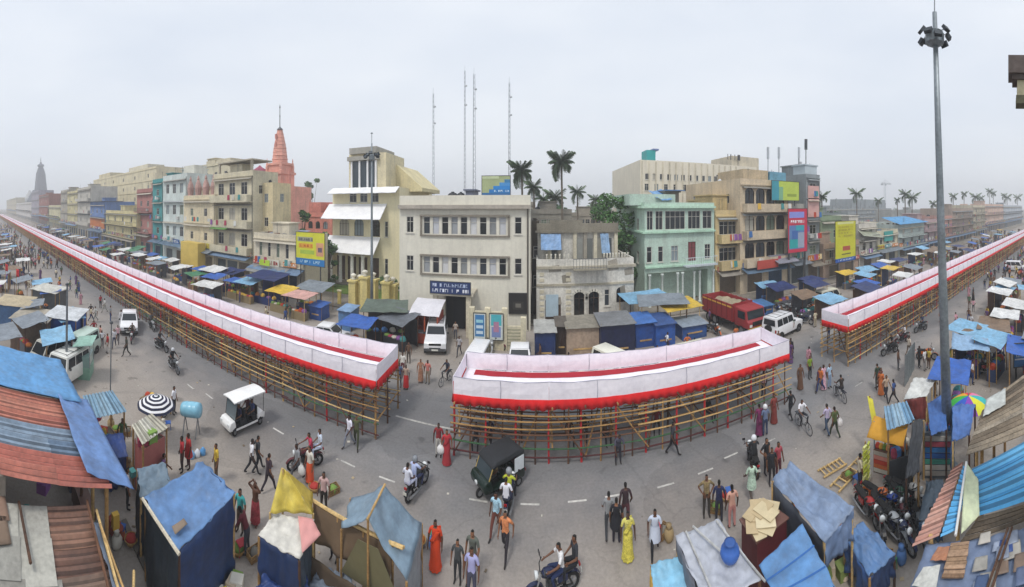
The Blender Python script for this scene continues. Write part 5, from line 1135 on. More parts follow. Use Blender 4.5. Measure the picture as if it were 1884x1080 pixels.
def make_truck(col='93282c'):
    o = thing('truck', 'red open-bodied truck parked beside the green house', 'truck'); rm = mat(col, 'paint'); rd = mat('7d2127', 'paint')
    MB().bb((-1.0, -3.6, .75), (1.0, 3.0, .95)).obj('chassis', BLK, o)
    for s in (-1, 1):
        MB().bb((s*1.12-.04, -3.6, 1.0), (s*1.12+.04, 1.3, 2.5)).obj('side_board', rm, o)
        for i in range(7): MB().bb((s*1.19-.03, -3.5+i*.78, .98), (s*1.19+.03, -3.4+i*.78, 2.55)).obj('stake', rd, o)
        MB().bb((s*1.19-.02, -3.55, 2.2), (s*1.19+.02, 1.28, 2.32)).obj('yellow_stripe', mat('d9a441', 'paint'), o)
        for y in (-2.6, -1.6, 2.35): wheel(o, (s*.95, y, .48), .48, .28)
        MB().bb((s*.8-.13, 3.3, .95), (s*.8+.13, 3.36, 1.15)).obj('headlight', LAMP, o); MB().bb((s*1.3-.08, 2.9, 1.7), (s*1.3+.08, 2.96, 2.1)).obj('mirror', BLK, o)
    MB().bb((-1.08, -3.64, 1.0), (1.08, -3.56, 2.45)).obj('tail_board', rm, o); MB().bb((-1.08, 1.24, 1.0), (1.08, 1.3, 2.6)).obj('head_board', rm, o); MB().bb((-1.08, -3.56, .96), (1.08, 1.24, 1.02)).obj('bed', mat('6d5c4c', 'wood'), o)
    bevel_obj(extr([(1.4, .8), (3.3, .8), (3.32, 1.35), (3.1, 1.5), (2.95, 2.35), (1.4, 2.45)], -1.08, 1.08).obj('cab', rm, o), .06)
    MB().sheet([(-.95, 3.13, 1.55), (.95, 3.13, 1.55), (.95, 3.0, 2.25), (-.95, 3.0, 2.25)], 2, 2, t=.02).obj('windscreen', glass('2b3338'), o)
    for s in (-1, 1): MB().bb((s*1.085-.012, 1.9, 1.55), (s*1.085+.012, 2.85, 2.2)).obj('side_window', glass('2b3338'), o)
    MB().bb((-1.1, 3.32, .6), (1.1, 3.44, .85)).obj('bumper', mat('c9b13e', 'paint'), o); MB().bb((-.6, 3.3, 1.0), (.6, 3.345, 1.35)).obj('grille', BLK, o)
    MB().sheet([(-1.0, -3.3, 1.9), (1.0, -3.3, 1.9), (1.0, .6, 2.3), (-1.0, .6, 2.3)], 8, 14, lambda u, v: .25*N(u*3, v*5)+.1).obj('load', mat('a79a80', 'tarp'), o)
    return o
def make_bicycle(name='bicycle'):
    o = thing(name, 'x', 'bicycle'); wheel(o, (0, .52, .33), .33, .035, 10); wheel(o, (0, -.52, .33), .33, .035, 10); fm = mat('2b3038', 'gloss')
    MB().tube([(0, .42, .80), (0, -.2, .82), (0, -.05, .30), (0, .38, .68)], .016, 5).tube([(0, -.2, .82), (0, -.52, .33), (0, -.05, .30)], .014, 5).tube([(0, .52, .33), (0, .40, .95)], .016, 5).obj('frame', fm, o)
    MB().tube([(-.28, .28, 1.0), (0, .40, .98), (.28, .28, 1.0)], .013, 5).obj('handlebar', CHR, o); bevel_obj(MB().bb((-.08, -.34, .88), (.08, -.08, .94)).obj('saddle', BLK, o), .02)
    MB().tube([(0, -.2, .82), (0, -.21, .89)], .014, 5).obj('seat_post', CHR, o); MB().bb((-.11, -.02, .28), (-.05, .06, .30)).obj('pedal', BLK, o); MB().bb((.05, -.12, .28), (.11, -.04, .30)).obj('pedal', BLK, o); MB().bb((-.1, -.72, .72), (.1, -.3, .735)).obj('carrier', fm, o)
    return o
# ================================================================ masts, trees
def lattice(px, pyt, r, label, wdt=.7, grp=None):
    q = QR(px, pyt, r); o = thing('radio_mast', label, 'mast', (q.x, q.y, 0), 0, grp); zt_ = q.z; m1 = mat('9aa0a8', 'metal')
    legs = [(wdt*cos(a), wdt*sin(a)) for a in (0.3, 2.4, 4.5)]
    for x, y in legs: MB().tube([(x, y, 0), (x*.5, y*.5, zt_)], .09, 4).obj('leg', m1, o)
    mb = MB(); n = int(zt_/2.2)
    for i in range(n):
        k0, k1 = 1-.5*i/n, 1-.5*(i+1)/n
        for j in range(3):
            a, b = legs[j], legs[(j+1) % 3]; mb.tube([(a[0]*k0, a[1]*k0, zt_*i/n), (b[0]*k1, b[1]*k1, zt_*(i+1)/n)], .05, 3, False)
    mb.obj('bracing', m1, o); o.children[-1]['kind'] = 'stuff'
    for z in (.78, .9): MB().lathe([(.5, 0), (.55, .3), (.5, .6)], 8, (.7, 0, zt_*z)).obj('antenna_drum', mat('b5babf', 'paint'), o, True)
    MB().tube([(0, 0, zt_), (0, 0, zt_+2.5)], .05, 4).obj('tip', m1, o); return o
lattice(797, 172, 150, 'slim radio mast standing apart, above the office roof', .55); lattice(855, 130, 170, 'tall pale radio mast rising behind the office water tank', .6)
lattice(872, 136, 140, 'darker tall radio mast beside a paler one above the office', .8); lattice(937, 152, 150, 'radio mast behind the olive roof billboard', .6); lattice(1470, 285, 120, 'short radio mast behind the beige hotel', .4)
def highmast(px, base_py, top, label, n=8, s=1.0, lean=(0, 0), loc=None, r0=.24):
    p = Vector(loc) if loc else P(px, base_py); o = thing('floodlight_mast', label, 'lamp mast', p); g_ = mat('8e979d', 'metal')
    L = Vector((lean[0], lean[1], top))
    MB().tube([(0, 0, 0), L*.35, L*.7, L], [r0, r0*.82, r0*.62, r0*.42], 12).obj('pole', g_, o, True)
    MB().lathe([(r0*1.9, 0), (r0*1.9, .08), (r0*1.2, .1), (r0*1.15, .5)], 10).obj('base_plate', g_, o)
    torus(MB(), L + Vector((0, 0, -1.4*s)), .55*s, .05*s, 14, 5, 'z').obj('lamp_ring', g_, o)
    MB().tube([L, L + Vector((0, 0, 1.3*s))], .04*s, 5).lathe([(.02, 0), (.2*s, .1*s), (.02, .25*s)], 8, tuple(L + Vector((0, 0, 1.2*s)))).obj('finial', g_, o)
    for i in range(n):
        a = 2*pi*i/n + .3; c = L + Vector((.95*s*cos(a), .95*s*sin(a), -1.4*s - .25*s*(i % 3)))
        f = MB().box((0, 0, 0), (.5*s, .22*s, .42*s), rx=radians(35)).obj('floodlight', mat('3f454b', 'metal'), o); f.location = c; f.rotation_euler = (0, 0, a - pi/2)
        MB().tube([L + Vector((.5*s*cos(a), .5*s*sin(a), -1.4*s)), c], .035*s, 5).obj('arm', g_, o)
    MB().lathe([(r0*.9, 0), (r0*1.7, .1), (r0*1.7, .5), (r0*.8, .62)], 10, tuple(L + Vector((0, 0, -2.3*s)))).obj('hub', g_, o)
    return o
highmast(1745, 862, 19.6, 'tall grey floodlight mast rising from the market stalls', 9, .62, (-.35, .5))
highmast(684, 0, 17.6, 'floodlight mast in front of the cream villa', 8, .75, loc=(XY(684, 31), 31, 0), r0=.16)
for i, (px, py, zt_, lab) in enumerate(((122, 700, 6.2, 'plain steel pole beside the parked white pickup trucks'), (203, 722, 4.2, 'thin leaning pole at roadside by the glass stall'))):
    p = P(px, py); o = thing('pole', lab, 'pole', p); MB().tube([(0, 0, 0), (.05, .05, zt_)], [.09 if i == 0 else .045, .06 if i == 0 else .035], 8).obj('shaft', mat('7f858a', 'metal'), o); MB().lathe([(.12, 0), (.12, .1), (.05, .15)], 8, (.05, .05, zt_)).obj('cap', mat('5d6165', 'metal'), o)
PALM = [mat('647c58', 'leaf'), mat('768c64', 'leaf'), mat('526a4a', 'leaf')]; TRK = mat('6d6254', 'wood')
def frond_mesh(v, L):
    rr = uid(('fr', v)); mb = MB(); n = 9; pts = []
    dr = (.25, .8, 1.3, 1.6)[v]
    for i in range(n+1):
        t = i/n; pts.append(Vector((0, L*t*cos(dr*t*.8), L*(.75-.32*v)*t - L*dr*.62*t*t)))
    mb.tube(pts[::3], [.05, .035, .02, .008], 4)
    for i in range(1, 30):
        t = i/30; k = int(t*n); p = pts[k].lerp(pts[min(k+1, n)], t*n-k); ll = L*.42*(1 - abs(t-.45)*1.1)*(.8+.4*rr.random())
        for s in (-1, 1):
            tip = p + Vector((s*ll*.8, ll*.45, -ll*(.35+.3*rr.random()))); mb.poly([p + Vector((0, -.09, 0)), p + Vector((0, .12, 0)), tip])
    return mb.mesh('frond', PALM[v % 3])
def palm(px, pyc, r, label, R=2.6, n=22, grp=None, parts=True):
    c = QR(px, pyc, r); o = thing('palm_tree', label, 'palm', (c.x, c.y, 0), 0, grp); rr = uid(label+str(px))
    MB().tube([(.3, .2, 0), (.15, .1, c.z*.5), (0, 0, c.z)], [.24, .18, .14], 8).obj('trunk', TRK, o)
    for i in range(n):
        a = 2*pi*i/n*2.4 + rr.uniform(-.2, .2); v = 0 if i < n*.3 else 1 if i < n*.55 else 2 if i < n*.8 else 3
        f = inst(cached(('fr', v, R), lambda: frond_mesh(v, R)), 'frond', o, (0, 0, c.z - .1*v), a); s = rr.uniform(.8, 1.1); f.scale = (s, s, s)
        setm(f, PALM[(i+v) % 3])
    MB().lathe([(.1, 0), (.3, .2), (.2, .5)], 7, (0, 0, c.z-.5)).obj('crown_shaft', PALM[2], o)
palm(1033, 296, 58, 'tallest coconut palm with drooping fronds behind the old mansion', 2.45, 64); palm(960, 312, 55, 'coconut palm right behind the office billboard', 2.2, 56)
palm(982, 343, 62, 'small palm between the office roof and the tall coconut palm', 2.0, 26)
palm(1062, 352, 75, 'slim palm with sparse crown left of the big leafy tree', 2.2, 26); palm(1022, 362, 66, 'short bushy palm under the tallest coconut palm', 2.4, 30); palm(1096, 366, 80, 'small palm beside the big leafy tree', 2.0, 24); palm(1000, 364, 72, 'low palm behind the alley building roof', 2.2, 24)
far = [(1515, 360, 85, 3), (1572, 350, 110, 3.4), (1612, 372, 150, 3), (1665, 356, 110, 3.0), (1678, 358, 116, 3.2), (1652, 372, 125, 2.6), (1712, 368, 130, 3.4), (1758, 366, 150, 3.2), (1772, 362, 160, 3.4), (1790, 358, 165, 3.4), (1810, 358, 180, 3.6), (1822, 352, 185, 3.6), (1832, 352, 190, 3.6), (1846, 356, 200, 3.8), (1858, 358, 210, 3.8), (1872, 358, 230, 4)]
OVER = ((1530, 'sign tower'), (1650, 'grey concrete frame'), (1700, 'blue tin roof'), (1728, 'plum house'), (1752, 'salmon house'), (1790, 'dark frame house'), (1812, 'cream corner house'), (1846, 'peach house'), (1900, 'pale blue house'))
for px, py, r, R in far:
    nm = next(n for x, n in OVER if px < x); palm(px + 5*sin(px*1.7), py + 6*sin(px*.9), r, 'distant hazy coconut palm rising behind the %s' % nm, R*(.72+.18*sin(px*2.3)), 20, 'palms behind the %s' % nm)
LEAF = [mat('3f6434', 'leaf'), mat('4f7a40', 'leaf'), mat('628c4a', 'leaf'), mat('30502a', 'leaf')]
def tree(loc, h, R, label, n=1500, name='tree', trunk=.22, leaf=.24, lobes=9, cat='tree', mats=None, squash=1.0, grp=None):
    o = thing(name, label, cat, loc, 0, grp); rr = uid(label+str(loc)); zc = h*.62
    mb = MB().tube([(0, 0, 0), (.1, 0, h*.25), (0, .1, h*.55)], [trunk, trunk*.8, trunk*.5], 8); cl = []
    for i in range(lobes):
        a = rr.uniform(0, 2*pi); q = R*rr.uniform(.25, .75); z = zc + (h*.38)*rr.uniform(-.9, .75); c = Vector((q*cos(a), q*sin(a), z)); cl.append((c, R*rr.uniform(.32, .5)))
        mb.tube([(0, 0, h*.3+.05*i), c*.5 + Vector((0, 0, z*.25)), c], [trunk*.45, trunk*.3, .03], 5)
    mb.obj('trunk', TRK, o); cr = MB(); ms = mats or LEAF
    for i in range(n):
        c, q = cl[i % lobes]; d = Vector((rr.gauss(0, 1), rr.gauss(0, 1), rr.gauss(0, 1))).normalized()*q*(rr.random()**.4)
        p = c + Vector((d.x, d.y, d.z*.8*squash)); s = leaf*rr.uniform(.6, 1.4); u = Vector((rr.gauss(0, 1), rr.gauss(0, 1), rr.gauss(0, .6))).normalized(); w = u.cross(Vector((rr.gauss(0, 1), rr.gauss(0, 1), rr.gauss(0, 1)))).normalized()
        cr.k = min(3, int(rr.random()*2) + (2 if d.z < -.2*q else 0)) if rr.random() < .8 else 2
        cr.poly([p - u*s, p + w*s*.45, p + u*s, p - w*s*.45])
    cr.obj('crown', ms, o); return o
p = QY(1130, 470, 42); tree((p.x, 42, 0), QY(1128, 348, 42).z, 3.0, 'big dense dark green tree between old mansion and green house', 3800, lobes=16, leaf=.26)
p = QY(1150, 480, 41); tree((p.x, 40.5, 0), QY(1150, 425, 41).z, 1.7, 'lower dark tree against the green house side wall', 1200, lobes=7)
p = QY(556, 420, 47); tree((p.x, 47, 0), QY(556, 380, 47).z+.4, 1.9, 'small green tree before the pink house', 1300, lobes=8)
p = QY(566, 350, 90); tree((p.x, 90, 0), QY(566, 316, 90).z, 3.2, 'tall dark conifer-like tree right of the pink spire', 1400, lobes=9, leaf=.4)
p = QY(576, 350, 92); tree((p.x, 92, 0), QY(576, 320, 92).z, 2.0, 'narrow dark tree beside the tall conifer-like tree', 900, lobes=7, leaf=.35)
p = QY(605, 470, 41); tree((p.x, 41, 0), 8.5, 1.5, 'leafy tree behind the yellow billboard by the villa', 900, lobes=7)
for i, (px, h) in enumerate(((615, 1.6), (640, 1.2), (668, 1.5), (695, 2.0), (712, 1.7), (725, 2.1))): tree((XY(px, 40.5), 40.8+.4*(i % 2), .1), h, .9, 'rounded garden shrub at the foot of the villa', 260, 'shrub', .05, .14, 5, 'shrub', grp='shrubs of the villa garden')
for i, (px, Y, py) in enumerate(((1045, 95, 372), (1072, 105, 378), (1105, 100, 372), (1010, 110, 376), (990, 90, 370), (1530, 70, 385), (1650, 120, 384), (1690, 110, 385), (240, 75, 402), (160, 70, 396), (118, 80, 392))):
    z_ = QY(px, py, Y).z; tree((XY(px, Y), Y, 0), z_, 4.5, ('broad distant tree behind the old mansion roof' if px < 1200 else 'distant broad tree behind the right street row') if px > 300 else 'green tree crown between the houses of the left street row', 700, lobes=8, leaf=.55, grp='far trees behind mansion' if 300 < px < 1200 else 'far trees behind right row' if px > 1200 else 'trees in left row')
# background houses that close the gaps
for i, (px0, px1, pyt, Y, c, lab) in enumerate(((975, 1052, 386, 60, '8f8a80', 'grey flat-roofed house half hidden by the old mansion'), (1052, 1110, 392, 80, 'a8a093', 'beige flat-roofed house far behind the old mansion'), (1108, 1180, 388, 90, '9b968c', 'grey house far behind the big leafy tree'), (600, 640, 384, 85, 'a9b3b8', 'pale blue-grey house behind the pink house'), (1508, 1560, 392, 60, '7d8688', 'slate house behind the sign tower'), (735, 985, 372, 70, 'a39d94', 'long grey house hidden behind the office'), (1640, 1760, 386, 95, '8f918e', 'long low grey house behind the blue tin roof'), (1760, 1880, 381, 120, '9a948e', 'long hazy house behind the peach house'))):
    S('background_house', lab, 'building', px0, px1, pyt, Y, 10, c, 3, 5, ground=None, tanks=1)
# ================================================================ market stalls in the middle distance
TC = {'blue': '2f5fb0', 'navy': '1d2f63', 'grey': '7f8790', 'white': 'd8d8d6', 'yellow': 'd9b53c', 'sky': '7fb0d0', 'brown': '7d6650', 'green': '3f7f5a', 'red': 'b03a34', 'pink': 'd2a29a'}
GOODS = ['b5452f', 'd8b04a', '3f6fa8', '7a9a4a', 'c9c4b8', '8a5a9a', 'd07a3a', '4a8f8f', 'a8405a']
def stall(x, y, w, d, h, tc, label, group=None, rz=0.0, walls=None, goods=True, seed=0, flat=False):
    rr = uid((label, x, y, seed)); o = thing('market_stall', label, 'stall', (x, y, 0.0), rz, group); tm = mat(TC.get(tc, tc), 'tarp'); f = rr.uniform(.1, .5)
    z = [h, h, h+f, h+f] if not flat else [h]*4
    MB().sheet([(-w/2-.3, -d/2-.4, z[0]), (w/2+.3, -d/2-.3, z[1]), (w/2+.2, d/2+.2, z[2]), (-w/2-.2, d/2+.2, z[3])], 6, 5, lambda u, v: -.18*sin(pi*u)*sin(pi*v) + .1*N(u*4+x, v*4+y), t=.02).obj('canopy', tm, o)
    for sx, sy, zz in ((-1, -1, z[0]), (1, -1, z[1]), (1, 1, z[2]), (-1, 1, z[3])): MB().tube([(sx*w/2, sy*d/2, 0), (sx*w/2, sy*d/2, zz-.03)], .035, 5).obj('post', BAM[rr.randrange(5)], o)
    MB().bb((-w/2+.1, -d/2+.1, 0), (w/2-.1, -d/2+.7, .8)).obj('counter', mat(walls or rr.choice(['6a5440', '3a4f78', '7a3f38', '55606a', '8a7a5a']), 'paint'), o)
    if walls: MB().sheet([(-w/2, d/2-.05, .05), (w/2, d/2-.05, .05), (w/2, d/2-.02, h), (-w/2, d/2-.02, h)], 4, 3, lambda u, v: .06*N(u*5, v*3, x)).obj('back_cloth', mat(walls, 'tarp'), o)
    if goods:
        for i in range(5):
            gx = -w/2 + .3 + (w-.6)*i/4.0; hh = rr.uniform(.12, .4)
            MB().lathe([(.26, 0), (.28, hh*.4), (.2, hh*.8), (.05, hh)], 7, (gx, -d/2+.4, .801), wob=.3, seed=i).obj('goods', mat(rr.choice(GOODS), 'cloth'), o)
    return o
rr = uid('stalls')
def fill(n, x0, x1, y0, y1, cols, txt, grp, pw=1.0):
    done = []
    for i in range(n):
        for _ in range(30):
            t = rr.random()**pw; x = x0 + (x1-x0)*t; y = rr.uniform(y0, y1)
            if all(abs(x-a) > 2.5 or abs(y-b) > 2.1 for a, b in done): break
        else: continue
        done.append((x, y)); c = rr.choice(cols)
        wc, wn_ = rr.choice([(None, 'open back'), ('26406f', 'blue back cloth'), ('5d6068', 'grey back cloth'), ('7a5a44', 'brown back cloth')])
        stall(x, y, rr.uniform(1.8, 2.8), rr.uniform(1.5, 2.0), rr.uniform(2.0, 2.5), c, '%s canvas stall with %s %s' % (c, wn_, txt), '%s: %s, %s' % (grp, c, wn_), rr.uniform(-.25, .25), walls=wc, seed=i)
fill(58, -32, -175, 24.5, 31.5, ['blue', 'navy', 'grey', 'blue', 'white', 'sky', 'brown', 'navy', 'green'], 'behind the long walkway', 'stalls beyond the long walkway', 1.3)
fill(46, 25, 140, 21.5, 32, ['blue', 'grey', 'white', 'sky', 'yellow', 'brown', 'navy'], 'below the right street houses', 'stalls under the right street row', 1.2)
fill(40, -23, -150, 1.0, 7.5, ['grey', 'grey', 'blue', 'brown', 'white', 'sky'], 'on the near side of the left street', 'stalls near side left', 1.2)
fill(28, 22, 110, 1.5, 8.2, ['grey', 'sky', 'blue', 'brown', 'white'], 'on the near side of the right street', 'stalls near side right', 1.2)
fill(10, 17.5, 42, 2.0, 8.4, ['grey', 'sky', 'blue', 'brown', 'white'], 'close behind the floodlight mast', 'stalls behind the mast')
# named stalls behind the walkways
def box_stall(px0, px1, pyt, Y, d, c, label, roof='9aa0a6', name='market_stall', h=None, cat='stall', over=.12):
    a, b = XY(px0, Y), XY(px1, Y); hh = h or QY((px0+px1)/2, pyt, Y).z; w = b-a; o = thing(name, label, cat, (a, Y, 0))
    mb = MB()
    for sx in range(2): mb.sheet([(sx*w, 0, 0), (sx*w, d, 0), (sx*w, d, hh), (sx*w, 0, hh)], 3, 4, lambda u, v: .05*N(u*4, v*4, a+sx), t=.03)
    mb.sheet([(0, -.002, 0), (w, -.002, 0), (w, -.002, hh), (0, -.002, hh)], 5, 4, lambda u, v: Vector((0, -abs(.06*N(u*5, v*3, b)), 0)), t=.03)
    mb.obj('side_cloth', mat(c, 'tarp'), o); MB().sheet([(-over, -over-.1, hh+.03), (w+over, -over-.1, hh+.03), (w+over, d+over, hh+.2), (-over, d+over, hh+.2)], 6, 4, lambda u, v: .05*N(u*4, v*5, a), t=.03).obj('roof_sheet', mat(roof, 'tarp'), o)
    for x, y in ((.03, .04), (w-.03, .04), (.03, d-.04), (w-.03, d-.04)): MB().tube([(x, y, 0), (x, y, hh+.05)], .04, 5).obj('post', BAM[1], o)
    MB().bb((w*.2, -.06, .5), (w*.8, -.03, .62)).obj('front_rail', BAM[0], o)
    return o
box_stall(985, 1022, 611, 25.5, 2.2, '1d3364', 'navy tarpaulin stall before the old mansion door', 'a8a8a4'); box_stall(1024, 1042, 600, 26.5, 1.8, '3a2a26', 'dark brown kiosk between navy stall and beige booth', '5d564e')
box_stall(1043, 1102, 603, 26.0, 2.4, 'b09a86', 'beige plastered booth below the mansion balcony', '8d877a'); box_stall(1106, 1168, 597, 25.5, 2.6, '1b2347', 'dark navy stall beside the beige booth', '77797c')
box_stall(1170, 1206, 594, 26.5, 2.3, '1f4f9c', 'bright blue stall next to the dark navy stall', '3f6fb5'); box_stall(1207, 1242, 596, 26.0, 2.4, '2456a5', 'bright blue cloth stall with dark doorway on its right', '33528a')
box_stall(1256, 1300, 598, 26.5, 2.0, '23508f', 'blue stall standing alone before the green house steps', '8d9aa8')
box_stall(1383, 1404, 566, 26.8, 2.4, '2b5da8', 'blue tarpaulin shelter touching the red truck bonnet', '4f79b8'); box_stall(1406, 1422, 562, 28.2, 2.0, '2a62a0', 'tall blue canvas booth behind the blue shelter by the truck', '3f6f9f')
stall(XY(1190, 31), 31.5, 4.2, 2.4, 2.6, 'sky', 'pale blue sheet stall under the green house porch', rz=.15); stall(XY(1215, 30), 29.6, 4.0, 2.4, 2.7, 'grey', 'sloping grey sheet roof stall behind the bright blue stalls', rz=-.2)
stall(XY(1248, 29), 29.0, 3.2, 2.2, 2.3, 'yellow', 'yellow plastic sheet stall before the green house porch', rz=.1)
# red kiosk left of the office door
KX = XY(757, 27.0); kw = XY(806, 27.0) - KX; o = thing('red_kiosk', 'rust red kiosk with white cloth top left of the office entrance', 'kiosk', (KX, 27.0, 0))
MB().bb((0, 0, .12), (kw, 1.8, 1.0)).obj('base', mat('b0482e', 'paint'), o); MB().bb((0, 1.7, 1.0), (kw, 1.8, 2.5)).bb((0, .1, 1.0), (.08, 1.7, 2.5)).bb((kw-.08, .1, 1.0), (kw, 1.7, 2.5)).obj('wall', mat('8d3526', 'paint'), o)
MB().sheet([(-.15, -.3, 2.5), (kw+.15, -.3, 2.5), (kw+.15, 2, 3.3), (-.15, 2, 3.3)], 6, 5, lambda u, v: .12*sin(pi*v)+.06*N(u*4, v*4)).obj('cloth_top', mat('d5d3d8', 'cloth'), o)
MB().bb((-.05, -.15, 1.0), (kw+.05, .4, 1.08)).obj('counter', mat('8f939c', 'metal'), o); MB().bb((-.22, .1, .3), (-.05, 1.6, 2.6)).obj('blue_side', mat('4b7fa8', 'paint'), o)
for x in (.06, kw*.5, kw-.06): MB().bb((x-.05, -.05, .1), (x+.05, .05, 2.5)).obj('post', mat('c05a3a', 'paint'), o)
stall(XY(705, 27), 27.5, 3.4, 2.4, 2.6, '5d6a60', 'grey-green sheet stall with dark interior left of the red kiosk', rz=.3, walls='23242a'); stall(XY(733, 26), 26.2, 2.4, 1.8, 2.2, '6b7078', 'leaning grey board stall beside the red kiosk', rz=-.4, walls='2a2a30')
stall(XY(665, 25), 24.5, 2.2, 1.7, 2.0, 'blue', 'low blue sheet stall behind the near end of the long walkway'); box_stall(623, 645, 572, 27.2, 1.6, '5a84b4', 'upright pale blue booth by the villa gate pillars', '7d9cc0'); box_stall(570, 591, 564, 28.2, 1.5, '24509a', 'small blue booth near the villa corner pillar', '2f5da8')
stall(XY(515, 28), 28.5, 2.4, 2, 2.2, 'yellow', 'golden yellow cloth stall beyond the long walkway'); stall(XY(548, 27.5), 28.0, 2.4, 2, 2.3, 'pink', 'pinkish cloth stall beside the golden yellow stall'); stall(XY(488, 29.5), 30, 4.2, 2.6, 3.0, 'navy', 'large navy tarpaulin shelter below the low white shop house', walls='1b2f66'); stall(XY(452, 28), 28.6, 2.4, 2, 2.3, 'sky', 'pale sky blue stall beside the large navy shelter')
stall(XY(580, 31), 31, 3.2, 2.2, 2.4, 'grey', 'grey sheet stall against the low white shop house corner'); stall(XY(420, 30), 30.5, 3.0, 2.2, 2.5, 'navy', 'navy stall below the green balcony awning', walls='1d2a50'); stall(XY(392, 29), 29.2, 3.0, 2.2, 2.6, 'white', 'white peaked stall below the yellow kiosk')
# ================================================================ foreground stalls and roofs
def canopy(name, label, cat, c4, col, wr=.10, sag=.12, kind='tarp', posts=True, nu=26, nv=22, walls=(), seed=0, part='canopy', fold=.0, group=None, rag=.05):
    """c4: corners (px, py, z) seen in the photograph; walls: ((corner i, corner j, colour, drop), ...)"""
    pts = [P(*c) for c in c4]; ctr = sum(pts, Vector())/4; o = thing(name, label, cat, (ctr.x, ctr.y, 0), 0, group); r_ = uid(label)
    s0 = r_.uniform(0, 50)
    def fn(u, v):
        e = min(u, 1-u, v, 1-v); k = min(1, e*6)
        z = -sag*1.3*sin(pi*u)*sin(pi*v) + 1.45*wr*(N(u*3+s0, v*3) + .5*N(u*8+s0, v*7, 3) - .45*abs(N(u*7+v*4+s0, v*6-u*3, 7)) + .22*N(u*19+s0, v*17, 5)) + fold*abs(sin(u*9+v*2+s0))*.5
        return Vector((rag*N(u*6, v*6, s0+9)*(1-k), rag*N(u*6, v*6, s0+20)*(1-k), z))
    MB().sheet(pts, nu, nv, fn, t=.02).obj(part, mat(col, kind), o, True, True)
    if posts:
        for p in pts: q = ctr.lerp(p, .95); MB().tube([(q.x, q.y, 0), (q.x, q.y, p.z - .04)], .04, 6).obj('post', BAM[r_.randrange(5)], o, False, True)
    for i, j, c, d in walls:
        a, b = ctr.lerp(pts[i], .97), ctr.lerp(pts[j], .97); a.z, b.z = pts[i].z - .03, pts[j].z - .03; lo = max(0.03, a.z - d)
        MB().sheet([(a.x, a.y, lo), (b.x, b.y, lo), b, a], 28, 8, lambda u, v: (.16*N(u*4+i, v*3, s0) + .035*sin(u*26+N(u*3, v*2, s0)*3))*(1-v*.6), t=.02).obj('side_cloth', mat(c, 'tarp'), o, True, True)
    return o
def clutter(o, n, cx, cy, R, z0=0, cols=GOODS, seed=0):
    r_ = uid((o.name, seed))
    for i in range(n):
        x, y = cx + r_.uniform(-R, R), cy + r_.uniform(-R, R)*.7; h = r_.uniform(.15, .5); w = r_.uniform(.12, .3)
        mb = MB()
        if r_.random() < .5: mb.box((x, y, z0+h/2), (w*1.6, w*1.3, h), r_.uniform(0, 3))
        else: mb.lathe([(w*.8, 0), (w, h*.3), (w*.8, h*.8), (w*.2, h)], 8, (x, y, z0), wob=.25, seed=i)
        mb.obj('goods', mat(r_.choice(cols), 'cloth'), o, False, True)
def corr(name, parent, c4, col, pitch=.2, amp=.035, kind='tin', across='u'):
    """one corrugated sheet, ridges run from v = 0 to v = 1"""
    a, b, c, d = [Vector(x) for x in c4]; L = (b-a).length; n = max(8, int(L/pitch)*4)
    s0 = a.x*3.1
    mb = MB().sheet(c4, n, 3, lambda u, v: amp*sin(2*pi*u*L/pitch) + .012*N(u*3+s0, v*3), t=.006)
    for q in range(n*3):                                        # furrow shade painted in with the grime, so the ridges show in flat light
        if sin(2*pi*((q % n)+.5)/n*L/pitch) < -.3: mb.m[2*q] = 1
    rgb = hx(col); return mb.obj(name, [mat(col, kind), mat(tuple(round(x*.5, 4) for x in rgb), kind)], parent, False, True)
def sheet_roof(parent, c4, cols, n, kind='tin', gap=.01, lift=.012, rows=1, amp=.042, pitch=.24, jit=.05, seed=0):
    """a pitched roof of n overlapping corrugated sheets laid along u, in rows along v"""
    a, b, c, d = [Vector(x) for x in c4]; r_ = uid(seed)
    def at(u, v): return a*(1-u)*(1-v) + b*u*(1-v) + c*u*v + d*(1-u)*v
    for j in range(rows):
        for i in range(n):
            u0, u1 = i/n, (i+1)/n + .012; v0, v1 = max(0, j/rows - .02), (j+1)/rows; jj = Vector((0, 0, lift*((i % 2) + .5*j) + r_.uniform(0, .015)))
            e = r_.uniform(-jit, jit)*.5
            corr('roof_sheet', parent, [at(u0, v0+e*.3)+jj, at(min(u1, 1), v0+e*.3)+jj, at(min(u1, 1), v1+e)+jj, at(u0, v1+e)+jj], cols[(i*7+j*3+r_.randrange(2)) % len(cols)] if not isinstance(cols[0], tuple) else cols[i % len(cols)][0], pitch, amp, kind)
def slats(parent, c4, n, cols, name='plank', th_=.03, gap=.12, jit=.04, kind='wood', seed=0):
    a, b, c, d = [Vector(x) for x in c4]; r_ = uid(seed)
    for i in range(n):
        v0, v1 = (i+gap/2)/n, (i+1-gap/2)/n; e = r_.uniform(-jit, jit); f = r_.uniform(-jit, jit)
        p = [a.lerp(d, v0).lerp(b.lerp(c, v0), max(0, e)), a.lerp(d, v0).lerp(b.lerp(c, v0), 1+f), a.lerp(d, v1).lerp(b.lerp(c, v1), 1+f), a.lerp(d, v1).lerp(b.lerp(c, v1), max(0, e))]
        z = Vector((0, 0, r_.uniform(0, .03))); MB().sheet([q+z for q in p], 3, 1, lambda u, v: .012*N(u*3, i), t=th_).obj(name, mat(r_.choice(cols), kind), parent, False, True)
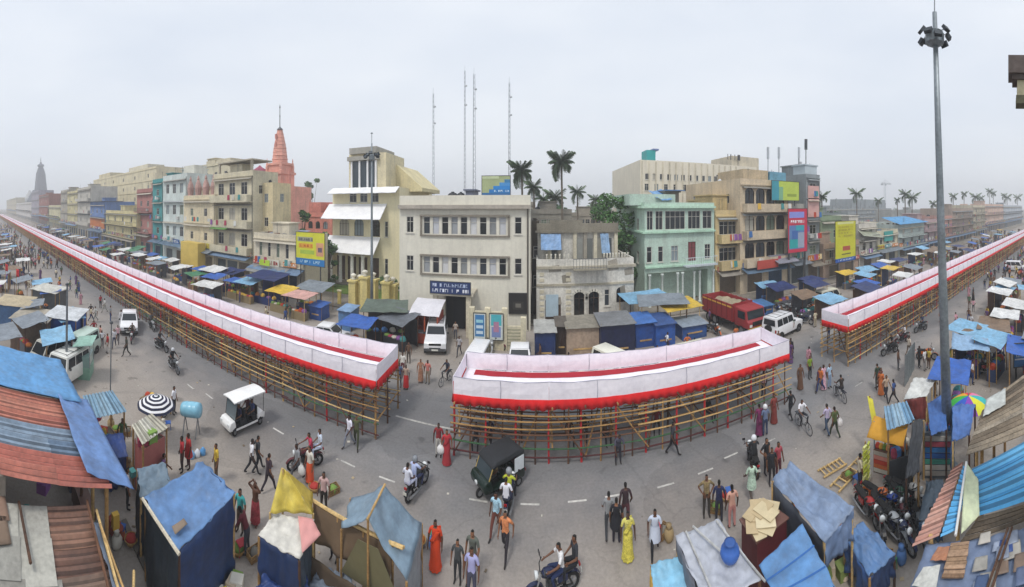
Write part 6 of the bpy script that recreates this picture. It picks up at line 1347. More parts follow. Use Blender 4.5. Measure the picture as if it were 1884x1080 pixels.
# ---- left: long shop shed with banded roof
A = {k: P(*v) for k, v in dict(a0=(4, 672, 4.3), a1=(150, 738, 3.3), b0=(10, 722, 4.3), b1=(128, 762, 3.3), c0=(26, 792, 4.3), c1=(146, 828, 3.25), d0=(33, 846, 4.3), d1=(166, 872, 3.2), e0=(12, 884, 4.3), e1=(184, 925, 3.15)).items()}
o = thing('shop_shed', 'long shed with banded blue and orange corrugated roof and blue tarpaulin edge', 'shed', (-13, 2.4, 0))
# the roof falls from the back (y small) to the eave by the road; sheets run down the fall
def yb(x): return .35
XS = [-17.6, -13.9, -11.9, -10.55, -9.75]
eave = lambda x: Vector((x, 3.55, 3.25)); ridge = lambda x: Vector((x, .35, 4.15))
for (x0, x1), cols, nn in (((-13.9, -11.9), ['c47a66', 'c9826c', 'b96f5e'], 3), ((-11.9, -10.55), ['7f93a8', '8a9db0', '6f859d'], 2), ((-10.55, -9.3), ['c47a68', 'bb6f60'], 2)):
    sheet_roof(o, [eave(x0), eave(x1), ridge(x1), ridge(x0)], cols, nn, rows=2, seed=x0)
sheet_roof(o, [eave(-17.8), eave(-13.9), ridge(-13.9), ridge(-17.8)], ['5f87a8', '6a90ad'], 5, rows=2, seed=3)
def tarpw(c4, col, nm, wr=.05, fold=0): MB().sheet(c4, 22, 14, lambda u, v: .12 + wr*N(u*4, v*4, c4[0][0]) + .02*sin(u*50)*(1-fold), t=.012).obj(nm, mat(col, 'tarp'), o, True, True)
tarpw([Vector((-17.7, 3.85, 3.22)), Vector((-13.6, 3.85, 3.22)), Vector((-13.8, .4, 4.2)), Vector((-17.7, .4, 4.2))], '5f99cc', 'tarpaulin')
tarpw([Vector((-14.2, 4.25, 2.95)), Vector((-9.3, 4.2, 2.9)), Vector((-9.6, 2.85, 3.52)), Vector((-14.0, 2.9, 3.5))], '6a8cc0', 'edge_tarpaulin', .07, 1)
MB().bb((-17.6, .4, 0), (-9.4, .55, 4.0)).obj('back_wall', mat('8d857a', 'plaster'), o, False, True)
for i in range(7): x = -17.4+i*1.32; MB().tube([(x, 3.45, 0), (x, 3.45, 3.2)], .06, 6).obj('post', BAM[i % 5], o, False, True)
for i in range(4): MB().bb((-17+i*2, 3.3, 0), (-15.3+i*2, 3.75, .85)).obj('counter', mat(['54483c', '3d4c66', '5d4036', '4a5048'][i], 'paint'), o, False, True)
clutter(o, 14, -13.4, 3.5, 3.4, .86)
# ---- left: low roof of grey and rusty sheets right below
o = thing('rusty_shed', 'low shed roof of grey asbestos and rusty corrugated sheets', 'shed', (-8, 1.3, 0))
ev = lambda x: Vector((x, 2.75, 2.95)); rg = lambda x: Vector((x, .15, 3.35))
q = lambda x, v: ev(x).lerp(rg(x), v)
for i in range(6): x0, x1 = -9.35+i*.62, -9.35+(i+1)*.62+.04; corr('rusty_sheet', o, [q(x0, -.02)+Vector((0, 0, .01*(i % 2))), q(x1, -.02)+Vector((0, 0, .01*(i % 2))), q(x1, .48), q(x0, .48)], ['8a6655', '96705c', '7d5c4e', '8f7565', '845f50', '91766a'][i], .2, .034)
r_ = uid('asb')
for i in range(4):
    for j in range(2):
        x0, x1 = -9.3+i*.95, -9.3+(i+1)*.95+.05+.1*r_.random(); v0 = .40+.30*j+.05*r_.random(); v1 = v0+.36
        zz = Vector((0, 0, .05+.03*j+.02*(i % 2)))
        MB().sheet([q(x0, v0)+zz, q(x1, v0+.03)+zz, q(x1, v1)+zz, q(x0, v1-.02)+zz], 8, 6, lambda u, v: .015*N(u*6, v*6, i+j), t=.015).obj('flat_sheet', mat(['aaa89f', 'b4b2a8', '9c9a92', '8f8c84'][(i+j) % 4], 'stone'), o, False, True)
for i in range(2): MB().sheet([q(-9.4+i*.6, .85)+Vector((0, 0, .16)), q(-8.7+i*.6, .82)+Vector((0, 0, .16)), q(-8.6+i*.6, 1.0)+Vector((0, 0, .16)), q(-9.4+i*.6, 1.02)+Vector((0, 0, .16))], 5, 5, lambda u, v: .04*N(u*5, v*5, i), t=.02).obj('torn_cloth', mat(['8f7463', '7d6a5a'][i], 'cloth'), o, True, True)
for (x0, y0, z0), (x1, y1, z1), c in (((-9.2, 3.05, 2.85), (-5.9, 2.7, 3.1), 2), ((-8.6, 2.95, 3.0), (-5.7, 3.0, 2.7), 0), ((-9.3, 2.8, 3.1), (-6.6, 2.55, 3.15), 4), ((-7.9, 3.6, 2.2), (-5.8, 2.6, 3.0), 2), ((-9.25, .9, 3.42), (-7.6, 1.0, 3.44), 3)): MB().tube([(x0, y0, z0), (x1, y1, z1)], .035, 6).obj('bamboo_pole', BAM[c], o, False, True)
MB().sheet([Vector((-8.7, 2.75, 3.1)), Vector((-6.2, 2.7, 3.1)), Vector((-6.2, 3.0, 2.75)), Vector((-8.7, 3.05, 2.75))], 12, 4, lambda u, v: .08*N(u*7, v*3)).obj('netting', mat('6b7686', 'cloth'), o, True, True)
MB().bb((-9.2, .2, 0), (-5.7, .35, 3.2)).obj('back_wall', mat('7d766b', 'plaster'), o, False, True)
for i in range(5): MB().tube([(-9.2+i*.86, 2.6, 0), (-9.2+i*.86, 2.6, 2.9)], .05, 6).obj('post', BAM[i], o, False, True)
for i in range(3):
    p = P(208 + i*5, 975 + i*9, .0); b = thing('clay_pot', 'stacked terracotta pot by the drain behind the rusty shed', 'pot', (p.x, p.y, 0), 0, 'terracotta pots'); MB().lathe([(.14, 0), (.24, .14), (.2, .28), (.13, .34), (.17, .38)], 12).obj('body', mat('a2492f', 'stone'), b, True); MB().lathe([(.17, .38), (.18, .40), (.15, .41)], 12).obj('rim', mat('8d3f2a', 'stone'), b, True)
# ---- left stalls
def roofed(name, label, c4, col, n, wallc, hwall, roofk='tin', body=True, cat='stall'):
    pts = [P(*c) for c in c4]; ctr = sum(pts, Vector())/4; o = thing(name, label, cat, (ctr.x, ctr.y, 0))
    a, b, c, d = pts
    for i in range(n):
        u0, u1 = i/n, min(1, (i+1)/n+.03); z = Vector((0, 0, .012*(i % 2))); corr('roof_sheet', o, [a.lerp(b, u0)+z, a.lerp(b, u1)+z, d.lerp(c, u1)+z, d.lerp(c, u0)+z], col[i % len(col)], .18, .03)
    for p in pts: q_ = ctr.lerp(p, .9); MB().tube([(q_.x, q_.y, 0), (q_.x, q_.y, p.z-.03)], .04, 6).obj('post', BAM[1], o, False, True)
    if body:
        k = [ctr.lerp(p, .82) for p in pts]
        for i in range(4):
            x, y = k[i], k[(i+1) % 4]; MB().sheet([(x.x, x.y, 0), (y.x, y.y, 0), (y.x, y.y, hwall), (x.x, x.y, hwall)], 4, 3, lambda u, v: .006*sin(u*40), t=.03).obj('wall', mat(wallc, 'paint'), o, False, True)
        MB().poly([(v.x, v.y, hwall-.1) for v in k]); mb = MB(); mb.poly([(v.x, v.y, hwall-.05) for v in k]); mb.poly([(v.x, v.y, hwall-.09) for v in k]); mb.obj('counter_top', mat('6a5a48', 'wood'), o, False, True)
        clutter(o, 5, ctr.x, ctr.y, .5, hwall-.04)
    return o
roofed('market_stall', 'small stall with pale blue corrugated roof beside the long shed', [(163, 772, 2.2), (233, 757, 2.3), (206, 718, 2.5), (152, 728, 2.4)], ['86abc4', '93b5cb', '7b9fb8'], 3, '7d6a52', .9)
roofed('kiosk', 'pink walled kiosk under a pale corrugated roof near the umbrella', [(262, 818, 2.3), (310, 786, 2.35), (280, 760, 2.6), (242, 782, 2.55)], ['c9c5b4', 'd2cfc2', 'bfbaa8'], 3, 'a35f5a', 2.0, cat='kiosk')
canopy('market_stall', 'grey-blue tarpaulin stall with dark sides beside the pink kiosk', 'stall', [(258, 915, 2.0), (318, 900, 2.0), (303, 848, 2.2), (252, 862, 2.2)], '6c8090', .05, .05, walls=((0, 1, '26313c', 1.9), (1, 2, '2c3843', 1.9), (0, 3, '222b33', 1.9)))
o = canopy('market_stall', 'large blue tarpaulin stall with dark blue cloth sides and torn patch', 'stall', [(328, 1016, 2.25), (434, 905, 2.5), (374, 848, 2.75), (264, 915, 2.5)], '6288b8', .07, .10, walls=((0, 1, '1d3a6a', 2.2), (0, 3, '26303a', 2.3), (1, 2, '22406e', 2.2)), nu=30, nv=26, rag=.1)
p = P(322, 985, 2.36); MB().sheet([p, P(345, 965, 2.4), P(338, 955, 2.42), P(316, 970, 2.4)], 4, 4, lambda u, v: .03+.02*N(u*5, v*5), t=.01).obj('torn_patch', mat('8a7a6a', 'cloth'), o, True, True)
MB().tube([P(262, 917, 2.52), P(330, 1020, 2.26)], .05, 6).obj('eave_pole', mat('d2c9b5', 'wood'), o, False, True)
canopy('market_stall', 'dark blue curtain stall below the long shed tarpaulin edge', 'stall', [(192, 850, 1.3), (235, 838, 1.3), (226, 795, 1.5), (186, 800, 1.5)], '24407e', .05, .03, walls=((0, 1, '1f3a78', 1.2), (1, 2, '223f80', 1.2)))
# striped umbrella and handcart
def umbrella(px, py, z, R, cols, label, n=8, rings=4, cat='umbrella', drop=.45):
    p = P(px, py, z); o = thing('umbrella', label, cat, (p.x, p.y, 0)); mb = MB(); k = n*3
    prof = [(0.02, 0), (R*.28, -.05), (R*.5, -.12), (R*.68, -.2), (R*.84, -.3), (R, -drop)]
    for g_ in range(n if len(cols) > 2 else 1):
        pass
    if len(cols) > 2:
        for g_ in range(n):
            mb = MB()
            for r, dz in prof:
                for j in range(4): a = 2*pi*(g_ + j/3)/n; e = 1 - .04*sin(pi*j/3)*(r/R); mb.v.append((r*e*cos(a), r*e*sin(a), z+dz))
            for i in range(len(prof)-1):
                for j in range(3): mb.face((i*4+j, i*4+j+1, i*4+5+j, i*4+4+j))
            mb.obj('gore', mat(cols[g_ % len(cols)], 'cloth'), o, True)
    else:
        m = 10
        for g_ in range(m):
            mb = MB(); r0, r1 = R*g_/m+.01, R*(g_+1)/m
            for r in (r0, r1):
                for j in range(32): a = 2*pi*j/32; e = 1 - .04*abs(sin(a*4)); mb.v.append((r*e*cos(a), r*e*sin(a), z - drop*(r/R)**1.7))
            for j in range(32): mb.face((j, (j+1) % 32, 32+(j+1) % 32, 32+j))
            mb.obj('stripe', mat(cols[g_ % 2], 'cloth'), o, True)
    MB().tube([(0, 0, 0), (0, 0, z+.12)], .025, 6).obj('pole', CHR, o); 
    for i in range(n): a = 2*pi*i/n; MB().tube([(0, 0, z-.03), (R*.97*cos(a), R*.97*sin(a), z-drop-.01)], .008, 4).obj('rib', CHR, o)
    return o
umbrella(287, 728, 2.3, .92, ['e9e9ec', '23283f'], 'navy and white ringed umbrella over a vendor cart')
p = P(292, 765); o = thing('handcart', 'small vendor cart standing under the ringed umbrella', 'cart', (p.x-.3, p.y, 0), .4); MB().bb((-.8, -.45, .62), (.8, .45, .72)).obj('tray', mat('7d6a4e', 'wood'), o)
for s in (-1, 1): wheel(o, (s*.62, 0, .33), .33, .05, 8)
for x, y in ((-.7, .4), (.7, .4), (-.7, -.4), (.7, -.4)): MB().tube([(x, y, 0), (x, y, .62)], .03, 5).obj('leg', BAM[1], o)
for i in range(6): MB().lathe([(.14, 0), (.17, .1), (.1, .2)], 8, (-.6+.24*i, .1*(i % 2), .721)).obj('goods', mat(GOODS[i], 'cloth'), o)
for i in range(2): MB().tube([(-.3+.6*i, -.45, .68), (-.3+.6*i, -1.1, .75)], .025, 5).obj('handle', BAM[0], o)
p = P(352, 800); o = thing('water_drum', 'pale blue plastic water drum lying on a stand by the kiosk', 'drum', (p.x, p.y, 0), .5)
d = MB().lathe([(.2, -.5), (.33, -.46), (.36, -.2), (.34, -.18), (.36, -.1), (.36, .2), (.34, .22), (.36, .28), (.33, .46), (.1, .5)], 16).obj('barrel', mat('86bfd6', 'gloss'), o, True, loc=(0, 0, 1.25)); d.rotation_euler = (0, radians(80), 0)
for x in (-.35, .35): MB().tube([(x, -.25, 0), (x, .0, .9)], .03, 5).tube([(x, .25, 0), (x, 0, .9)], .03, 5).obj('stand', CHR, o)
p = P(362, 838); o = thing('water_jar', 'blue and white water jars stacked behind the big blue tarpaulin', 'jar', (p.x, p.y, 0))
for i in range(3): MB().lathe([(.12, 0), (.13, .03), (.13, .2), (.06, .28), (.04, .32)], 12, (.05*i, .27*(i-1), 0)).obj('jar', mat(['7fb5df', 'e3e8ee', '5f9fd6'][i], 'gloss'), o, True)
# ---- centre-left tents
a, b, c = P(520, 862, 3.3), P(497, 943, 2.35), P(576, 945, 2.3)
o = thing('yellow_tent', 'yellow peaked cloth tent next to the brown sackcloth screen', 'tent', ((a+b+c)/3*Vector((1, 1, 0)) if False else (a.x, a.y-.4, 0)))
MB().sheet([b, c, a+Vector((.15, 0, 0)), a-Vector((.05, 0, 0))], 14, 12, lambda u, v: .09*N(u*4, v*4)-.05*sin(pi*u)+.05*sin(u*14)*(1-v), t=.015).obj('canopy', mat('d9c356', 'tarp'), o, True, True)
for p in (a, b, c): MB().tube([(p.x, p.y, 0), p], .035, 6).obj('post', BAM[2], o, False, True)
d_ = P(575, 905, 2.5); MB().sheet([c, d_, a+Vector((.17, .02, 0)), a+Vector((.15, 0, -.02))], 6, 8, lambda u, v: .05*N(u*4, v*4), t=.015).obj('canopy_flap', mat('c2a83f', 'tarp'), o, True, True)
o = canopy('market_stall', 'stall under a white cloth with pink border below the yellow tent', 'stall', [(474, 985, 1.95), (552, 1030, 1.8), (578, 955, 2.2), (503, 945, 2.25)], 'd9d6cd', .06, .02, walls=((0, 1, '1c3561', 1.7), (1, 2, '3c4a58', 1.7)))
q1, q2, q3, q4 = P(556, 1018, 1.9), P(590, 985, 2.0), P(575, 955, 2.22), P(548, 950, 2.25); MB().sheet([q1, q2, q3, q4], 8, 8, lambda u, v: .03+.06*N(u*4, v*4, 2), t=.012).obj('pink_cloth', mat('d79a96', 'cloth'), o, True, True)
clutter(o, 8, P(520, 1050).x, P(520, 1050).y, .6, .3)
# grey ridge tent
Rk, Rf = P(707, 892, 3.05), P(677, 952, 3.05); rC, rD = P(776, 962, 1.9), P(748, 1068, 1.75); lE, lF = P(645, 915, 2.35), P(628, 972, 2.2)
o = thing('ridge_tent', 'grey-blue ridge tent of tarpaulin with open gable', 'tent', ((Rk.x+Rf.x)/2, (Rk.y+Rf.y)/2, 0)); GT = mat('7f96a8', 'tarp')
MB().sheet([rD, rC, Rk, Rf], 14, 12, lambda u, v: .06*N(u*3, v*4)+.05*sin(v*9+u*3)*(1-v)-.06*sin(pi*v), t=.015).obj('right_slope', GT, o, True, True)
MB().sheet([Rf+Vector((0, 0, .005)), Rk+Vector((0, 0, .005)), lE, lF], 12, 12, lambda u, v: .07*N(u*3, v*4, 5)-.05*sin(pi*v)+.03*sin(u*12)*v, t=.015).obj('left_slope', GT, o, True, True)
MB().tube([Rk+Vector((0, .05, -.02)), Rf-Vector((0, .05, .02))], .035, 6).obj('ridge_pole', BAM[0], o, False, True)
for p in (Rk, Rf, rC, rD, lE, lF): MB().tube([(p.x, p.y, 0), p-Vector((0, 0, .03))], .035, 6).obj('post', BAM[1], o, False, True)
MB().sheet([(rC.x, rC.y, .05), (rD.x, rD.y, .05), rD-Vector((0, 0, .02)), rC-Vector((0, 0, .02))], 8, 6, lambda u, v: .08*N(u*5, v*3), t=.015).obj('side_cloth', mat('8b9298', 'tarp'), o, True, True)
MB().sheet([(lF.x, lF.y, 1.0), (rD.x-.1, rD.y, 1.0), Rf-Vector((-.3, 0, .7)), Rf-Vector((.3, 0, .7))], 6, 6, t=.012).obj('gable_mat', mat('6f6a4c', 'cloth'), o, False, True)
# brown sackcloth screen
a, b = P(578, 922, 2.35), P(722, 1000, 2.3)
o = thing('sackcloth_stall', 'brown sackcloth stall front hung from a bamboo rail', 'stall', ((a.x+b.x)/2, (a.y+b.y)/2-.3, 0)); n_ = (b-a).normalized(); pr = Vector((n_.y, -n_.x, 0)); pr = pr if pr.y < 0 else -pr
MB().sheet([a+Vector((0, 0, -1.0))+pr*.15, b+Vector((0, 0, -1.0))+pr*.15, b, a], 16, 8, lambda u, v: .08*N(u*6, v*3)*(1-v)+.05*sin(u*22)*(1-v), t=.012).obj('upper_cloth', mat('6d5a46', 'cloth'), o, True, True)
MB().sheet([a+Vector((0, 0, -2.3))+pr*.5, b+Vector((0, 0, -2.25))+pr*.5, b+Vector((0, 0, -1.1))+pr*.5, a+Vector((0, 0, -1.1))+pr*.5], 14, 8, lambda u, v: .08*N(u*6, v*3, 4), t=.012).obj('lower_cloth', mat('4f4234', 'cloth'), o, True, True)
MB().tube([a-n_*.3, b+n_*.3], .05, 6).obj('top_rail', BAM[2], o, False, True); MB().tube([a-n_*.3+Vector((0, .12, -.12)), b+n_*.3+Vector((0, .12, -.1))], .04, 6).obj('second_rail', BAM[0], o, False, True)
for t in (0, .33, .66, 1): p = a.lerp(b, t); MB().tube([(p.x, p.y, 0), p], .04, 6).obj('post', BAM[1], o, False, True)
p = a.lerp(b, .72)+pr*.7; MB().bb((p.x-.3, p.y-.25, 0), (p.x+.3, p.y+.25, 1.1)).obj('tin_box', mat('b79a6a', 'paint'), o, False, True)
clutter(o, 10, (a.x+b.x)/2+.2, (a.y+b.y)/2-.9, 1.0, .0)
canopy('market_stall', 'low navy sheet over goods below the white cloth stall', 'stall', [(470, 1082, .9), (570, 1086, .9), (560, 1040, 1.1), (500, 1035, 1.1)], '1f3d78', .1, .05, posts=True); canopy('market_stall', 'grey plastic sheet over boxes before the sackcloth stall', 'stall', [(565, 1086, .8), (655, 1086, .8), (640, 1050, .9), (585, 1045, .9)], '6c7887', .08, .05)
o = thing('goods_heap', 'heap of striped packets and bags beside the big blue stall', 'goods', P(400, 1055)); p = P(405, 1060); clutter(o, 16, p.x, p.y, .7, 0, ['c9b8a0', 'd8d4c8', '7a9a4a', 'c98a7a', 'd9c24a', 'b5b0a4'])
# ---- centre-right foreground
canopy('market_stall', 'pale sky blue sheet stall with orange cloth edge', 'stall', [(1203, 1092, 1.9), (1276, 1090, 1.9), (1258, 1020, 2.05), (1197, 1036, 2.05)], '86bedb', .04, .04, walls=((0, 3, 'c9a24a', 1.6),))
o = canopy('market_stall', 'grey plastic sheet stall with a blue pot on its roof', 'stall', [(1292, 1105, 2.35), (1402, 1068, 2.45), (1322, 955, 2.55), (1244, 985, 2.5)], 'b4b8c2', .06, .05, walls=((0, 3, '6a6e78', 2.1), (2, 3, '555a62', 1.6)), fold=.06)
for a_, b_ in (((1262, 978, 2.58), (1315, 1098, 2.45)), ((1318, 958, 2.62), (1408, 1070, 2.5)), ((1275, 968, 2.6), (1345, 1030, 2.6))): MB().tube([P(*a_), P(*b_)], .03, 6).obj('roof_pole', mat('c9c9c6', 'metal'), o, False, True)
p = P(1343, 1030, 2.52); o = thing('water_pot', 'round blue pot resting on the grey sheet roof', 'pot', p); MB().lathe([(.08, 0), (.2, .06), (.25, .18), (.22, .3), (.1, .38), (.13, .42)], 14).obj('body', mat('3a68b8', 'paint'), o, True); MB().lathe([(.13, .42), (.15, .44), (.10, .445)], 14).obj('rim', mat('2f5596', 'paint'), o, True)
pts = [P(*c) for c in ((1392, 1000, 2.15), (1452, 952, 2.15), (1413, 921, 2.15), (1360, 955, 2.15))]; ctr = sum(pts, Vector())/4; o = thing('maroon_kiosk', 'maroon box kiosk with torn tan cardboard on its roof', 'kiosk', (ctr.x, ctr.y, 0))
k = [ctr.lerp(p, .9) for p in pts]
for i in range(4):
    x, y = k[i], k[(i+1) % 4]; MB().sheet([(x.x, x.y, 0), (y.x, y.y, 0), (y.x, y.y, 2.1), (x.x, x.y, 2.1)], 3, 3, lambda u, v: .008*sin(u*30), t=.03).obj('wall', mat('5f2229', 'paint'), o, False, True)
mb = MB(); mb.sheet(pts, 6, 6, lambda u, v: .02*N(u*5, v*5), t=.04); mb.obj('roof', mat('6d4a40', 'paint'), o, False, True)
r_ = uid('card')
for i in range(10):
    u, v = r_.uniform(.12, .88), r_.uniform(.12, .88); c = pts[0].lerp(pts[1], u).lerp(pts[3].lerp(pts[2], u), v) + Vector((0, 0, .03+.012*i)); s = r_.uniform(.2, .38); MB().box(c, (s*2, s*1.3, .015), r_.uniform(0, 3), r_.uniform(-.06, .06)).obj('cardboard', mat(r_.choice(['cdbd99', 'd8caa8', 'bda985', 'a8967a']), 'cloth'), o, False, True)
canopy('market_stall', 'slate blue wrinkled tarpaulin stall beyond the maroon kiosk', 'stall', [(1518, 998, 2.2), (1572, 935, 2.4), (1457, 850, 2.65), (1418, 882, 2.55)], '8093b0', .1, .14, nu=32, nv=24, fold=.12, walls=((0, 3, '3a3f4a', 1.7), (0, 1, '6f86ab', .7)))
o = canopy('market_stall', 'bright blue flat tarpaulin stall between maroon kiosk and blue covered cart', 'stall', [(1438, 1120, 2.15), (1540, 1082, 2.2), (1476, 962, 2.4), (1396, 1038, 2.3)], '5f8fc2', .03, .03, walls=((1, 2, '3b3330', 1.9),)); 
for t in (.3, .62): MB().tube([P(1438, 1120, 2.19).lerp(P(1396, 1038, 2.34), t), P(1540, 1082, 2.24).lerp(P(1476, 962, 2.44), t)], .02, 5).obj('roof_rope', mat('3a6cae', 'cloth'), o, False, True)
canopy('covered_cart', 'vendor cart wrapped in steel blue tarpaulin', 'cart', [(1600, 1062, 1.05), (1648, 1018, 1.05), (1588, 960, 1.25), (1552, 985, 1.2)], '5a7fae', .09, -.12, walls=((0, 1, '2c4470', .7), (0, 3, '3a5f98', .7), (1, 2, '35588f', .7)), fold=.05)
o = thing('fruit_baskets', 'cane baskets and red cloth behind the blue covered cart', 'baskets', P(1535, 1050)); clutter(o, 12, P(1535, 1050).x, P(1535, 1050).y, .6, 0, ['8a4a3a', 'a86a4a', 'c9b8a0', '5a3a30', '7a8a4a', 'd8d0c0'])
# bamboo ladder-frames lying at the road edge
for i, ((x0, y0), (x1, y1)) in enumerate((((1510, 872), (1552, 848)), ((1535, 900), (1590, 842)))):
    a, b = P(x0, y0, .06), P(x1, y1, .06); d_ = (b-a).normalized(); s_ = Vector((-d_.y, d_.x, 0))*.22; o = thing('bamboo_ladder', 'pale bamboo ladder frame lying flat on the dusty ground' if i == 0 else 'long bamboo ladder lying beside the yellow packets', 'ladder', a)
    for s in (-1, 1): MB().tube([a+s_*s, b+s_*s], .04, 6).obj('rail', BAM[2], o, False, True)
    for t in range(6): c = a.lerp(b, (t+.5)/6)+Vector((0, 0, .05)); MB().tube([c-s_, c+s_], .03, 5).obj('rung', BAM[2], o, False, True)
# ---- right: juice stall, bottle stall, tarps, umbrella
roofed('juice_stall', 'juice stall with blue striped corrugated roof and orange awning', [(1632, 792, 2.35), (1684, 775, 2.4), (1668, 738, 2.6), (1626, 748, 2.6)], ['8fb4cf', 'a3c2d6', '7aa3c2'], 3, '4a4f55', 1.0)
J = P(1607, 868); jd = (P(1664, 884) - J); jl = jd.length; jrz = atan2(jd.y, jd.x)
o = thing('stall_counter', 'stall counter with red and orange banner front below the orange awning', 'counter', J, jrz); MB().bb((0, 0, 0), (jl, .5, .95)).obj('box', mat('6a4a38', 'paint'), o)
for i, c in enumerate(('d8d4c4', 'd8703a', 'c9452f', 'd98a7a', 'b8b0a0')): MB().bb((.02, -.02, .05+.18*i), (jl-.02, -.003, .21+.18*i)).obj('banner_strip', mat(c, 'paint'), o)
MB().sheet([(-.1, -.5, 1.75), (jl+.1, -.5, 1.75), (jl+.1, .3, 2.2), (-.1, .3, 2.2)], 8, 4, lambda u, v: .04*sin(u*20)).obj('awning', mat('d9a03a', 'cloth'), o, True)
for x in (0, jl): MB().tube([(x, .1, 0), (x, .1, 2.1)], .035, 6).obj('post', mat('9fb0b8', 'metal'), o)
for i in range(6): MB().lathe([(.1, 0), (.13, .08), (.06, .2)], 8, (.12+i*.16, .2, .951)).obj('fruit', mat(['c9452f', 'd8a03a', '6a8a3a', 'd98a4a', '7a3030', 'c9b04a'][i], 'cloth'), o, True)
for i in range(7):
    p = P(1588 + 3*(i % 3), 838 + i*9, 1.75 - i*.0); 
o = thing('packet_string', 'yellow-green snack packets hanging in strings left of the juice stall', 'packets', P(1592, 905))
b0 = P(1592, 905)
MB().tube([b0, b0+Vector((0, 0, 2.0))], .03, 5).obj('post', BAM[1], o, False, True)
for i in range(8):
    for j in range(2): MB().box(b0+Vector((-.12+.24*j, -.06, .5+.19*i)), (.2, .08, .16), .3*j, .2).obj('packet', mat(['c6cc4a', 'dfe08a', 'b4bd3f'][(i+j) % 3], 'gloss'), o, False, True)
o = thing('yellow_cloth', 'yellow cloth hung on a frame behind the juice stall', 'cloth', P(1605, 800)); MB().sheet([P(1606, 790, 1.3), P(1618, 800, 1.0), P(1606, 735, 2.3), P(1596, 728, 2.5)], 6, 6, lambda u, v: .06*N(u*5, v*5), t=.012).obj('sheet', mat('d8cf4a', 'cloth'), o, True, True); MB().tube([P(1610, 800), P(1600, 728, 2.5)], .03, 5).obj('post', BAM[0], o, False, True)
B0 = P(1700, 880); bd = P(1752, 880) - B0; bl = bd.length; o = thing('bottle_stall', 'drink stall shelf in red, blue and teal bands beside the floodlight mast', 'stall', B0, atan2(bd.y, bd.x)); MB().bb((0, 0, 0), (bl, .6, 1.9)).obj('cabinet', mat('6c747c', 'paint'), o)
for i, c in enumerate(('c9c4bc', 'd8d4cc', '4aa08f', '2f66b0', '3a7fc0', 'c05a6a', 'b9b4ac')): MB().bb((.05, -.05, .15+.24*i), (bl-.05, -.003, .33+.24*i)).obj('shelf_band', mat(c, 'gloss'), o)
for i in range(9):
    for j in range(2): MB().lathe([(.045, 0), (.045, .14), (.02, .18), (.02, .22)], 7, (.12+i*(bl-.24)/8, .15+.2*j, 1.901)).obj('bottle', mat(['3a7fc0', 'c05a6a', '4aa08f', 'd8d4cc'][(i+j) % 4], 'gloss'), o, True)
canopy('market_stall', 'deep blue tarpaulin stall right beside the floodlight mast', 'stall', [(1712, 800, 2.2), (1742, 790, 2.3), (1740, 722, 2.8), (1706, 742, 2.6)], '3f68a8', .05, .04); canopy('market_stall', 'blue tarpaulin stall below the rainbow umbrella', 'stall', [(1752, 812, 2.3), (1784, 800, 2.4), (1795, 742, 2.7), (1752, 745, 2.7)], '4f74b4', .06, .05, walls=((0, 3, '4a78b0', 1.2),))
canopy('market_stall', 'dark grey sheeted stall between juice stall and drink shelf', 'stall', [(1666, 880, 2.0), (1690, 868, 2.0), (1700, 770, 2.5), (1680, 772, 2.5)], '3a3c40', .05, .04, walls=((0, 3, '25272b', 1.8),))
canopy('covered_bike', 'grey-blue cover sheet over a parked machine by the drink shelf', 'cover', [(1690, 960, .9), (1735, 950, 1.0), (1735, 880, 1.2), (1705, 885, 1.2)], '55636f', .06, -.12, walls=((0, 1, '3f5f80', .7), (0, 3, '46525c', .7)), posts=False)
umbrella(1782, 728, 2.5, .95, ['d83a3a', 'e0a030', '3fae4a', '3a62c0', '8a4ab0', 'd8d840', '40b0b0', 'e07aa0'], 'rainbow coloured umbrella behind the blue tarpaulin')
canopy('market_stall', 'white awning stall beside the upright grey steel sheets', 'stall', [(1662, 735, 2.0), (1705, 728, 2.0), (1722, 697, 2.3), (1682, 694, 2.3)], 'cfd0cc', .05, .04, walls=((0, 1, '7d3a38', 1.2),))
for i in range(3):
    a, b = P(1664+i*5, 712-i*10), P(1672+i*5, 700-i*10); o = thing('steel_sheet', 'upright grey steel sheet leaning near the white awning stall', 'sheet', a, 0, 'grey steel sheets'); MB().sheet([a, b, b+Vector((.1, 0, 1.9)), a+Vector((.1, 0, 1.9))], 10, 2, lambda u, v: .015*sin(u*40), t=.015).obj('panel', mat('8c969b', 'metal'), o, False, True); MB().tube([a, a+Vector((.1, 0, 1.95))], .03, 5).obj('edge_post', CHR, o, False, True)
canopy('market_stall', 'stall with pale blue and navy striped canopy and yellow banner', 'stall', [(1750, 642, 2.3), (1822, 645, 2.3), (1818, 622, 2.6), (1752, 612, 2.7)], '8fb0d0', .08, .05, nu=10, nv=8); a = P(1743, 655, 1.9); 
board('yellow_banner', 'small yellow banner tied below the pale blue striped canopy', 'banner', (a.x, a.y, 1.5), 1.0, .55, 'cfc23c', ((.1, .9, .3, .6, 'e6dd7a'),))
a = P(1866, 670, 1.0); board('blue_signboard', 'blue and white signboard at the crowded right stalls', 'sign', (a.x, a.y, .8), .9, 1.5, '3f78b0', ((.05, .95, .68, .95, '2f66a0'), (.05, .95, .6, .66, 'dfe6ea'), (.05, .95, .3, .36, 'dfe6ea')), rz=-1.2, letters=((.1, .9, .7, .92, 1, 'cfe0ee'), (.1, .9, .4, .58, 1, 'e6eef4')), posts=.8)
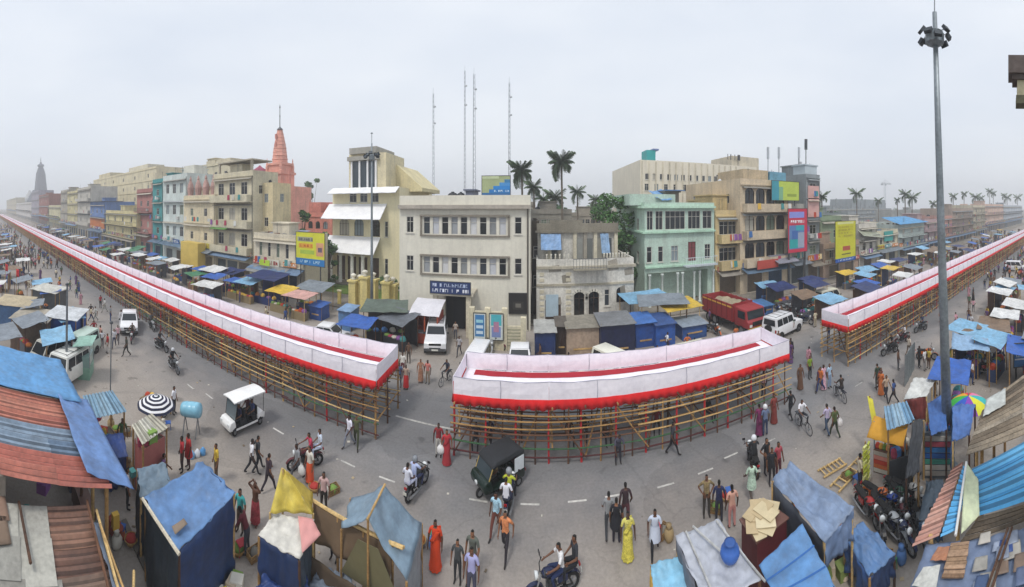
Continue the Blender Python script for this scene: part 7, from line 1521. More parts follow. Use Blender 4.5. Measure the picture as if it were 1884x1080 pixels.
# ---- right: shop shed roofs
o = thing('plank_roof_shed', 'old shed with weathered plank roof behind the bright blue tin roof', 'shed', (12.8, 2.4, 0)); 
slats(o, [P(1776, 838, 3.3), P(1884, 800, 3.35), P(1884, 690, 3.6), P(1812, 742, 3.5)], 13, ['7d6f5e', '8f8270', '665a4c', '978c7c', '574c40'], jit=.05, seed=2)
MB().sheet([P(1808, 768, 3.52), P(1850, 745, 3.55), P(1850, 715, 3.62), P(1815, 735, 3.6)], 8, 8, lambda u, v: .03+.05*N(u*6, v*6), t=.012).obj('white_sheet', mat('c8ccc8', 'tarp'), o, True, True)
MB().bb((11, .6, 0), (17, .8, 3.2)).obj('back_wall', mat('7f786c', 'plaster'), o, False, True)
for x in (11.3, 13, 15): MB().tube([(x, 3.2, 0), (x, 3.2, 3.3)], .06, 6).obj('post', BAM[1], o, False, True)
o = thing('blue_roof_shed', 'shed with bright blue corrugated roof and pink tin strip', 'shed', (9.8, 2.2, 0))
b4 = [P(1802, 948, 3.05), P(1895, 918, 3.3), P(1895, 806, 3.4), P(1788, 862, 3.15)]
for i in range(4):
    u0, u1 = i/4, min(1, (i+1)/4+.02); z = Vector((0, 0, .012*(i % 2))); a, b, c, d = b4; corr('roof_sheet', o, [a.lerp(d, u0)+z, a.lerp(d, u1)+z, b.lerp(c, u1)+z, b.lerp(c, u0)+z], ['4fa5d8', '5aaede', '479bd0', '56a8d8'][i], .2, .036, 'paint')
p4 = [P(1678, 1005, 2.95), P(1728, 985, 3.0), P(1772, 850, 3.15), P(1752, 862, 3.1)]
for i in range(5):
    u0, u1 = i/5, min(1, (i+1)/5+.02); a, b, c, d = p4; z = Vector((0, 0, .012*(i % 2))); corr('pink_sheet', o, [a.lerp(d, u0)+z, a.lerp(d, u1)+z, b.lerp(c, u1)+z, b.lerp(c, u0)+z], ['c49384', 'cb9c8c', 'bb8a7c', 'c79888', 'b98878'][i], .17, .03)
n4 = [P(1730, 988, 3.06), P(1758, 975, 3.1), P(1788, 868, 3.2), P(1772, 858, 3.2)]
for i in range(3):
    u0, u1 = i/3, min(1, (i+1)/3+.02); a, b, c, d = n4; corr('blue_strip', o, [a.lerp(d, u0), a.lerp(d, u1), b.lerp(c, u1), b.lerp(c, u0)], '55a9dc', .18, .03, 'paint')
MB().sheet([P(1768, 985, 3.14), P(1802, 950, 3.14), P(1800, 885, 3.24), P(1776, 850, 3.3)], 8, 10, lambda u, v: .04+.03*N(u*6, v*6), t=.012).obj('pale_green_sheet', mat('c9d1ac', 'tarp'), o, True, True)
MB().tube([P(1758, 985, 3.2), P(1778, 850, 3.34)], .035, 6).obj('white_pipe', mat('d9d9d6', 'paint'), o, False, True)
slats(o, [P(1765, 1000, 2.9), P(1895, 955, 2.95), P(1895, 925, 3.2), P(1800, 952, 3.0)], 4, ['6d604f', '857762', '5a4e40'], seed=5)
MB().bb((7.5, .5, 0), (12.5, .7, 3.0)).obj('back_wall', mat('857d70', 'plaster'), o, False, True)
for x in (8, 10, 12): MB().tube([(x, 3.6, 0), (x, 3.6, 3.0)], .06, 6).obj('post', BAM[0], o, False, True)
o = thing('patched_shed', 'shed roof patched with torn blue plastic, tiles and boards', 'shed', (8, 1.6, 0))
base4 = [P(1664, 1110, 2.75), P(1900, 1110, 2.85), P(1895, 968, 2.95), P(1705, 1000, 2.85)]
MB().sheet(base4, 30, 18, lambda u, v: .07*N(u*8, v*6)+.03*N(u*25, v*18), t=.02).obj('plastic_sheet', mat('6f7f9c', 'tarp'), o, True, True)
a, b, c, d = base4
def bt(u, v): return a.lerp(b, u).lerp(d.lerp(c, u), v) + Vector((0, 0, .09))
slats(o, [bt(.24, .35), bt(.42, .35), bt(.42, .92), bt(.24, .92)], 9, ['9a7d62', '8a6d54', 'a88a70'], 'plank', seed=8)
r_ = uid('patch')
for i in range(16):
    u, v = r_.uniform(.45, .98), r_.uniform(.1, .95); s = r_.uniform(.06, .14); MB().sheet([bt(u-s*.6, v-s), bt(u+s*.6, v-s*.8), bt(u+s*.5, v+s), bt(u-s*.5, v+s*.9)], 5, 5, lambda x, y: .015*i*.15+.05*N(x*5+i, y*5), t=.012).obj('patch', mat(r_.choice(['8f9aae', '41587f', 'a8a49c', '2f4f8f', 'c0bab0', '7d6a5c', '5f6f90']), 'tarp'), o, True, True)
MB().sheet([bt(.02, .2), bt(.22, .2), bt(.2, .55), bt(.06, .5)], 6, 6, lambda u, v: .02+.03*N(u*5, v*5), t=.012).obj('white_board', mat('c6c6c0', 'stone'), o, False, True); MB().sheet([bt(.1, .62), bt(.24, .62), bt(.24, .85), bt(.13, .85)], 6, 6, lambda u, v: .02+.03*N(u*5, v*5), t=.012).obj('terracotta_patch', mat('b07a5c', 'stone'), o, False, True)
for u0, v0, u1, v1 in ((.62, .05, .78, .95), (.66, .05, .82, .95)): MB().tube([bt(u0, v0)+Vector((0, 0, .1)), bt(u1, v1)+Vector((0, 0, .1))], .03, 6).obj('bamboo_pole', BAM[3], o, False, True)
MB().bb((6.2, .4, 0), (11.4, .6, 2.7)).obj('back_wall', mat('7d766b', 'plaster'), o, False, True)
# ---- far left mid-ground: blue stall, glass stall, shop roofs
box = box_stall
p = P(100, 640); 
def block_stall(px, py, w, d, h, c, label, roofc, rz=0, name='market_stall'):
    p = P(px, py); o = thing(name, label, 'stall', p, rz); MB().sheet([(-w/2, 0, 0), (w/2, 0, 0), (w/2, 0, h), (-w/2, 0, h)], 5, 4, lambda u, v: Vector((0, .05*N(u*4, v*4), 0)), t=.03).sheet([(w/2, 0, 0), (w/2, d, 0), (w/2, d, h), (w/2, 0, h)], 4, 4, lambda u, v: Vector((.05*N(u*4, v*4), 0, 0)), t=.03).sheet([(-w/2, 0, 0), (-w/2, d, 0), (-w/2, d, h), (-w/2, 0, h)], 4, 4, t=.03).obj('side_cloth', mat(c, 'tarp'), o)
    MB().sheet([(-w/2-.2, -.25, h), (w/2+.2, -.25, h), (w/2+.2, d+.2, h+.25), (-w/2-.2, d+.2, h+.25)], 6, 5, lambda u, v: .06*N(u*4, v*4), t=.03).obj('canopy', mat(roofc, 'tarp'), o)
    for x, y in ((-w/2, 0), (w/2, 0), (-w/2, d), (w/2, d)): MB().tube([(x, y, 0), (x, y, h)], .04, 5).obj('post', BAM[1], o)
    return o
block_stall(112, 640, 2.6, 2.2, 2.4, '27509c', 'blue sided stall with white roof by the steel pole', 'c9cccf', .9); block_stall(52, 640, 3.0, 2.4, 2.2, '7a6a5c', 'brown boarded stall behind the blue sided stall', 'a39a8a', 1.0); block_stall(20, 610, 3, 2.4, 2.4, '4a6f9c', 'shop front with blue board below the red flags', 'b8a888', 1.1); block_stall(80, 575, 3.2, 2, 2.3, '55595c', 'grey stall with long white awning board', 'c4c2b8', .7)
p = P(158, 690); o = thing('glass_stall', 'mint green glass display stall beside the white pickup trucks', 'stall', p, -.5); MB().bb((-.7, -.4, 0), (.7, .4, .8)).obj('base', mat('7fa894', 'paint'), o); MB().bb((-.68, -.38, .8), (.68, .38, 1.5)).obj('glass_case', glass('7d9a94'), o); MB().sheet([(-.95, -.7, 2.2), (.95, -.7, 2.2), (.95, .6, 2.4), (-.95, .6, 2.4)], 6, 4, lambda u, v: .04*N(u*4, v*4), t=.02).obj('canopy', mat('8fb8a8', 'tarp'), o)
for x, y in ((-.7, -.4), (.7, -.4), (.7, .4), (-.7, .4)): MB().tube([(x, y, .8), (x, y, 2.25)], .025, 5).obj('post', CHR, o)
for i in range(2): p = P(10+i*20, 540+i*14); o = thing('red_flag', 'red flag cloth on a bamboo pole at the left shop fronts', 'flag', p, 0, 'red flags'); MB().tube([(0, 0, 0), (0, 0, 4)], .03, 5).obj('pole', BAM[0], o); MB().sheet([(0, 0, 3.0), (.7, .3, 2.9), (.7, .3, 3.8), (0, 0, 3.9)], 6, 4, lambda u, v: .08*sin(u*7)).obj('cloth', mat('c0333a', 'cloth'), o, True)
MBR = thing('rubble_heap', 'heap of sacks and rubble behind the blue tarpaulin roof', 'heap', P(60, 690)); p = P(60, 690); clutter(MBR, 14, p.x, p.y, 1.6, 0, ['a89a84', '8d8272', 'b8aa90', '75705c', '7d8450'])
# ================================================================ vehicles in place
MOTO = make_moto(); TANK = {'red': 'a32626', 'black': '1a1b1d', 'blue': '1f3f8a', 'silver': 'a4a8ab', 'maroon': '5a1c24', 'white': 'd8d8d6', 'green': '23503a', 'grey': '5d6266', 'orange': 'c2622a', 'navy': '1b2547'}
def moto(px, py, face, col, label, group=None, loc=None):
    p = Vector(loc) if loc is not None else P(px, py); m_ = mat(TANK[col], 'gloss'); o = place(MOTO, None, p, -radians(face), label, group, {'fuel_tank': m_, 'front_mudguard': m_, 'rear_mudguard': m_, 'side_cover': m_}); o.scale = (.9,)*3; return o
def rider(m_, label, top, bot, back=0, pose='ride', helmet=None, **k):
    a = m_.rotation_euler[2]; f = Vector((-sin(a), cos(a), 0)); p = Vector(m_.location) + f*(-.27-.40*back)
    o = person(0, 0, -a*180/pi, label, top, bot, pose, loc=(p.x, p.y, p.z), dz=.0+.05*back, helmet=helmet, **k); return o
m1 = moto(562, 862, 215, 'maroon', 'maroon motorcycle with two riders passing the white striped lane'); rider(m1, 'motorcycle rider in pink-red shirt on the maroon motorcycle', 'b83a55', '2b2d38'); rider(m1, 'pillion passenger in pale blue sari on the maroon motorcycle', 'c8d4e8', 'c8d4e8', 1, 'sit')
m1 = moto(768, 906, 15, 'black', 'black motorcycle crossing the lane marks with a blue-white rider'); rider(m1, 'rider in white and blue shirt on the black motorcycle', 'b9c6ea', '2a3050', helmet='7d8288'); rider(m1, 'passenger in white kurta behind the rider on the black motorcycle', 'dfe3f2', 'd0d6ee', 1, 'sit')
m1 = moto(938, 930, 8, 'navy', 'navy motorcycle right behind the auto rickshaw'); rider(m1, 'rider in lime yellow shirt behind the auto rickshaw', 'c2cc3a', '23262e', helmet='84888c'); rider(m1, 'passenger in white shirt behind the lime yellow rider', 'e6e6ee', '3a4058', 1, 'sit')
m1 = moto(1018, 1098, 255, 'navy', 'dark blue motorcycle loaded with bundles, its rider in white'); rider(m1, 'rider in white shirt on the dark blue loaded motorcycle', 'ecebee', '1f2c50'); rider(m1, 'dark-clothed passenger on the dark blue loaded motorcycle', '2f3238', '23262c', 1, 'sit')
m1 = moto(1385, 862, 20, 'black', 'black motorcycle riding along the right end of the middle walkway'); rider(m1, 'rider with pale helmet on the black motorcycle by the middle walkway', '26282c', '1f2024', helmet='d8dade')
for i, (px, py, col, hc, f) in enumerate(((297, 645, 'black', None, 80), (320, 683, 'grey', 'c9ccd0', 95), (279, 606, 'silver', None, 100), (243, 628, 'maroon', None, 120))):
    lb = ['black', 'grey', 'silver', 'maroon'][i]; m1 = moto(px, py, f, col, '%s motorcycle riding beside the long walkway' % lb); rider(m1, 'rider in %s on the %s motorcycle beside the long walkway' % (['dark shirt', 'black jacket and pale helmet', 'grey shirt', 'brown shirt'][i], lb), ['23262c', '1f2126', '6d7074', '5a4a3c'][i], '25272d', helmet=hc)
for i, (px, py, col) in enumerate(((1637, 652, 'black'), (1660, 632, 'maroon'), (1694, 610, 'grey'))):
    m1 = moto(px, py, -70, col, '%s motorcycle riding beside the bamboo walkway of the right street' % col); rider(m1, 'rider on the %s motorcycle beside the right street walkway' % col, ['23252a', 'd8d8da', '3a4a68'][i], '24262c')
# parked bikes
zones = [([(1596, 955), (1616, 972), (1636, 950), (1640, 985), (1660, 968), (1672, 930), (1652, 935), (1690, 985), (1618, 938), (1655, 1000)], 'parked in the bunch below the juice stall', 200), ([(1752, 690), (1768, 682), (1784, 690), (1800, 684), (1770, 664), (1790, 668), (1812, 672), (1705, 662), (1832, 668), (1818, 690)], 'parked near the pale blue striped canopy', 160), ([(1432, 577), (1446, 572), (1458, 580), (1472, 570), (1484, 580), (1468, 592), (1495, 574), (1482, 596)], 'parked before the arcade hotel shops', 180), ([(905, 645), (920, 640), (1015, 640), (1052, 645), (1310, 612), (1320, 618)], 'parked behind the middle walkway', 170)]
cn = list(TANK)
for zi, (pts, tx, f0) in enumerate(zones):
    for i, (px, py) in enumerate(pts): moto(px, py, f0 + 25*sin(i*2.1+zi), cn[(i + zi) % 10], '%s-tanked motorcycle %s' % (cn[(i+zi) % 10], tx))
drop(MOTO)
JEEP = make_car('jeep', 3.9, 1.7, .35, 1.05, 1.15, 1.85, .75, .55, -1.85, -1.9, spare=True, rack=True); VAN = make_car('van', 3.4, 1.45, .28, .95, 1.0, 1.75, 1.45, .95, -1.5, -1.62, R=.26); CAR = make_car('car', 3.8, 1.58, .25, .85, .92, 1.48, .75, .15, -1.0, -1.6)
def car(proto, px, py, face, label, col=None, loc=None):
    p = Vector(loc) if loc is not None else P(px, py); pm = mat(col or 'e8e8ea', 'gloss'); return place(proto, None, p, -radians(face), label, None, {'body': pm, 'cabin': pm, 'roof': pm})
car(JEEP, 803, 636, 168, 'white jeep driving out from the office gate towards the walkway gap'); car(VAN, 0, 0, 185, 'white van with blue-tinted screen parked behind the middle walkway corner', loc=(XY(877, 23), 23.3, 0))
car(CAR, 0, 0, 180, 'white hatchback parked nose-on before the cream boundary wall', loc=(XY(955, 23), 24.2, 0)); car(CAR, 0, 0, 170, 'small white car parked beside the navy stall', 'dfdfe2', loc=(XY(996, 22), 21.9, 0)); car(CAR, 0, 0, 95, 'cream taxi car parked below the beige booth', 'e3dfb8', loc=(XY(1040, 21.5), 21.2, 0))
car(VAN, 0, 0, 150, 'white van parked at an angle below the dark navy stall', 'eceadc', loc=(XY(1132, 22), 22.3, 0)); car(CAR, 0, 0, 92, 'white car parked sideways below the bright blue stalls', 'e6ebe8', loc=(XY(1190, 22), 21.9, 0)); car(VAN, 0, 0, 85, 'cream van parked below the lone blue stall', 'ece8d4', loc=(XY(1272, 22), 21.6, 0))
car(JEEP, 1440, 614, 78, 'white off-roader parked beyond the right end of the middle walkway'); car(CAR, 238, 604, 115, 'white car driving beside the long walkway behind a motorcycle')
car(CAR, 0, 0, 80, 'white car parked behind the long walkway near the villa pillars', loc=(XY(607, 24), 24.2, 0)); car(CAR, 0, 0, 86, 'second white car parked behind the long walkway, in front of the blue booth', 'f0f0f0', loc=(XY(590, 22), 21.8, 0)); car(VAN, 0, 0, 180, 'white van among the crowd far up the right street', loc=(60, 11, 0)); car(CAR, 1876, 470, 90, 'red-striped white car far up the right street', 'd8b0a8', loc=(84, 12.5, 0))
car(VAN, 0, 0, 95, 'pale van parked before the yellow hoarding', 'dcd9c8', loc=(XY(1530, 26), 26.5, 0))
car(JEEP, 118, 702, 142, 'white off-road truck nosing out beside the mint glass stall', 'e2e2dc'); car(VAN, 96, 668, 150, 'dusty white van parked behind the white off-road truck', 'd4d4cc'); car(VAN, 150, 655, 140, 'pale green van parked beyond the mint glass stall', 'b9ccc0')
for o in (JEEP, VAN, CAR): drop(o)
o = make_truck(); o.location = (18.0, 27.4, 0); o.rotation_euler[2] = pi + .1
EC = make_ecart(); EC.location = (-13.2, 12.05, 0); EC.rotation_euler[2] = pi - .12; EC.scale = (.64, .58, .88)
a = EC.rotation_euler[2]; ff = Vector((-sin(a), cos(a), 0)); rt_ = Vector((cos(a), sin(a), 0))
for i, (y, x, c, lb) in enumerate(((.36, -.2, '2a3050', 'driver in navy shirt at the wheel of the electric cart'), (.36, .2, 'b59a50', 'passenger in mustard shirt on the front bench of the cart'), (-.46, -.2, '3a4470', 'passenger in blue shirt on the rear bench of the cart'), (-.46, .2, '5a2a34', 'passenger in maroon shirt on the rear bench of the cart'))):
    p = EC.location + ff*y + rt_*x; person(0, 0, -a*180/pi, lb, c, '23262e', 'sit', loc=(p.x, p.y, 0), dz=-.08, scale=.95)
AU = make_auto(); AU.location = (-1.35, 13.95, 0); AU.rotation_euler[2] = radians(132); AU.scale = (.8, .8, .86); a = AU.rotation_euler[2]; ff = Vector((-sin(a), cos(a), 0))
p = AU.location + ff*.2; person(0, 0, -a*180/pi, 'driver in khaki shirt inside the auto rickshaw', '8a7a58', '3a3a3a', 'sit', loc=(p.x, p.y, 0), dz=-.16)
BK = make_bicycle()
def bike(px, py, face, label, rl, top, bot):
    o = copy_tree(BK); o.location = P(px, py); o.rotation_euler[2] = -radians(face); o['label'] = label; o.scale = (.92,)*3; rider(o, rl, top, bot, -.1)
bike(1478, 792, 190, 'bicycle ridden by a man in white past the middle walkway end', 'cyclist in white shirt near the middle walkway end', 'e8e8ee', '2a2c34'); bike(820, 706, 200, 'bicycle ridden through the gap between two walkways', 'cyclist in dark shirt in the gap between two walkways', '2b3040', '22242a'); bike(1545, 735, 20, 'bicycle heading up the right street', 'cyclist in dark brown shirt heading up the right street', '3a322e', '2a2a30')
drop(BK)
# ================================================================ people one by one
W_, D_ = 'e6e6ea', '25272e'
for px, py, f, lb, top, bot, pose, kw in (
 (320, 762, 60, 'man-sized figure in white shirt and black trousers beside the ringed umbrella', W_, D_, 'stand', {}), (463, 874, 30, 'person in long white shirt and black trousers walking behind the electric cart', W_, D_, 'walk', {}),
 (474, 868, 20, 'person in dark grey close behind the white-shirted walker', '3a3c40', D_, 'walk2', {}), (470, 966, 180, 'bare-chested person in red lungi with hands on head', '6b4630', 'a8424a', 'head', dict(wear='lungi', shirt=False, skin=1)),
 (494, 906, 10, 'person in dark plum clothes walking away beside the yellow tent', '3a2a34', '2c2430', 'walk', {}), (398, 884, 200, 'person in yellow top behind the big blue tarpaulin', 'cfae3a', '5a4a3a', 'stand', {}),
 (643, 823, 200, 'person in white shirt and grey trousers at the long walkway end', 'e4e2ee', '7d8290', 'walk', {}), (656, 823, 160, 'person in olive clothes walking beside the white-shirted one', '55593a', '3f4630', 'walk2', {}),
 (570, 890, 190, 'person in bright orange wrap with white top crossing the road', 'd9d4c8', 'd9582f', 'stand', dict(wear='lungi')), (547, 884, 200, 'person in grey carrying a white sack across the road', '8a8c90', '55585e', 'walk', {}), (596, 944, 170, 'person in patterned pale shirt near the yellow tent', 'c9a8a4', '2c2622', 'stand', {}),
 (807, 840, 175, 'person in maroon shirt and pale trousers in the gap between walkways', '8d2a30', 'b9b7b0', 'stand', {}), (822, 854, 165, 'person in red sari holding a white bag by the middle walkway post', 'b8323a', 'a02530', 'stand', dict(wear='sari', wc='a83038')),
 (913, 986, 200, 'person in sky blue shirt walking behind the navy motorcycle', 'a9d0e4', '6a3a30', 'walk', {}), (930, 1026, 195, 'person in orange shirt and shorts in the open road', 'd98a5a', '2e2a30', 'walk2', {}), (870, 1066, 190, 'person in grey-green shirt and brown shorts walking away', '5d625a', '7a5a50', 'walk', {}),
 (842, 1072, 185, 'slim youth in dark grey shirt beside the orange-robed person', '44484a', '2e3034', 'stand', dict(scale=.86)), (801, 1046, 180, 'person draped in vivid orange robe by the grey ridge tent', 'd8441f', 'd8441f', 'stand', dict(wear='sari', wc='e0481c')), (868, 1104, 190, 'person in pale violet shirt low in the open road', 'a9aad6', '4a4c60', 'stand', {}),
 (1120, 988, 10, 'person in grey shirt walking on the open road with three companions', '8b8d8f', '3a3d42', 'walk', {}), (1134, 1000, 20, 'person in black dress among the three companions', '1f2028', '241f30', 'stand', dict(wear='kurta', wc='1f2028')), (1151, 968, 5, 'person in black and pink top ahead of the yellow sari', '3a2a30', '5a3038', 'walk2', {}), (1155, 1028, 185, 'person in lemon yellow sari on the open road', 'd8d070', 'd8cf50', 'stand', dict(wear='sari', wc='dccf58')),
 (1205, 1022, 200, 'person in long pale blue shirt striding past the sky blue stall', 'c9d2e4', '1f2127', 'walk', dict(wear='kurta', wc='c9d2e4')), (1137, 853, 180, 'person in slate shirt bending at the middle walkway rail', '4a4a5a', '2c2d38', 'bend', {}), (1237, 838, 100, 'person in dark shirt leaning at the middle walkway rail', '34363f', '1e1f25', 'walk', {}),
 (1383, 922, 10, 'person in mint shirt and shorts beyond the maroon kiosk', 'bfd9c4', '5a4f48', 'walk', dict(wear='kurta', wc='c2dcc8')), (1420, 892, 200, 'person in dark clothes sitting by the slate blue tarpaulin', '26282e', '1f2026', 'stand', {}), (1432, 880, 180, 'person in red patterned clothes by the slate blue tarpaulin', 'a84a55', '5a2a34', 'stand', {}), (1410, 872, 170, 'person in black shirt standing above the slate blue tarpaulin', '1d1e22', '2a2b30', 'hip', {}),
 (1323, 962, 30, 'person in navy shirt beyond the grey sheet stall', '232c55', '2a2c38', 'stand', {}), (1347, 972, 10, 'person in salmon shirt beside the maroon kiosk', 'd2a08e', 'c98a84', 'stand', {}), (1455, 772, 10, 'person in black beside the cyclist in white', '1f2228', '1f2126', 'walk', {}),
 (1522, 800, 10, 'person in pale violet shirt and jeans in the right junction', 'b9aecb', '3f5068', 'walk', {}), (1536, 806, 10, 'person in olive top carrying white bags in the right junction', '4f5a32', '2e3a28', 'walk2', {}), (1490, 697, 180, 'person in lime green top by the second gap', '7f9a2a', '2a2a2c', 'stand', {}), (1515, 716, 180, 'person in pale pink sari walking near the bamboo walkway end', 'e6b8c6', 'e4b0c2', 'stand', dict(wear='sari', wc='e6b4c4')), (1526, 714, 180, 'person in sky blue shirt beside the pale pink sari', 'b0cbe4', '8aa0bc', 'stand', {}),
 (1614, 714, 10, 'person in dark green near the steel sheets', '3a4a3c', '3a3c3a', 'stand', {}), (1630, 738, 200, 'person in tan shirt walking near the steel sheets', 'c2a890', '34343e', 'walk', {}), (1620, 722, 190, 'person in maroon shirt beside the tan-shirted walker', '6a2a30', '3a3038', 'walk2', {}), (1691, 676, 180, 'person in black near the white awning stall', '25262b', '202126', 'stand', {}), (1701, 682, 180, 'person in white beside the person in black near the awning stall', 'dcdcde', '9a9a9c', 'stand', {}), (1672, 655, 100, 'person in beige shirt beyond the steel sheets', 'cbbfae', '6a5a4c', 'walk', {}),
 (1408, 802, 10, 'person in blue jeans and pale cap at the middle walkway end', '6a7896', '34405e', 'stand', dict(helmet='d9dadd')), (1397, 800, 10, 'person in purple sari at the middle walkway end', '7a2f5a', '6a2850', 'stand', dict(wear='sari', wc='742c58')), (1424, 778, 180, 'person in brick red long dress near the middle walkway end', '8a4038', '7a362f', 'stand', dict(wear='sari', wc='7c3630')), (1405, 730, 10, 'person in pink shirt climbing at the middle walkway end', 'd8a8b4', '2a2a34', 'stand', {}),
 (735, 712, 180, 'person in blue shirt at the long walkway end cloth', '55688a', '3a4050', 'stand', {}), (747, 716, 180, 'person in bright red wrap at the long walkway end cloth', 'b8a090', 'c02a2c', 'stand', dict(wear='lungi')), (741, 690, 180, 'person in white vest at the long walkway end cloth', 'e2dfd8', '6a3038', 'stand', {}), (774, 704, 170, 'person in tan wrap standing in the first gap', 'b88a70', 'a87a60', 'stand', dict(wear='lungi')), (787, 706, 190, 'person in coral shirt standing in the first gap', 'c97a70', '8d7d6a', 'stand', {}), (752, 668, 175, 'person in brown near the red kiosk', '6a5040', '4a4038', 'stand', {}),
 (845, 655, 185, 'person in grey shirt walking out of the office gate', 'a8a6aa', '3a3c44', 'walk', {}), (862, 622, 180, 'person in red at the office entrance', '9a3a38', '3a3a40', 'stand', {}), (838, 624, 180, 'person in pale shirt at the office entrance', 'cdbfb4', '50505a', 'stand', {}), (1062, 652, 120, 'person in brown leaning by the beige booth', '5a4030', '2a2420', 'walk', {}),
 (233, 656, 180, 'person in dark shirt and shorts alone on the near carriageway', '3a4038', '2a2c28', 'walk', {}), (210, 640, 120, 'person in white shirt beside one in pink near the glass stall', 'dcdce2', '40485e', 'walk', {}), (217, 632, 120, 'person in pink shirt walking toward the long walkway', 'd2a9b0', '3a2c34', 'walk2', {}), (198, 650, 180, 'person in scarlet shirt at the roadside by the thin pole', 'b32a34', 'c9c4c0', 'stand', {}), (185, 632, 180, 'person in peach clothes at the roadside by the glass stall', 'd8a090', '7a5a50', 'stand', {}), (193, 575, 180, 'person in white walking ahead of the white car', 'd5d6d0', '9a9a90', 'walk', {}), (176, 592, 180, 'person in pale grey near the red cloth vendors', 'c2c4c0', '8a8c88', 'walk2', {}),
 (335, 868, 200, 'person in red shirt beside the water drum', 'a82a32', '3a2a2c', 'stand', {}), (347, 862, 190, 'person in scarlet tunic close to the water jars', 'b03030', '4a2428', 'stand', dict(wear='kurta', wc='b03030')), (234, 936, 20, 'person in white shirt in the lane behind the grey-blue stall', 'dfe0e4', '24262c', 'stand', {}), (442, 980, 170, 'person in turquoise behind the big blue stall', '3fa8a8', '6a5a50', 'stand', {})):
    person(px, py, f, lb, top, bot, pose, **{'skin': int(px) % 4, **kw})
p = P(822, 854); 
def bag(loc, c, label): o = thing('bag', label, 'bag', loc); MB().lathe([(.1, 0), (.17, .08), (.16, .25), (.06, .38)], 10, sy=.6).obj('sack', mat(c, 'cloth'), o, True); torus(MB(), (0, 0, .4), .06, .008, 10, 4).obj('strap', mat(c, 'cloth'), o)
q = P(547, 884); bag((q.x+.3, q.y-.1, .45), 'd8d8d4', 'white sack carried across the road'); q = P(822, 854); bag((q.x-.25, q.y-.1, .5), 'e4e2e0', 'white bag held by the person in the red sari'); q = P(1536, 806); bag((q.x+.27, q.y-.1, .5), 'dcd8d8', 'white bag held in the right junction')
# people resting below the middle walkway
for i, (x, y, c) in enumerate(((-2.6, 16.2, '2a2a34'), (-2.0, 16.6, '35304a'), (1.8, 16.6, '4a3028'), (2.6, 16.9, '3a3c34'), (3.5, 16.4, '6a4a30'), (6.2, 16.5, '7a2a30'), (9.0, 16.2, '26282c'))): person(0, 0, 180 + 30*sin(i*3), 'person in %s resting in the shade under the middle walkway' % ['black', 'dark violet', 'brown', 'olive grey', 'tan', 'dark red', 'charcoal'][i], c, '25262c', 'sit', loc=(x, y, 0), dz=-.38, skin=i)
# ================================================================ crowds along both streets
CC = {'white': 'dcdce0', 'red': 'a8323a', 'pink': 'd09aa6', 'blue': '3f5a92', 'black': '24262b', 'yellow': 'c9ae4a', 'green': '4a6a48', 'grey': '808488', 'orange': 'c8703a', 'brown': '6a4c3a', 'violet': '6a4a7a', 'cream': 'd8ccb0'}
cr = uid('crowd'); cl_ = list(CC)
def crowd(n, x0, x1, y0, y1, txt, grp, pw=1.0):
    k = 0
    while k < n:
        t = cr.random()**pw; x = x0 + (x1-x0)*t; y = cr.uniform(y0, y1); k += 1
        c = cr.choice(cl_); sari = cr.random() < .22; b_, bn = cr.choice([('25272e', 'black'), ('55585e', 'grey'), ('6a4c3a', 'brown'), ('2e3f70', 'navy'), ('a89c84', 'khaki')])
        lb = 'person in %s %s %s' % (c, 'sari' if sari else 'shirt and %s trousers' % bn, txt); far_ = hypot(x, y) > 55
        person(0, 0, cr.choice([90, -90, 180, 0, 100, -80]) + cr.uniform(-25, 25), lb, CC[c], b_, 'stand' if sari else cr.choice(['walk', 'walk2', 'stand', 'stand', 'carry', 'hip']), skin=cr.randrange(4), wear='sari' if sari else None, wc=CC[c] if sari else None, lv=0 if far_ else 1, loc=(x, y, 0), group='%s: %s %s' % (grp, c, 'sari' if sari else 'shirt, ' + bn), scale=cr.uniform(.9, 1.06))
crowd(58, -26, -85, 5.5, 13.2, 'in the crowd before the long walkway', 'left street crowd', 1.3)
crowd(46, 30, 75, 6.5, 13.6, 'in the crowd on the right street', 'right street crowd', 1.3)
crowd(30, -20, -75, 19.5, 31, 'among the stalls behind the long walkway', 'crowd behind long walkway', 1.4)
crowd(20, 15, 60, 19, 30, 'among stalls and bikes behind the right walkway', 'crowd behind right walkway', 1.3)
crowd(12, -6, 14, 19.5, 28, 'among parked cars behind the middle walkway', 'crowd behind middle walkway')
crowd(10, 14.2, 18.2, 14, 22, 'inside the second gap between walkways', 'second gap crowd')
def mass(label, spots):                                     # the farther crowd, past the count of single people
    ms = [SKIN[1], HAIR, mat('25272e', 'cloth'), SHOE] + [mat(c, 'cloth') for c in CC.values()]; mb = MB()
    for x, y in spots:
        me = body(cr.choice(['stand', 'walk', 'walk2', 'carry', 'hip']), 0); a = cr.uniform(0, 2*pi); ca, sa = cos(a), sin(a); k_ = cr.uniform(.8, .95); n0 = len(mb.v); t_ = 4 + cr.randrange(12); b_ = cr.choice([2, 2, 2, 11, t_])
        mb.v += [(x + k_*(v.co.x*ca - v.co.y*sa), y + k_*(v.co.x*sa + v.co.y*ca), k_*v.co.z) for v in me.vertices]
        for p_ in me.polygons: mb.f.append(tuple(n0+i for i in p_.vertices)); mb.m.append((0, 1, t_, b_, 3)[p_.material_index])
    o = mb.obj('distant_crowd', ms); tag(o, label, 'crowd', kind='stuff')
mass('dense far-off crowd beside the long walkway', [(-62-150*cr.random()**1.3, cr.uniform(2.5, 13.6)) for i in range(260)] + [(cr.uniform(-50, -200), cr.uniform(19.5, 32)) for i in range(150)])
mass('dense far-off crowd along the right street', [(48+120*cr.random()**1.3, cr.uniform(3, 14)) for i in range(220)] + [(cr.uniform(45, 150), cr.uniform(19.5, 31)) for i in range(110)])
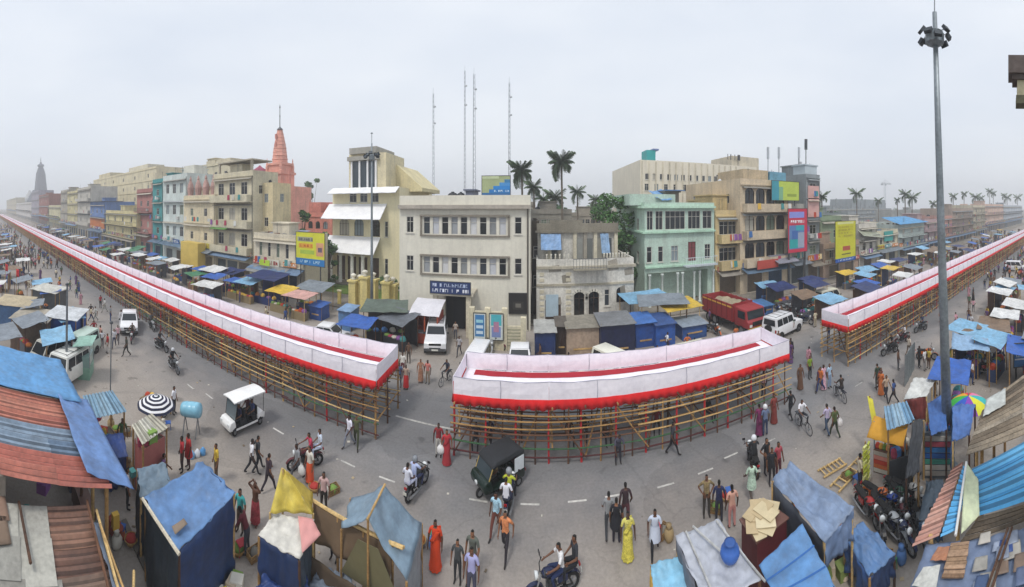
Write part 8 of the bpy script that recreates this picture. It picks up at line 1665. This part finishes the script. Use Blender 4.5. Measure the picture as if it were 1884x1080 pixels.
# ================================================================ crates, sacks, baskets and stools round the stalls
JUTE = mat('a08a64', 'cloth'); CANE = mat('b08a52', 'wood')
def mk_sack():
    o = thing('sack', 'x', 'sack'); MB().lathe([(.2, 0), (.26, .12), (.25, .32), (.14, .5)], 10, wob=.25, seed=4, sy=.8).obj('body', JUTE, o, True); MB().lathe([(.14, .5), (.09, .55), (.13, .64)], 8, wob=.3, seed=2).obj('tied_neck', JUTE, o, True); return o
def mk_basket():
    o = thing('basket', 'x', 'basket'); MB().lathe([(.2, 0), (.28, .22), (.27, .22), (.19, .03)], 14).obj('bowl', CANE, o, True); torus(MB(), (0, 0, .22), .285, .022, 16, 5, 'z').obj('rim', CANE, o, True); MB().lathe([(.25, .17), (.2, .28), (.08, .34)], 10, wob=.3).obj('contents', mat('c07a3a', 'cloth'), o, True); return o
def mk_crate():
    o = thing('crate', 'x', 'crate'); wm = mat('9a7a4e', 'wood'); MB().bb((-.28, -.2, 0), (.28, .2, .03)).obj('floor', wm, o)
    for i in range(3):
        for sy in (-1, 1): MB().bb((-.3, sy*.2-.01, .03+.1*i), (.3, sy*.2+.01, .1+.1*i)).obj('slat', wm, o)
        for sx in (-1, 1): MB().bb((sx*.29-.01, -.188, .03+.1*i), (sx*.29+.01, .188, .1+.1*i)).obj('slat', wm, o)
    MB().lathe([(.2, .05), (.22, .25), (.1, .36)], 9, wob=.35, seed=3).obj('contents', mat('7a9a4a', 'cloth'), o, True); return o
def mk_stool():
    o = thing('stool', 'x', 'stool'); MB().bb((-.17, -.17, .4), (.17, .17, .44)).obj('seat', mat('b8434a', 'gloss'), o)
    for x in (-.14, .14):
        for y in (-.14, .14): MB().tube([(x*1.15, y*1.15, 0), (x, y, .4)], .018, 5).obj('leg', mat('b8434a', 'gloss'), o)
    return o
PR = {'sack': mk_sack(), 'basket': mk_basket(), 'crate': mk_crate(), 'stool': mk_stool()}
pl = [(250, 870, 'by the grey-blue tarpaulin stall'), (232, 990, 'in the lane beside the big blue stall'), (392, 930, 'at the far corner of the big blue stall'), (450, 1010, 'between big blue stall and white cloth stall'), (600, 900, 'behind the yellow tent'), (790, 1000, 'beside the grey ridge tent'), (1225, 985, 'beyond the sky blue sheet stall'), (1335, 925, 'beyond the grey sheet stall'), (1470, 925, 'between maroon kiosk and slate tarpaulin'), (1560, 1010, 'by the blue covered cart'), (1580, 880, 'near the bamboo ladders'), (1690, 760, 'behind the juice stall'), (215, 790, 'beside the pale blue roofed stall'), (300, 790, 'around the pink kiosk'), (1640, 1040, 'in the lane below the pink tin strip')]
kc = {'sack': (('jute brown', 'a08a64', 'body'), ('white', 'd4d0c4', 'body'), ('blue', '4f74a8', 'body')), 'basket': (('orange-filled', 'c8742f', 'contents'), ('green-filled', '6a8a3f', 'contents'), ('red-filled', 'b03a34', 'contents')), 'crate': (('green-filled', '7a9a4a', 'contents'), ('yellow-filled', 'd0b040', 'contents'), ('empty-looking grey', '77736a', 'contents')), 'stool': (('red plastic', 'b8434a', 'seat'), ('blue plastic', '3a62a8', 'seat'), ('green plastic', '3f8a5a', 'seat'))}
for zi, (px, py, tx) in enumerate(pl):
    for i, kd in enumerate(('sack', 'basket', 'crate', 'stool')):
        if (zi + i) % 4 == 3: continue
        nm, hxc, part = kc[kd][(zi + i) % 3]; q = P(px + cr.uniform(-22, 22), py + cr.uniform(-12, 16)); sw = {part: mat(hxc, 'cloth')}
        if kd == 'stool': sw['leg'] = sw['seat']
        if kd == 'sack': sw['tied_neck'] = sw['body']
        place(PR[kd], None, q, cr.uniform(0, 6), '%s %s standing %s' % (nm, kd, tx), None, sw).scale = (.8, .8, .8)
for o in PR.values(): drop(o)
for px, py, f, lb, top, bot, pose, kw in ((270, 975, 60, 'vendor in checked lungi beside the dark wall of the big blue stall', '8a8478', '6a4a50', 'stand', dict(wear='lungi')), (455, 1020, 250, 'vendor in maroon vest between two cloth stalls', '6a2a34', '3a3a44', 'bend', {}), (615, 1030, 180, 'vendor in blue shirt inside the sackcloth stall', '3f5a92', '33343c', 'stand', {}), (1300, 950, 200, 'vendor in khaki shirt beyond the grey sheet stall', '8f7d58', '3a3630', 'hip', {}), (1545, 1030, 190, 'vendor in brick red shirt by the blue covered cart', 'a84a38', '4a3a34', 'bend', {}), (1582, 905, 120, 'person in cream shirt choosing snack packets', 'd8ccb0', '3a3c48', 'stand', {}), (1685, 790, 200, 'vendor in scarlet tunic behind the juice stall', 'a8323a', '5a2a30', 'stand', dict(wear='kurta', wc='a8323a')), (1720, 730, 180, 'person in pale yellow shirt near the white awning stall', 'd8cc8a', '33353d', 'stand', {}), (225, 830, 100, 'vendor in green shirt below the pale blue corrugated roof', '4a6a48', '3a3430', 'stand', {}), (300, 905, 30, 'person in violet shirt near the grey-blue tarpaulin stall', '6a4a7a', '2c2e38', 'walk', {})):
    person(px, py, f, lb, top, bot, pose, **{'skin': int(px) % 4, **kw})
crowd(14, 17, 34, 5, 12, 'close behind the floodlight mast', 'crowd behind the mast')
# ================================================================ haze
hz = MB().bb((-1450, -750, -1.6), (1450, 1450, 92)).obj('haze', mat('ffffff', 'paint')); tag(hz, kind='stuff')
hm = bpy.data.materials.new('haze_air'); hm.use_nodes = True; n_, l_ = hm.node_tree.nodes, hm.node_tree.links; n_.clear()
ho = n_.new('ShaderNodeOutputMaterial'); hv = n_.new('ShaderNodeVolumePrincipled'); hv.inputs['Color'].default_value = (.93, .95, .98, 1); hv.inputs['Density'].default_value = .0014; hv.inputs['Anisotropy'].default_value = .0
l_.new(hv.outputs[0], ho.inputs['Volume']); hz.data.materials.clear(); hz.data.materials.append(hm); hz.display_type = 'WIRE'
